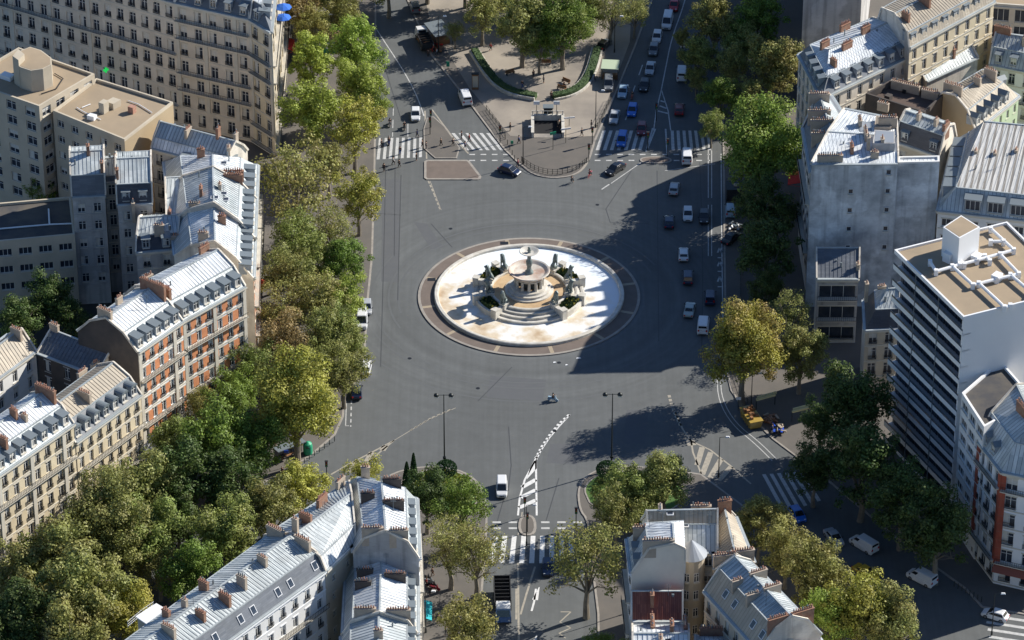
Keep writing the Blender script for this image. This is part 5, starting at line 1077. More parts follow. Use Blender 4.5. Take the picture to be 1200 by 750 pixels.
# clipped hedges on low curved walls round the garden
def hedge_wall(pts, label):
    pts = [P(*q) for q in smooth_poly(pts, 2)]; o = empty('hedge', pts[0]); a = MB(); h = MB(); rnd = random.Random(len(label))
    for p0, p1 in zip(pts, pts[1:]):
        d = (p1 - p0); L = d.length; d.normalize(); n = Vector((-d.y, d.x, 0)); a.bar(p0 - n * .9, p1 - n * .9 + d * .05, .35, .1, .75); a.bar(p0 + n * .9, p1 + n * .9 + d * .05, .3, .1, .55); h.bar(p0, p1 + d * .05, 1.3, .1, 1.05)
        for _ in range(int(L * 60)):
            q = p0.lerp(p1, rnd.random()) + n * rnd.uniform(-.72, .72) + Vector((0, 0, rnd.uniform(.6, 1.2))); x = Vector((rnd.gauss(0, 1), rnd.gauss(0, 1), rnd.gauss(0, 1))).normalized(); y = x.orthogonal().normalized(); h.face([q - x * .12, q + y * .12, q + x * .12, q - y * .12])
    a.build('stone_edging', 'stonew', o, origin=pts[0]); h.build('foliage', 'hedge', o, origin=pts[0]); tag(o, label, 'hedge', 'hedges round the garden')
hedge_wall([(556, 62), (568, 82), (582, 100), (600, 111), (628, 116)], 'curved clipped hedge between low stone edgings, left of the garden entrance')
hedge_wall([(700, 60), (694, 84), (684, 102), (668, 112), (648, 116)], 'curved clipped hedge between low stone edgings, right of the garden entrance')
# ------------------------------------------------------------------ vehicles: local +x is forward, wheels on z=0
def bevel_mesh(me, w_=.05, seg=2):
    bm = bmesh.new(); bm.from_mesh(me); bmesh.ops.remove_doubles(bm, verts=bm.verts, dist=.0005)
    es = [e for e in bm.edges if len(e.link_faces) == 2 and e.calc_face_angle(0) > .35]
    bmesh.ops.bevel(bm, geom=es, offset=w_, segments=seg, affect='EDGES', clamp_overlap=True); bmesh.ops.recalc_face_normals(bm, faces=bm.faces)
    bm.to_mesh(me); bm.free(); me.polygons.foreach_set('use_smooth', [False] * len(me.polygons)); me.update(); return me
def loft(b, secs, mi=0):
    """secs: list of closed rings"""
    n = len(secs[0]); k = len(b.v)
    for s_ in secs: b.v += [tuple(p_) for p_ in s_]
    for j in range(len(secs) - 1):
        for i in range(n):
            i2 = (i + 1) % n; b.f.append((k + j * n + i, k + (j + 1) * n + i, k + (j + 1) * n + i2, k + j * n + i2)); b.m.append(mi); b.u.append(None)
    b.f.append(tuple(k + i for i in range(n))); b.m.append(mi); b.u.append(None)
    b.f.append(tuple(k + (len(secs) - 1) * n + i for i in reversed(range(n)))); b.m.append(mi); b.u.append(None)
def wheel_proto(r=.32, w_=.22):
    b = MB(); n = 18
    cs = [(math.cos(2 * math.pi * i / n), math.sin(2 * math.pi * i / n)) for i in range(n)]
    b.hexa([(c * r, -w_ / 2, s_ * r) for c, s_ in cs], [(c * r, w_ / 2, s_ * r) for c, s_ in cs]); t = b.build('tyre', 'tyre', link=False)
    b = MB(); b.hexa([(c * r * .62, -w_ / 2 - .012, s_ * r * .62) for c, s_ in cs], [(c * r * .62, w_ / 2 + .012, s_ * r * .62) for c, s_ in cs]); return t, b.build('rim', 'rim', link=False)
WH = wheel_proto(); WHL = wheel_proto(.46, .3)
def car_proto(L=4.1, W=1.74, H=1.46, hood=.95, wsb=.85, rear=.35, rw=.35, belt=.92, zh=.86, zt=.90, van=False, wb=None):
    """hood: length of bonnet, wsb: run of the windscreen, rear: boot length, rw: run of the rear window"""
    pr = []; h = L / 2; w2 = W / 2
    b = MB()
    def ring(x, w_, z0, z1, ins=.07): return [(x, -w_ + .04, z0), (x, -w_, (z0 + z1) * .45), (x, -w_ + ins * .3, z1 - .1), (x, -w_ + ins, z1), (x, w_ - ins, z1), (x, w_ - ins * .3, z1 - .1), (x, w_, (z0 + z1) * .45), (x, w_ - .04, z0)]
    loft(b, [ring(-h, w2 * .86, .32, zt - .16), ring(-h + .14, w2 * .96, .22, zt - .02), ring(-h + .6, w2, .18, zt + .02), ring(0, w2, .18, belt), ring(h - hood, w2, .18, belt - .01), ring(h - .5, w2 * .98, .18, zh - .06), ring(h - .12, w2 * .9, .22, zh - .18), ring(h, w2 * .78, .3, zh - .3)])
    xa, xb = h - hood + .06, -h + rear - .02; ta, tb = xa - wsb, xb + rw; wt = w2 * .80
    # cabin frame: pillars and roof
    zt2 = H; R0 = [(xa, w2 * .90), (xb, w2 * .88)]; 
    c0 = [(xb, -w2 * .92, belt - .03), (xa, -w2 * .92, belt - .03), (xa, w2 * .92, belt - .03), (xb, w2 * .92, belt - .03)]
    c1 = [(tb, -wt, zt2 - .04), (ta, -wt, zt2 - .04), (ta, wt, zt2 - .04), (tb, wt, zt2 - .04)]
    b.hexa(c0, c1); b.hexa([(x * .98 if False else x, y * .97, z_) for x, y, z_ in c1], [(x - .08 * (1 if x > 0 else -1), y * .86, z_ + .05) for x, y, z_ in c1])
    body = bevel_mesh(b.build('body', 'carpaint', link=False), .035, 2); pr.append(('body', body, (0, 0, 0), [], True))
    def quadglass(nm, p0, p1, p2, p3, m0=.10, m1=.88, s0=.08, off=.018, mi='carglass'):
        p0, p1, p2, p3 = map(Vector, (p0, p1, p2, p3)); n = (p1 - p0).cross(p3 - p0).normalized() * off
        def at(s_, t): return p0.lerp(p1, s_).lerp(p3.lerp(p2, s_), t) + n
        b = MB(); r1 = [at(s0, m0), at(1 - s0, m0), at(1 - s0, m1), at(s0, m1)]; r0 = [q - n * 1.6 for q in r1]; b.hexa(r0, r1); pr.append((nm, b.build(nm, mi, link=False), (0, 0, 0), [], False))
    quadglass('windshield', c0[1], c0[2], c1[2], c1[1], .08, .95, .06)
    if not van: quadglass('rear_window', c0[3], c0[0], c1[0], c1[3], .22, .92, .08)
    else:
        quadglass('rear_window', c0[3], c0[0], c1[0], c1[3], .50, .9, .08)
    if van:   # only the cab has side windows
        f = .80 
        def cut(a0, a1, b0, b1, s_, e_): A_ = Vector(a0).lerp(Vector(a1), s_); B_ = Vector(a0).lerp(Vector(a1), e_); C_ = Vector(b0).lerp(Vector(b1), e_); D_ = Vector(b0).lerp(Vector(b1), s_); return A_, B_, C_, D_
        quadglass('side_window', *cut(c0[0], c0[1], c1[0], c1[1], .74, 1.0), .3, .86, .06); quadglass('side_window', *cut(c0[2], c0[3], c1[2], c1[3], 0, .26), .3, .86, .06)
    else:
        quadglass('side_window', c0[0], c0[1], c1[1], c1[0], .14, .88, .06); quadglass('side_window', c0[2], c0[3], c1[3], c1[2], .14, .88, .06)
    wx = wb / 2 if wb else L * .305
    for x in (wx, -wx + .02):
        for y in (-w2 + .10, w2 - .10): pr.append(('wheel', WH[0], (x, y, .32), [('rim', WH[1])], False))
    for y in (-1, 1):
        b = MB(); b.hexa([(h - .17, y * w2 * .60 - .17, zh - .32), (h - .02, y * w2 * .58 - .15, zh - .36), (h - .02, y * w2 * .58 + .15, zh - .36), (h - .17, y * w2 * .64 + .15, zh - .32)], [(h - .26, y * w2 * .6 - .17, zh - .13), (h - .10, y * w2 * .58 - .13, zh - .17), (h - .13, y * w2 * .58 + .13, zh - .17), (h - .30, y * w2 * .64 + .15, zh - .13)])
        pr.append(('headlight', b.build('headlight', 'lamp_c', link=False), (0, 0, 0), [], False))
        b = MB(); b.box(-h - .02, -h + .14, y * w2 * .70 - .12, y * w2 * .70 + .14, zt - .32 if not van else .9, zt - .10 if not van else 1.25); pr.append(('taillight', b.build('taillight', 'lamp_r', link=False), (0, 0, 0), [], False))
        b = MB(); b.box(xa - .28, xa - .12, y * (w2 + .09) - .09, y * (w2 + .09) + .09, belt - .02, belt + .13); pr.append(('mirror', b.build('mirror', 'blackp', link=False), (0, 0, 0), [], False))
    b = MB(); b.box(h - .06, h + .035, -.38, .38, .42, .55); b.box(-h - .03, -h + .05, -.7, .7, .34, .46); pr.append(('bumper_grille', b.build('bumper_grille', 'blackp', link=False), (0, 0, 0), [], False))
    return pr
CP = {'hatch': car_proto(), 'sedan': car_proto(L=4.5, H=1.42, hood=1.1, rear=.85, rw=.6), 'mpv': car_proto(L=4.3, H=1.68, hood=.8, wsb=.9, rear=.12, rw=.25, belt=1.0), 'suv': car_proto(L=4.4, W=1.84, H=1.72, hood=1.0, wsb=.65, rear=.12, rw=.3, belt=1.05, zh=1.02, zt=1.0),
      'van': car_proto(L=4.9, W=1.92, H=2.05, hood=.75, wsb=.95, rear=.03, rw=.08, belt=1.1, zh=1.08, zt=1.05, van=True), 'smallvan': car_proto(L=4.2, W=1.78, H=1.84, hood=.85, wsb=.85, rear=.03, rw=.07, belt=1.02, zh=.98, zt=1.0, van=True)}
def spawn(pr, name, label, cat, group, loc, rz, col):
    o = empty(name, loc, rz); tag(o, label, cat, group)
    for nm, me, l, subs, painted in pr:
        c = inst(nm, me, o, l)
        if painted: c.color = (*col, 1)
        for sn, sm in subs: inst(sn, sm, c)
    return o
CC = {'white': (.72, .73, .74), 'silver': (.42, .44, .46), 'grey': (.16, .17, .18), 'black': (.012, .013, .016), 'dark blue': (.01, .02, .06), 'blue': (.02, .14, .55), 'red': (.50, .015, .02), 'dark red': (.16, .012, .02), 'light blue': (.30, .42, .52), 'pale green': (.45, .55, .42), 'yellow': (.65, .40, .04), 'silver green': (.34, .40, .38)}
def car(u, v, du, dv, kind, col, where, cat=None, name=None, group='cars and vans in the traffic'):
    """u, v: middle of the vehicle on the ground; du, dv: image direction of its nose"""
    a = P(u, v); b_ = P(u + du, v + dv); d = b_ - a; nm = 'van' if 'van' in kind else 'car'
    spawn(CP[kind], name or (nm if 'parked' not in where else 'parked_' + nm), '%s %s %s' % (col, {'van': 'delivery van', 'smallvan': 'small panel van', 'mpv': 'people carrier', 'suv': 'off-road car', 'hatch': 'hatchback', 'sedan': 'saloon car'}[kind], where), nm, group, (a.x, a.y, .008), math.atan2(d.y, d.x), CC[col])
N = (-2.2, 10)   # nose towards the camera down the right avenue
for c in [
 (790, 9, *N, 'hatch', 'red', 'first at the top of the right avenue queue'), (782, 29, *N, 'van', 'white', 'in the right avenue queue behind the white car'), (770, 46, *N, 'hatch', 'white', 'in the right avenue queue in front of the white van'),
 (766, 61, *N, 'hatch', 'grey', 'in the right avenue queue between white and silver cars'), (762, 83, *N, 'sedan', 'silver', 'in the right avenue queue behind the black car'), (755, 103, *N, 'hatch', 'black', 'with lamps showing, in the right avenue queue'),
 (730, 110, *N, 'sedan', 'light blue', 'nearest the garden kerb behind the silver saloon'), (741, 132, *N, 'hatch', 'blue', 'waiting just behind the blue people carrier'), (720, 140, *N, 'sedan', 'silver', 'waiting at the zebra crossing by the garden kerb'),
 (752, 154, -1, 10, 'hatch', 'dark red', 'waiting at the zebra crossing beside the blue people carrier'), (729, 167, *N, 'mpv', 'blue', 'standing on the upper right zebra crossing'),
 (802, 64, .5, -10, 'hatch', 'dark blue', 'driving up the right avenue under the trees'), (799, 90, .5, -10, 'van', 'white', 'driving up the right avenue'), (796, 131, .5, -10, 'hatch', 'dark red', 'driving up the right avenue beyond the crossing'),
 (805, 187, 0, -10, 'van', 'white', 'leaving the square over the right crossing'), (721, 201, -9, 6, 'sedan', 'black', 'below the metro entrance, turning out of the avenue'), (597, 203, 10, 3, 'hatch', 'dark blue', 'coming off the upper middle crossing'),
 (790, 224, 2, -10, 'hatch', 'silver', 'in the shade upper right of the fountain'), (806, 254, 0, 10, 'hatch', 'white', 'beside the black car with its lamps on'), (784, 263, 0, -10, 'hatch', 'dark blue', 'left of the white hatchback, right of the fountain'), (825, 257, 0, 10, 'hatch', 'black', 'with lamps on near the east kerb'),
 (801, 301, 0, -10, 'hatch', 'white', 'at the edge of the big shadow right of the fountain'), (806, 328, 0, -10, 'mpv', 'dark blue', 'wholly in the big shadow right of the fountain'), (832, 352, 0, -10, 'smallvan', 'dark blue', 'parked above the golden brown tree'), (808, 366, 2, -10, 'sedan', 'silver green', 'old, in the big shadow above the white van'), (824, 385, 1, -10, 'van', 'white', 'half under the golden brown tree'),
 (856, 250, 0, -10, 'smallvan', 'light blue', 'parked under the trees on the east side'), (857, 282, 9, -7, 'sedan', 'black', 'parked under the trees on the east side'),
 (545, 118, -4, -10, 'van', 'white', 'climbing the left avenue beside the garden'), (487, 137, 0, 10, 'hatch', 'white', 'coming down to the upper left zebra crossing'),
 (430, 363, 0, 10, 'hatch', 'silver', 'parked at the west kerb under the trees'), (424, 379, 0, 10, 'van', 'white', 'parked at the west kerb under the trees'), (429, 434, 2, -10, 'hatch', 'white', 'parked at the west kerb behind the blue one'), (418, 462, 0, -10, 'hatch', 'dark blue', 'parked at the west kerb with its shadow beside it'),
 (588, 576, 0, 10, 'smallvan', 'white', 'leaving the square beside the left lawn island'), (642, 668, 0, 10, 'hatch', 'dark blue', 'waiting at the lower crossing under the bare tree'),
 (977, 633, 5, 6, 'sedan', 'silver', 'on the lower right road above the white van'), (1012, 642, -10, -6, 'van', 'white', 'on the lower right road beside the silver saloon'), (1014, 674, 10, 6, 'sedan', 'yellow', 'half hidden by trees on the lower right road'), (1080, 681, -10, -5, 'van', 'white', 'lowest on the lower right road'), (1166, 724, -10, -3, 'hatch', 'white', 'on the crossing in the bottom right corner'), (934, 606, 6, 8, 'hatch', 'blue', 'below the diagonal zebra crossing'),
 (133, 699, 9, -5, 'hatch', 'white', 'parked on the tree lined avenue, lower left'), (116, 708, 9, -5, 'hatch', 'silver', 'parked on the tree lined avenue, lowest'), (152, 688, 9, -5, 'hatch', 'grey', 'parked on the tree lined avenue, beside the white one'), (228, 619, 9, -6, 'sedan', 'silver', 'driving on the tree lined avenue'), (205, 650, 9, -6, 'hatch', 'dark blue', 'parked on the tree lined avenue under the yellow green tree'), (713, 102, 0, 10, 'smallvan', 'grey', 'parked on the pavement at the market stall'), (486, 12, -3, -10, 'smallvan', 'grey', 'parked at the top of the left avenue'), (708, 55, 6, -6, 'hatch', 'black', 'parked on the garden pavement'),
]: car(*c)
# white tipper truck with open bed
def rig(name, label, cat, u, v, du, dv, parts, group=None):
    a = P(u, v); d = P(u + du, v + dv) - a; o = empty(name, (a.x, a.y, .01), math.atan2(d.y, d.x)); tag(o, label, cat, group)
    for nm, fn, m_, *c in parts: b = MB(); fn(b); q = b.build(nm, m_, o); q.color = (*(c[0] if c else (1, 1, 1)), 1)
    return o
def wheels(o, xs, y, r='l'):
    for x in xs:
        for s_ in (-1, 1): c = inst('wheel', (WHL if r == 'l' else WH)[0], o, (x, s_ * y, .46 if r == 'l' else .32)); inst('rim', (WHL if r == 'l' else WH)[1], c)
def cabf(x0, x1, w_, z1):
    def f(b): b.hexa([(x0, -w_, .5), (x1, -w_, .5), (x1, w_, .5), (x0, w_, .5)], [(x0, -w_, 1.5), (x1, -w_, 1.5), (x1, w_, 1.5), (x0, w_, 1.5)]); b.hexa([(x0, -w_, 1.5), (x1, -w_, 1.5), (x1, w_, 1.5), (x0, w_, 1.5)], [(x0 + .05, -w_ * .9, z1), (x1 - .45, -w_ * .9, z1), (x1 - .45, w_ * .9, z1), (x0 + .05, w_ * .9, z1)])
    return f
def bedf(x0, x1, w_, z0, z1):
    def f(b):
        b.box(x0, x1, -w_, w_, z0, z0 + .12)
        for s_ in (-1, 1): b.box(x0, x1, s_ * w_ - .05, s_ * w_ + .05, z0, z1); 
        for x in (x0, x1): b.box(x - .05, x + .05, -w_, w_, z0, z1)
        k = x0 + .8
        while k < x1: b.box(k - .05, k + .05, -w_ - .08, w_ + .08, z0 - .1, z1 - .1); k += .9
    return f
def load(x0, x1, w_, z_, n, seed, sz=.5):
    def f(b):
        r_ = random.Random(seed)
        for _ in range(n):
            x, y = r_.uniform(x0, x1), r_.uniform(-w_, w_); a, c, h = r_.uniform(.2, sz), r_.uniform(.2, sz), r_.uniform(.15, .6); b.box(x - a, x + a, y - c, y + c, z_, z_ + h)
    return f
o = rig('tipper_truck', 'white cabbed tipper truck with dark loaded bed, stopped on the left avenue', 'truck', 497, 52, -9, -18, [('cab', cabf(1.3, 3.2, 1.0, 2.5), 'carpaint', CC['white']), ('truck_bed', bedf(-3.4, 1.1, 1.1, .95, 1.9), 'blackp'), ('load', load(-3, .8, .8, 1.0, 22, 3), 'wood'),
    ('windshield', lambda b: b.hexa([(3.21, -.85, 1.52), (3.23, -.85, 1.52), (3.23, .85, 1.52), (3.21, .85, 1.52)], [(2.82, -.78, 2.4), (2.84, -.78, 2.4), (2.84, .78, 2.4), (2.82, .78, 2.4)]), 'carglass'), ('rear_window', lambda b: b.box(1.28, 1.31, -.7, .7, 1.7, 2.3), 'carglass')]); wheels(o, (2.3, -2.2), .95)
o = rig('lorry', 'dark lorry with long black body and white cab roof, beside the lower pavement', 'truck', 589, 712, 1.2, 30, [('cab', cabf(2.6, 4.4, 1.15, 2.75), 'carpaint', (.08, .16, .35)), ('cab_roof', lambda b: b.hexa([(2.55, -1.12, 2.76), (4.0, -1.05, 2.76), (4.0, 1.05, 2.76), (2.55, 1.12, 2.76)], [(2.6, -1.0, 3.15), (3.6, -.95, 3.0), (3.6, .95, 3.0), (2.6, 1.0, 3.15)]), 'trimw'),
    ('body', bedf(-4.6, 2.3, 1.2, 1.1, 2.6), 'blackp'), ('load', load(-4.2, 2.0, .9, 1.25, 30, 5), 'steel'), ('windshield', lambda b: b.hexa([(4.41, -1.0, 1.52), (4.43, -1.0, 1.52), (4.43, 1.0, 1.52), (4.41, 1.0, 1.52)], [(3.98, -.9, 2.6), (4.0, -.9, 2.6), (4.0, .9, 2.6), (3.98, .9, 2.6)]), 'carglass'),
    ('headlight', lambda b: b.box(4.38, 4.44, -1.0, -.7, .75, .95), 'lamp_c'), ('headlight', lambda b: b.box(4.38, 4.44, .7, 1.0, .75, .95), 'lamp_c')]); wheels(o, (3.5, -2.6, -3.7), 1.05)
o = rig('works_skip', 'yellow ribbed works container beside the east kerb', 'container', 880, 496, 5, 7, [('body', lambda b: (b.hexa([(-2.0, -.9, .3), (2.0, -.9, .3), (2.0, .9, .3), (-2.0, .9, .3)], [(-2.4, -1.05, 1.7), (2.4, -1.05, 1.7), (2.4, 1.05, 1.7), (-2.4, 1.05, 1.7)]), b.box(-2.45, 2.45, -1.12, 1.12, 1.7, 1.8), [b.beam((x, s_ * 1.02, .3), (x, s_ * 1.12, 1.7), .1, .1) for x in (-1.6, -.8, 0, .8, 1.6) for s_ in (-1, 1)]), 'carpaint', (.42, .29, .07)), ('rubble', load(-1.8, 1.8, .7, 1.75, 14, 8, .35), 'wood')]); 
# scooters and bicycles
def moto(b):
    b.tube((-.65, -.05, .28), (-.65, .05, .28), .28, .28, 12); b.tube((.65, -.05, .28), (.65, .05, .28), .28, .28, 12)
    b.hexa([(-.7, -.14, .4), (.35, -.16, .35), (.35, .16, .35), (-.7, .14, .4)], [(-.8, -.16, .78), (.1, -.15, .72), (.1, .15, .72), (-.8, .16, .78)]); b.beam((.65, 0, .3), (.42, 0, 1.0), .12, .1); b.beam((.42, -.32, 1.02), (.42, .32, 1.02), .05, .05); b.hexa([(.38, -.2, .4), (.55, -.2, .5), (.55, .2, .5), (.38, .2, .4)], [(.3, -.2, .95), (.42, -.15, 1.0), (.42, .15, 1.0), (.3, .2, .95)])
def bike(b):
    for x in (-.52, .52):
        for i in range(14): a, c = 2 * math.pi * i / 14, 2 * math.pi * (i + 1) / 14; b.tube((x + .33 * math.cos(a), 0, .34 + .33 * math.sin(a)), (x + .33 * math.cos(c), 0, .34 + .33 * math.sin(c)), .022, .022, 4)
    for p0, p1 in (((-.52, 0, .34), (-.08, 0, .3)), ((-.08, 0, .3), (.38, 0, .82)), ((-.2, 0, .85), (.38, 0, .82)), ((-.52, 0, .34), (-.2, 0, .85)), ((-.08, 0, .3), (-.22, 0, .98)), ((.52, 0, .34), (.36, 0, 1.02)), ((.36, -.25, 1.04), (.36, .25, 1.04)), ((-.35, 0, .98), (-.08, 0, 1.0))): b.tube(p0, p1, .025, .025, 5)
b = MB(); moto(b); MOTO = b.build('scooter', 'carpaint', link=False); b = MB(); bike(b); BIKE = b.build('bicycle', 'carpaint', link=False)
def two(me, u, v, du, dv, col, name, label, cat, group='scooters and bicycles'):
    a = P(u, v); d = P(u + du, v + dv) - a; z_ = .14 if 'pavement' in label or 'rack' in label else .01; o = inst(name, me, None, (a.x, a.y, z_), math.atan2(d.y, d.x), col); tag(o, label, cat, group); return o
two(MOTO, 456, 168, 0, 10, CC['black'], 'scooter', 'black scooter at the left end of the upper left crossing', 'scooter'); two(MOTO, 474, 151, 0, 10, CC['black'], 'scooter', 'black scooter left of the white hatchback', 'scooter'); two(MOTO, 457, 147, 0, 10, CC['grey'], 'scooter', 'grey scooter furthest left before the upper left crossing', 'scooter')
two(MOTO, 741, 115, *N, CC['dark red'], 'scooter', 'dark red scooter filtering through the right avenue queue', 'scooter'); two(MOTO, 648, 470, 10, 2, CC['light blue'], 'scooter', 'pale scooter alone on the empty asphalt below the fountain', 'scooter'); two(BIKE, 670, 215, 4, -4, CC['grey'], 'bicycle', 'bicycle ridden below the island railing', 'bicycle'); two(BIKE, 691, 207, 5, -6, CC['red'], 'bicycle', 'red bicycle at the right end of the island railing', 'bicycle')
for i in range(5): two(BIKE, 690 + i * 2.4, 95, 2, 6, CC[('grey', 'black', 'silver', 'dark blue', 'grey')[i]], 'bicycle', 'bicycle parked in the rack by the right hedge', 'bicycle', 'bicycles parked in the rack by the right hedge')
for i in range(4): two(MOTO, 499 + i * 3.4, 680 + i * 4.2, 8, 1, CC[('black', 'grey', 'black', 'dark red')[i]], 'scooter', 'scooter parked in a row on the lower left pavement', 'scooter', 'scooters parked on the lower left pavement')
# ------------------------------------------------------------------ people (local +x is the way they face)
def person_proto(stride=.25, arm=.2, sit=False):
    hz = .92 if not sit else .78
    hip = (0, 0, hz); V = [hip, (0, 0, hz + .22), (.01, 0, hz + .45), (.01, 0, hz + .56), (.03, 0, hz + .63), (.04, 0, hz + .74)]; R_ = [(.15, .11), (.13, .10), (.17, .10), .055, .085, .075]
    E = [(0, 1), (1, 2), (2, 3), (3, 4), (4, 5)]; J = [(0, 1), (1, 2)]; T = []
    jr = {0: .16, 1: .15, 2: .19}
    for s_ in (-1, 1):
        f = stride * s_; k = len(V)
        if sit: pts = [(0, .1 * s_, hz - .04), (.36, .14 * s_, hz - .06), (.38, .15 * s_, .34), (.36, .15 * s_, .14), (.52, .15 * s_, .12)]
        else: pts = [(0, .095 * s_, hz - .05), (f * .55 + .04, .10 * s_, .49), (f * (1 if f > 0 else 1.25), .10 * s_, .10 if f >= 0 else .16), (f * (1 if f > 0 else 1.25) - .03, .10 * s_, .05 if f >= 0 else .1), (f + .17, .11 * s_, .045)]
        V += pts; R_ += [.095, .065, .045, .045, .035]; E += [(0, k), (k, k + 1), (k + 1, k + 2), (k + 2, k + 3), (k + 3, k + 4)]; T += [(0, k), (k, k + 1), (k + 1, k + 2)]
        k = len(V); a = -arm * s_
        if sit: ap = [(.01, .2 * s_, hz + .44), (.18, .24 * s_, hz + .2), (.42, .22 * s_, hz + .28), (.5, .2 * s_, hz + .29)]
        else: ap = [(.01, .2 * s_, hz + .43), (a * .4, .23 * s_, hz + .16), (a + .06, .22 * s_, hz - .06), (a + .08, .22 * s_, hz - .14)]
        V += ap; R_ += [.06, .045, .032, .034]; E += [(2, k), (k, k + 1), (k + 1, k + 2), (k + 2, k + 3)]; J += [(2, k), (k, k + 1), (k + 1, k + 2)]
        hd = Vector(ap[3])
        for i, (dx, dy, l) in enumerate(((.03, -.03, .07), (.012, -.012, .085), (-.008, .0, .08), (-.026, .012, .06), (.045, -.045 , .04))):
            V.append((hd.x + dx * .9, hd.y + dy * .2, hd.z - l)); R_.append(.010); E.append((k + 3, len(V) - 1))
    V.append((.115, 0, hz + .655)); R_.append(.022); E.append((4, len(V) - 1))
    body = skin_mesh('person', V, E, R_, 0, 1, ('skin',))
    def sub(nm, edges, grow, m_):
        ids = sorted({i for e in edges for i in e}); mp = {i: n for n, i in enumerate(ids)}
        rr = []
        for i in ids: r_ = R_[i]; rr.append(tuple(x * grow + .012 for x in r_) if isinstance(r_, tuple) else r_ * grow + .012)
        return skin_mesh(nm, [V[i] for i in ids], [(mp[a], mp[c]) for a, c in edges], rr, mp[0], 1, (m_,))
    jk = sub('jacket', J, 1.12, 'cloth'); tr = sub('trousers', T, 1.12, 'cloth')
    b = MB(); h0 = Vector(V[5])
    b.lathe([(.108, -.10), (.118, -.03), (.112, .04), (.08, .09), (.01, .112)], 12, c=(h0.x - .025, h0.y), z=h0.z - .02); hr = b.build('hair', 'cloth', link=False, smooth=True)
    return body, jk, tr, hr
PPR = [person_proto(.26, .2), person_proto(-.2, -.16), person_proto(.05, .03)]; PSIT = person_proto(sit=True)
JC = {'black': (.015, .015, .018), 'dark': (.03, .03, .035), 'blue': (.03, .08, .25), 'red': (.4, .03, .03), 'white': (.6, .6, .6), 'pink': (.6, .12, .2), 'brown': (.12, .07, .04), 'grey': (.15, .15, .16), 'beige': (.4, .33, .24)}
HC = [(.02, .014, .01), (.06, .035, .02), (.12, .08, .04), (.015, .012, .01), (.25, .22, .2)]
pn = 0
def person(u, v, face, jc, tc, label, z=.01, pr=None, group='people on foot'):
    global pn
    pn += 1; m_ = pr or PPR[pn % 3]; a = P(u, v, 0); a.z = z
    o = inst('person', m_[0], None, a, R(face)); inst('jacket', m_[1], o, col=JC[jc]); inst('trousers', m_[2], o, col=JC[tc]); inst('hair', m_[3], o, col=HC[pn % 5])
    tag(o, label, 'person', group); return o
for t in [
 (447, 172, 0, 'dark', 'black', 'person in dark clothes walking at the left end of the upper left crossing'), (450, 201, 90, 'black', 'black', 'person in black standing lowest at the left kerb below the crossing'), (468, 196, 200, 'dark', 'dark', 'person in dark clothes walking just below the upper left crossing'),
 (469, 181, 90, 'black', 'blue', 'person in black on the third stripe of the upper left crossing'), (488, 188, 0, 'black', 'dark', 'tall dark person below the right end of the upper left crossing'), (489, 161, 180, 'blue', 'dark', 'person in blue at the upper edge of the upper left crossing'), (495, 173, 0, 'black', 'black', 'person in black stepping onto the island, left one of a pair'), (499.5, 175, 0, 'dark', 'grey', 'person in grey trousers stepping onto the island, right one of a pair'),
 (517, 171, 180, 'brown', 'dark', 'person in brown walking alone on the island between the crossings'), (531, 171, 0, 'dark', 'dark', 'person in dark clothes at the start of the upper middle crossing'), (541, 163, 190, 'grey', 'dark', 'person in grey at the top of the upper middle crossing'), (550, 166, 180, 'red', 'dark', 'person in a red top on the upper middle crossing'), (545, 175, 0, 'blue', 'dark', 'person in blue on the lower part of the upper middle crossing'),
 (456, 170.5, 90, 'dark', 'blue', 'person beside the scooter on the upper left crossing'),
 (461, 193, 0, 'white', 'black', 'person in a white top just below the upper left crossing'),
 ]: person(*t)
for t in [
 (391, 188, 200, 'black', 'black', 'person in black on the pavement under the west trees'), (598, 154, 200, 'black', 'dark', 'person in black on the gravel left of the metro entrance'), (608, 169, 0, 'blue', 'dark', 'person in blue beside the lamp left of the metro entrance'), (682, 160, 180, 'dark', 'dark', 'person striding on the gravel right of the metro entrance'), (693, 151, 180, 'dark', 'grey', 'person beside the signal pole right of the metro entrance'),
 (655, 150, 120, 'beige', 'dark', 'person in beige leaning at the metro entrance rail'), (646, 117, 90, 'dark', 'dark', 'person in dark clothes at the garden entrance'), (637, 98, 0, 'grey', 'dark', 'person in grey sitting area of the garden, left one'), (612, 104, 40, 'black', 'blue', 'person in black beside the left hedge'), (661, 104, 190, 'brown', 'dark', 'person in brown beside the right hedge'), (625, 92, 300, 'dark', 'dark', 'person in dark clothes deep in the garden'),
 (575, 60, 20, 'red', 'dark', 'person in red at the top of the left hedge'), (607, 196, 20, 'pink', 'dark', 'person in pink at the left end of the island railing'), (331, 558, 45, 'black', 'black', 'person in black walking by the west kerb bend'), (323, 522, 80, 'dark', 'dark', 'person in dark clothes waiting near the bus shelter'),
 (504, 698, 90, 'black', 'black', 'person in black behind the parked scooters'), (500, 688, 0, 'red', 'dark', 'person in red beside the parked scooters'), (507, 676, 200, 'dark', 'brown', 'person with brown trousers above the parked scooters'), (523, 745, 60, 'white', 'dark', 'person in white on the bottom pavement'), (514, 731, 90, 'dark', 'dark', 'person in dark clothes on the bottom left pavement'), (518, 655, 300, 'beige', 'brown', 'person in beige between lower left pavement trees'),
 (1167, 672, 100, 'white', 'beige', 'person in white outside the corner shop'), (1178, 678, 90, 'white', 'dark', 'person beside the corner shop door'), (508, 62, 0, 'red', 'dark', 'worker in red behind the tipper truck'), (512, 66, 200, 'white', 'dark', 'worker in white behind the tipper truck'), (502, 68, 90, 'dark', 'dark', 'worker in dark clothes at the tail of the tipper truck'), (905, 508, 180, 'blue', 'dark', 'worker in blue beside the yellow container')]:
    person(*t, z=.14)
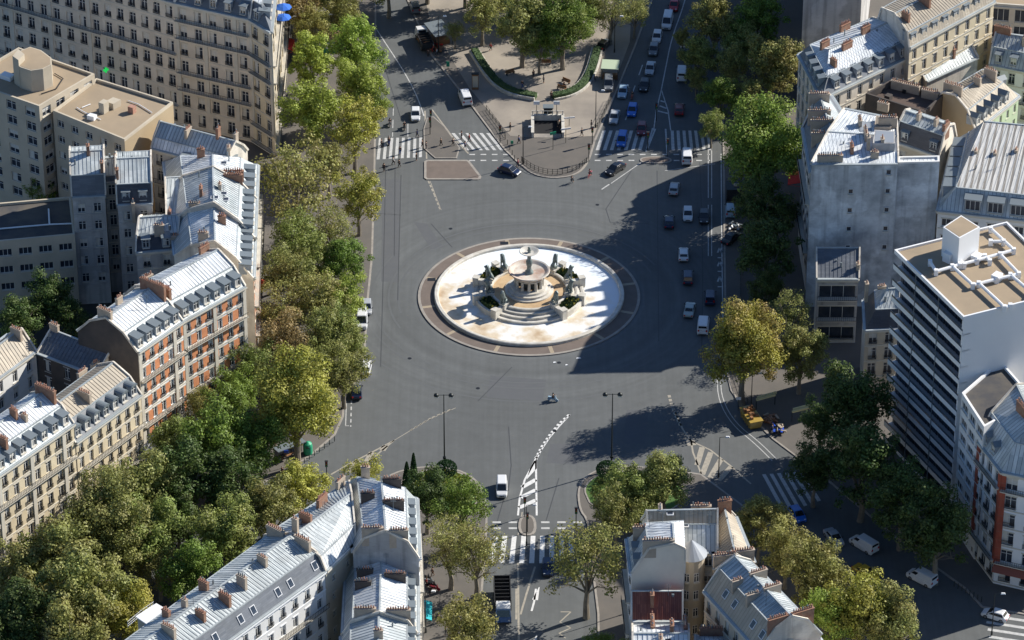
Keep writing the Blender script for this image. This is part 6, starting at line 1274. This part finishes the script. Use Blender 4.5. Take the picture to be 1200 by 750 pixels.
for u, v, f, jc, lb in ((648, 470, 12, 'dark', 'rider in dark clothes on the scooter below the fountain'), (474, 151, -90, 'black', 'rider in black on the scooter left of the white hatchback'), (457, 147, -90, 'dark', 'rider in dark clothes on the leftmost scooter'), (741, 115, -100, 'dark', 'rider on the dark red scooter in the queue'), (670, 215, 60, 'grey', 'cyclist in grey below the island railing'), (691, 207, 50, 'pink', 'cyclist in pink at the end of the island railing'), (456, 168, -90, 'dark', 'rider on the scooter at the left end of the crossing')):
    person(u, v, f, jc, 'dark', lb, pr=PSIT, group='riders')
# ------------------------------------------------------------------ street furniture
def lamp(u, v, label, H=14.2):
    p_ = P(u, v, 0); p_.z = .2; o = empty('street_lamp', p_); b = MB(); b.tube((0, 0, 0), (0, 0, .9), .22, .2, 10); b.tube((0, 0, .9), (0, 0, H), .13, .07, 8); b.box(-.25, .25, -.2, .2, 2.2, 2.5); b.build('pole', 'steel', o)
    b = MB(); b.tube((-1.15, 0, H - .1), (1.15, 0, H - .1), .05, .05, 6); b.build('arm', 'steel', o)
    for s_ in (-1, 1):
        b = MB(); b.lathe([(.05, -.5), (.3, -.35), (.42, -.1), (.38, .12), (.1, .3)], 14, c=(s_ * 1.15, 0), z=H - .1, mi=0); b.lathe([(.02, -.52), (.34, -.36), (.42, -.12)], 14, c=(s_ * 1.15, 0), z=H - .12, mi=1); b.build('lamp_head', ['steel', 'duct'], o, smooth=True)
    tag(o, label, 'street lamp', 'tall double headed street lamps')
lamp(521, 552, 'tall dark double headed street lamp on the left lawn island'); lamp(716.5, 551, 'tall dark double headed street lamp on the right lawn island')
def lamp1(u, v, label, H=7.5, arm=(1, 0)):
    p_ = P(u, v, 0); p_.z = .13; o = empty('street_lamp', p_); b = MB(); b.tube((0, 0, 0), (0, 0, H), .1, .05, 8); b.tube((0, 0, 0), (0, 0, .7), .16, .14, 8); b.tube((0, 0, H), (arm[0] * 1.2, arm[1] * 1.2, H + .15), .04, .04, 5); b.build('pole', 'steel', o)
    b = MB(); b.hexa([(arm[0] * 1.2 - .35, arm[1] - .16, H + .02), (arm[0] * 1.2 + .35, arm[1] - .16, H + .02), (arm[0] * 1.2 + .35, arm[1] + .16, H + .02), (arm[0] * 1.2 - .35, arm[1] + .16, H + .02)], [(arm[0] * 1.2 - .25, arm[1] - .1, H + .22), (arm[0] * 1.2 + .25, arm[1] - .1, H + .22), (arm[0] * 1.2 + .25, arm[1] + .1, H + .22), (arm[0] * 1.2 - .25, arm[1] + .1, H + .22)]); b.build('lamp_head', 'duct', o); tag(o, label, 'street lamp', 'slim street lamps')
for u, v, lb in ((613, 193, 'slim street lamp at the left end of the island railing'), (698, 150, 'slim street lamp at the right zebra crossing by the garden'), (339, 62, 'slim street lamp near the red awning, top left'), (720, 62, 'slim street lamp on the garden side of the car queue'), (381, 60, 'slim street lamp left of the orange roofed kiosk'), (617, 640, 'slim street lamp on the lower crossing'), (842, 560, 'slim street lamp on the painted hatching, lower right'), (880, 484, 'slim street lamp beneath the golden brown tree'), (499, 742, 'slim street lamp on the bottom left pavement'), (733, 720, 'slim street lamp against the cream end wall'), (514, 62, 'slim street lamp beside the tipper truck'), (1162, 745, 'slim street lamp in the bottom right corner')): lamp1(u, v, lb)
def signal(u, v, label, face=-90):
    p_ = P(u, v, 0); p_.z = .13; o = empty('traffic_light', p_, R(face)); b = MB(); b.tube((0, 0, 0), (0, 0, 3.4), .08, .07, 8); b.build('pole', 'steel', o); b = MB(); b.box(-.16, .16, -.2, .2, 2.5, 3.6); b.box(-.16, .2, -.26, .26, 3.5, 3.62); b.build('signal_head', 'blackp', o)
    for k, c in enumerate(((.5, .03, .02), (.5, .25, .02), (.02, .3, .1))):
        b = MB(); b.tube((.16, 0, 3.35 - k * .33), (.2, 0, 3.35 - k * .33), .1, .1, 10); b.build('lens', mat('signal_lens_%d' % k, c, .3), o)
    tag(o, label, 'traffic light', 'traffic lights')
for u, v, lb in ((505, 150, 'traffic light on the narrow island above the left crossing'), (504, 158, 'traffic light lower on the narrow island above the left crossing'), (383, 563, 'traffic light where the tree lined avenue meets the square'), (615, 606, 'traffic light on the small island above the lower crossing'), (618, 624, 'traffic light at the foot of the small lower island'), (769, 142, 'traffic light on the hatched divider of the right avenue'), (782, 184, 'traffic light below the right crossing'), (694, 170, 'traffic light on the garden corner of the right crossing'), (586, 168, 'traffic light at the right end of the upper middle crossing'), (675, 618, 'traffic light at the right end of the lower crossing'), (759, 176, 'traffic light between the two right crossings'), (690, 250 - 60, 'traffic light at the right end of the island railing')): signal(u, v, lb)
# metro entrance
p_ = P(642, 157); p_.z = .14; o = empty('metro_entrance', p_); tag(o, 'metro entrance stairway with stone balustrade in the gravel island', 'metro entrance')
b = MB(); b.box(-2.9, -2.55, -1.6, 4.6, 0, 1.05); b.box(2.55, 2.9, -1.6, 4.6, 0, 1.05); b.box(-2.9, 2.9, 4.6, 4.95, 0, 1.05); b.box(-3.0, -2.45, -1.7, 4.7, 1.05, 1.15); b.box(2.45, 3.0, -1.7, 4.7, 1.05, 1.15); b.box(-3, 3, 4.55, 5.05, 1.05, 1.15)
for i in range(7): b.box(-2.7 + i * .9 - .08, -2.7 + i * .9 + .08, 4.7, 4.86, 1.15, 1.9)
b.box(-2.9, 2.9, 4.72, 4.84, 1.85, 1.95); b.build('balustrade', 'stonew', o)
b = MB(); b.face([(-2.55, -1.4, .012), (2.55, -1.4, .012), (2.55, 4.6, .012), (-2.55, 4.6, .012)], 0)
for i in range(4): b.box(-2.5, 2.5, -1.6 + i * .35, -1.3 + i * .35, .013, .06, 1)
b.build('stairwell', [mat('stairwell_shade_black', (.006, .006, .008), .9), 'kerb'], o)  # flat sheet at ground level; the shade down the stairs is put into its colour
for x in (-2.0, 1.6): b = MB(); b.tube((x, 4.8, 1.1), (x, 4.8, 3.3), .06, .05, 6); b.box(x - .55, x + .55, 4.72, 4.88, 3.2, 3.9, 1); b.build('sign_panel', ['steel', 'duct'], o)
b = MB(); b.box(-.7, .9, 5.2, 6.3, 0, 2.2, 0); b.box(-.85, 1.05, 5.05, 6.45, 2.2, 2.35, 1); b.build('plan_kiosk', ['steel', 'zinc'], o)
def simple(name, label, cat, u, v, fn, mats, rz=0, z=.13, group=None, parts=None):
    p_ = P(u, v); p_.z = z; o = empty(name, p_, R(rz)); tag(o, label, cat, group)
    for nm, f, m_ in parts: b = MB(); f(b); b.build(nm, m_, o)
    return o
def signp(u, v, label, col, H=3.2, w_=.6, rz=0, h=.5):
    simple('street_sign', label, 'sign', u, v, None, None, rz, parts=[('pole', lambda b: b.tube((0, 0, 0), (0, 0, H), .05, .05, 6), 'steel'), ('panel', lambda b: b.box(-w_, w_, -.07, .03, H - h, H), col)], group='street signs')
M['greensign'] = mat('green_enamel', (.02, .30, .16), .5); M['bluesign'] = mat('blue_enamel', (.02, .08, .5), .5)
signp(648, 176, 'dark post with a green sign plate below the metro entrance', 'greensign', 3.6, .6, 25); signp(663, 168, 'thin post with white arrow plates right of the metro entrance', 'duct', 3.0, .9, 15, .3); signp(336, 548, 'blue and white sign by the west kerb bend', 'bluesign', 3.2, .35); signp(667, 148, 'white arrow sign beside the metro entrance rail', 'duct', 1.8, 1.0, 10, .3); signp(865, 482, 'thin road sign at the east works', 'duct', 2.6, .4)
signp(600, 172, 'small green litter bin post by the middle crossing', 'greensign', 1.1, .25, 0, .6); signp(525, 82, 'small green post on the left avenue kerb', 'greensign', 1.6, .3, 0, 1.0)
simple('recycling_column', 'green recycling column by the west kerb bend', 'recycling bin', 361, 532, None, None, parts=[('body', lambda b: b.lathe([(.7, 0), (.75, .2), (.75, 1.5), (.65, 1.9), (.2, 2.2), (.02, 2.25)], 14), 'greensign'), ('slot', lambda b: b.box(-.25, .25, -.8, -.7, 1.4, 1.6), 'blackp')])
simple('bus_shelter', 'glazed bus shelter on the pavement of the tree lined avenue', 'bus shelter', 340, 538, None, None, 35, parts=[('roof', lambda b: b.box(-2.6, 2.6, -.8, .8, 2.5, 2.65), 'zinc'), ('frame', lambda b: [b.box(x - .05, x + .05, .65, .75, 0, 2.5) for x in (-2.5, -.8, .8, 2.5)], 'steel'), ('glass_panel', lambda b: b.box(-2.4, 2.4, .68, .71, .3, 2.3), 'glass'), ('bench', lambda b: (b.box(-1.4, 1.4, .2, .55, .45, .5), b.box(-1.2, -1.1, .3, .5, 0, .45), b.box(1.1, 1.2, .3, .5, 0, .45)), 'wood')])
simple('kiosk', 'kiosk with orange tiled roof among the top left trees', 'kiosk', 388, 58, None, None, 8, parts=[('wall', lambda b: b.box(-1.5, 1.5, -1.5, 1.5, 0, 2.5), 'greensign'), ('roof', lambda b: b.hexa([(-1.9, -1.9, 2.5), (1.9, -1.9, 2.5), (1.9, 1.9, 2.5), (-1.9, 1.9, 2.5)], [(-.9, -.6, 3.6), (.9, -.6, 3.6), (.9, .6, 3.6), (-.9, .6, 3.6)]), 'terracotta'), ('shutter', lambda b: b.box(-1.1, 1.1, -1.56, -1.5, .9, 2.1), 'duct')])
simple('advertising_column', 'brown advertising pillar in the shaded square of the garden island', 'advertising pillar', 557, 105, None, None, parts=[('body', lambda b: b.box(-.6, .6, -.25, .25, 0, 3.1), 'wood'), ('panel', lambda b: b.box(-.5, .5, -.29, -.25, .5, 2.8), 'beige'), ('cap', lambda b: b.box(-.7, .7, -.35, .35, 3.1, 3.3), 'steel')])
simple('market_stall', 'stall with pale green canopy behind the grey van on the garden pavement', 'market stall', 715, 90, None, None, -6, parts=[('canopy', lambda b: b.hexa([(-1.6, -1.6, 2.3), (1.6, -1.6, 2.3), (1.6, 1.6, 2.5), (-1.6, 1.6, 2.5)], [(-1.6, -1.6, 2.4), (1.6, -1.6, 2.4), (1.6, 1.6, 2.6), (-1.6, 1.6, 2.6)]), mat('pale_green_canvas', (.42, .5, .36), .8)), ('frame', lambda b: [b.box(x - .04, x + .04, y - .04, y + .04, 0, 2.35) for x in (-1.5, 1.5) for y in (-1.5, 1.5)], 'steel'), ('counter', lambda b: b.box(-1.4, 1.4, -1.2, -.4, 0, .95), 'wood')])
simple('market_stall', 'dark stall with pale side canopy beside the tipper truck', 'market stall', 514, 48, None, None, 25, parts=[('canopy', lambda b: b.hexa([(-1.8, -2.6, 2.3), (1.8, -2.6, 2.3), (1.8, 2.6, 2.7), (-1.8, 2.6, 2.7)], [(-1.8, -2.6, 2.4), (1.8, -2.6, 2.4), (1.8, 2.6, 2.8), (-1.8, 2.6, 2.8)]), 'zinc'), ('frame', lambda b: [b.box(x - .04, x + .04, y - .04, y + .04, 0, 2.35) for x in (-1.7, 1.7) for y in (-2.5, 2.5)], 'steel'), ('counter', lambda b: b.box(-1.4, 1.4, -2.0, 1.0, 0, .95), 'wood')])
# awnings at street level and parasols
def awning(u, v, label, m_, L=4, rz=0, z=3.0, d=1.8):
    p_ = P(u, v, z); b = MB(); b.hexa([(-L / 2, 0, 0), (-L / 2, -d, -.7), (L / 2, -d, -.7), (L / 2, 0, 0)][::-1], [(-L / 2, 0, .06), (-L / 2, -d, -.64), (L / 2, -d, -.64), (L / 2, 0, .06)][::-1]); b.hexa([(-L / 2, -d, -.95), (L / 2, -d, -.95), (L / 2, -d + .03, -.95), (-L / 2, -d + .03, -.95)], [(-L / 2, -d, -.66), (L / 2, -d, -.66), (L / 2, -d + .03, -.66), (-L / 2, -d + .03, -.66)])
    for s_ in (-1, 1): b.tube((s_ * (L / 2 - .1), -d + .1, -.7), (s_ * (L / 2 - .1), -.02, -1.2), .03, .03, 5)
    o = b.build('shop_awning', m_); o.location = p_; o.rotation_euler = (0, 0, R(rz)); tag(o, label, 'awning', 'shop awnings')
awning(492, 712, 'turquoise shop awning at the foot of the white zinc roofed building', 'turq', 4.5, 90); awning(334, 50, 'red shop awning beside the corner stone building, top left', 'redcloth', 4.5, 95, 4); awning(944, 205, 'red shop awning under the trees left of the weathered party wall', 'redcloth', 5, -95, 4.5, 3); awning(301, 330, 'small red awning on the bend of the brick facade', 'redcloth', 3, 80, 9, 1.2); awning(8, 686, 'red shop awning at the left edge below the yellow stone facade', 'redcloth', 4, 60, 3.4, 2)
def parasol(u, v, z, label):
    p_ = P(u, v, z); o = empty('parasol', p_); b = MB(); b.tube((0, 0, -2.2), (0, 0, .4), .04, .04, 6); b.build('pole', 'steel', o); b = MB(); b.lathe([(1.5, -.3), (1.5, -.22), (.8, .12), (.02, .4)], 8); b.build('canopy', 'bluecloth', o); tag(o, label, 'parasol', 'blue parasols on the corner balconies')
parasol(332, 7, 22, 'upper blue parasol on the corner building balcony'); parasol(331.5, 19, 19, 'lower blue parasol on the corner building balcony')
# railings: one object per run
def railing(px, label, h=1.0, step=1.5, m_='steel', z=.14, world=None):
    pts = [P(*q, z if z > 1 else 0) for q in px]; z = 0 if z > 1 else z; o_ = pts[0]; b = MB()
    for a, c in zip(pts, pts[1:]):
        L = (c - a).length; n = max(1, int(L / step))
        for hh in (h, h * .55, .2): b.tube(a + Vector((0, 0, z + hh)), c + Vector((0, 0, z + hh)), .03, .03, 5)
        for i in range(n + 1): q = a.lerp(c, i / n); b.tube(q + Vector((0, 0, z)), q + Vector((0, 0, z + h + .05)), .05, .05, 5)
    o = b.build('railing', m_, origin=o_); o.location = o_; tag(o, label, 'railing', 'steel railings')
railing(smooth_poly([(611, 190), (628, 202), (650, 206), (674, 202), (688, 191)], 2), 'curved steel railing on the tip of the metro island'); railing([(570, 130), (585, 150), (592, 162)], 'short steel railing along the kerb above the middle crossing'); railing([(700, 150), (716, 118)], 'steel railing along the garden kerb of the right avenue')
railing([(690, 92), (703, 92)], 'low bicycle rack rail by the right hedge', .7); railing([(863, 440), (872, 466), (880, 480)], 'thin barrier rail along the east kerb works'); railing([(150, 735), (167, 721), (180, 712)], 'roof terrace balustrade at the end of the long grey green roof', 1.0, .5, 'duct', 19)
railing([(851, 216), (851, 240)], 'dark fence left side of the shaded compound'); railing([(851, 216), (874, 216)], 'dark fence back of the shaded compound'); railing([(868, 306), (868, 380)], 'fence along the shaded east pavement')
# works compound
def beamthing(pts, label, m_, wd=.35, z0=2.2, rails=True):
    a, c = P(*pts[0]), P(*pts[1]); o_ = (a + c) / 2; o = empty('works_gantry', o_); b = MB(); b.beam(a + Vector((0, 0, z0)), c + Vector((0, 0, z0)), wd, .3); b.beam(a + Vector((.2, .7, z0)), c + Vector((.2, .7, z0)), wd, .3); b.build('beam', m_, o, origin=o_)
    for q in (a, c): b = MB(); b.tube(q + Vector((0, .3, 0)), q + Vector((0, .3, z0)), .07, .07, 6); b.build('post', 'steel', o, origin=o_)
    tag(o, label, 'gantry', 'gantries over the works compound')
M['yb'] = mat('pale_yellow_board', (.62, .56, .30), .8)
beamthing([(886, 482), (908, 476)], 'pale yellow beams on posts above the yellow container', 'yb'); beamthing([(928, 496), (947, 491)], 'pale yellow beams on posts right of the works compound', 'yb')
def pile(u, v, label, n, seed, m_, name='materials_pile', s_=1.6):
    p_ = P(u, v); b = MB(); r_ = random.Random(seed)
    for i in range(n): a = r_.uniform(0, 6.28); x, y = r_.uniform(-s_, s_), r_.uniform(-s_, s_); d = Vector((math.cos(a), math.sin(a), r_.uniform(-.1, .2))) * r_.uniform(.4, 1.1); b.beam(Vector((x, y, .25 + r_.random() * .5)) - d / 2, Vector((x, y, .3 + r_.random() * .5)) + d / 2, r_.uniform(.1, .5), r_.uniform(.08, .3), r_.randrange(3))
    b.box(-s_, s_, -s_ * .6, s_ * .6, 0, .3, 0)
    o = b.build(name, m_); o.location = (p_.x, p_.y, .13); tag(o, label, 'pile', 'piles in the works compound')
pile(903, 494, 'pile of pale boards and rusty sheets beside the yellow container', 24, 1, ['wood', 'stack', 'stackbrick'], s_=1.1); pile(911, 506, 'pile of dark sheets and pale boards below the rusty sheets', 16, 2, ['blackp', 'bluesign', 'stack'], s_=1.0); pile(862, 268, 'pile of white frames beside the shaded compound', 14, 3, ['blackp', 'trimw', 'zinc'], s_=1.1); pile(509, 58, 'heap of crates and red sacks by the tipper truck', 30, 4, ['wood', 'redcloth', 'blackp'], s_=1.3)
simple('works_hut', 'dark flat works hut in the shaded compound under the east trees', 'hut', 862, 232, None, None, parts=[('wall', lambda b: b.box(-1.6, 1.6, -1.4, 1.4, 0, 2.3), 'blackp'), ('roof', lambda b: b.box(-1.7, 1.7, -1.5, 1.5, 2.3, 2.42), 'steel'), ('hatch', lambda b: b.box(-.4, .5, -.4, .4, 2.42, 2.6), 'stack')])
# benches in the garden
BEN = MB(); BEN.box(-.9, .9, -.22, .22, .42, .48); BEN.box(-.9, .9, .2, .26, .5, .9); bs = BEN.build('seat', 'wood', link=False); BL = MB(); BL.box(-.04, .04, -.2, .24, 0, .42); bl_ = BL.build('leg', 'iron', link=False)
for u, v, rz, lb in ((663, 98, -40, 'wooden bench beside the right hedge of the garden, upper one'), (658, 106, -25, 'wooden bench beside the right hedge of the garden, lower one'), (598, 88, 30, 'wooden bench beside the left hedge of the garden'), (640, 76, 0, 'wooden bench in the middle of the garden')):
    p_ = P(u, v); p_.z = .14; o = empty('park_bench', p_, R(rz)); inst('seat', bs, o)
    for x in (-.75, .75): inst('leg', bl_, o, (x, 0, 0))
    tag(o, lb, 'bench', 'benches in the garden')
# bollards along the kerbs
BM_ = MB(); BM_.tube((0, 0, 0), (0, 0, .85), .07, .06, 7); BM_.tube((0, 0, .85), (0, 0, .98), .08, .03, 7); BM_ = BM_.build('bollard', 'steel', link=False)
def bollards(a, c, n, label, g):
    for i in range(n):
        u = a[0] + (c[0] - a[0]) * i / (n - 1); v = a[1] + (c[1] - a[1]) * i / (n - 1); p_ = P(u, v); tag(inst('bollard', BM_, None, (p_.x, p_.y, .13)), label, 'bollard', g)
bollards((345, 552), (392, 518), 9, 'steel bollard along the west kerb bend', 'bollards along the west kerb bend'); bollards((592, 164), (603, 188), 5, 'steel bollard at the island end of the middle crossing', 'bollards at the middle crossing'); bollards((1118, 688), (1150, 706), 8, 'pale bollard on the kerb of the lower right road', 'bollards on the lower right kerb')
# litter blown on the asphalt
for i, (u, v) in enumerate(((650, 425), (664, 428), (678, 420))):
    p_ = P(u, v); b = MB(); s_ = (.25, .2, .4)[i]; b.hexa([(-s_, -.15, 0), (s_, -.1, 0), (s_ * .8, .2, 0), (-s_ * .7, .15, 0)], [(-s_, -.15, .03), (s_, -.1, .12), (s_ * .8, .2, .05), (-s_ * .7, .15, .1)]); o = b.build('paper_scrap', 'duct'); o.location = (p_.x, p_.y, .008); tag(o, ('left', 'middle', 'largest, right')[i] + ' white paper scrap on the asphalt below the fountain', 'litter', 'paper scraps on the asphalt')
# roof terrace on the near end of the long roof
for px, h, m_, lb in (([(162, 738), (184, 724), (196, 731), (175, 747)], 2.2, 'beige', 'pale glass roofed box on the terrace end of the long roof'), ([(195, 745), (212, 733), (222, 740), (206, 752)], 2.4, 'darkwall', 'dark stair box on the terrace end of the long roof')):
    g_ = ccw([tuple(P(u, v, 20))[:2] for u, v in px]); b = MB(); b.hexa([(x, y, 17.5) for x, y in g_], [(x, y, 20 + h) for x, y in g_]); i2 = inset(g_, -.2); b.hexa([(x, y, 20 + h) for x, y in i2], [(x, y, 20.15 + h) for x, y in i2], 1); o = b.build('roof_house', [m_, 'trimw']); tag(o, lb, 'roof house', 'roof houses on the long roof terrace')
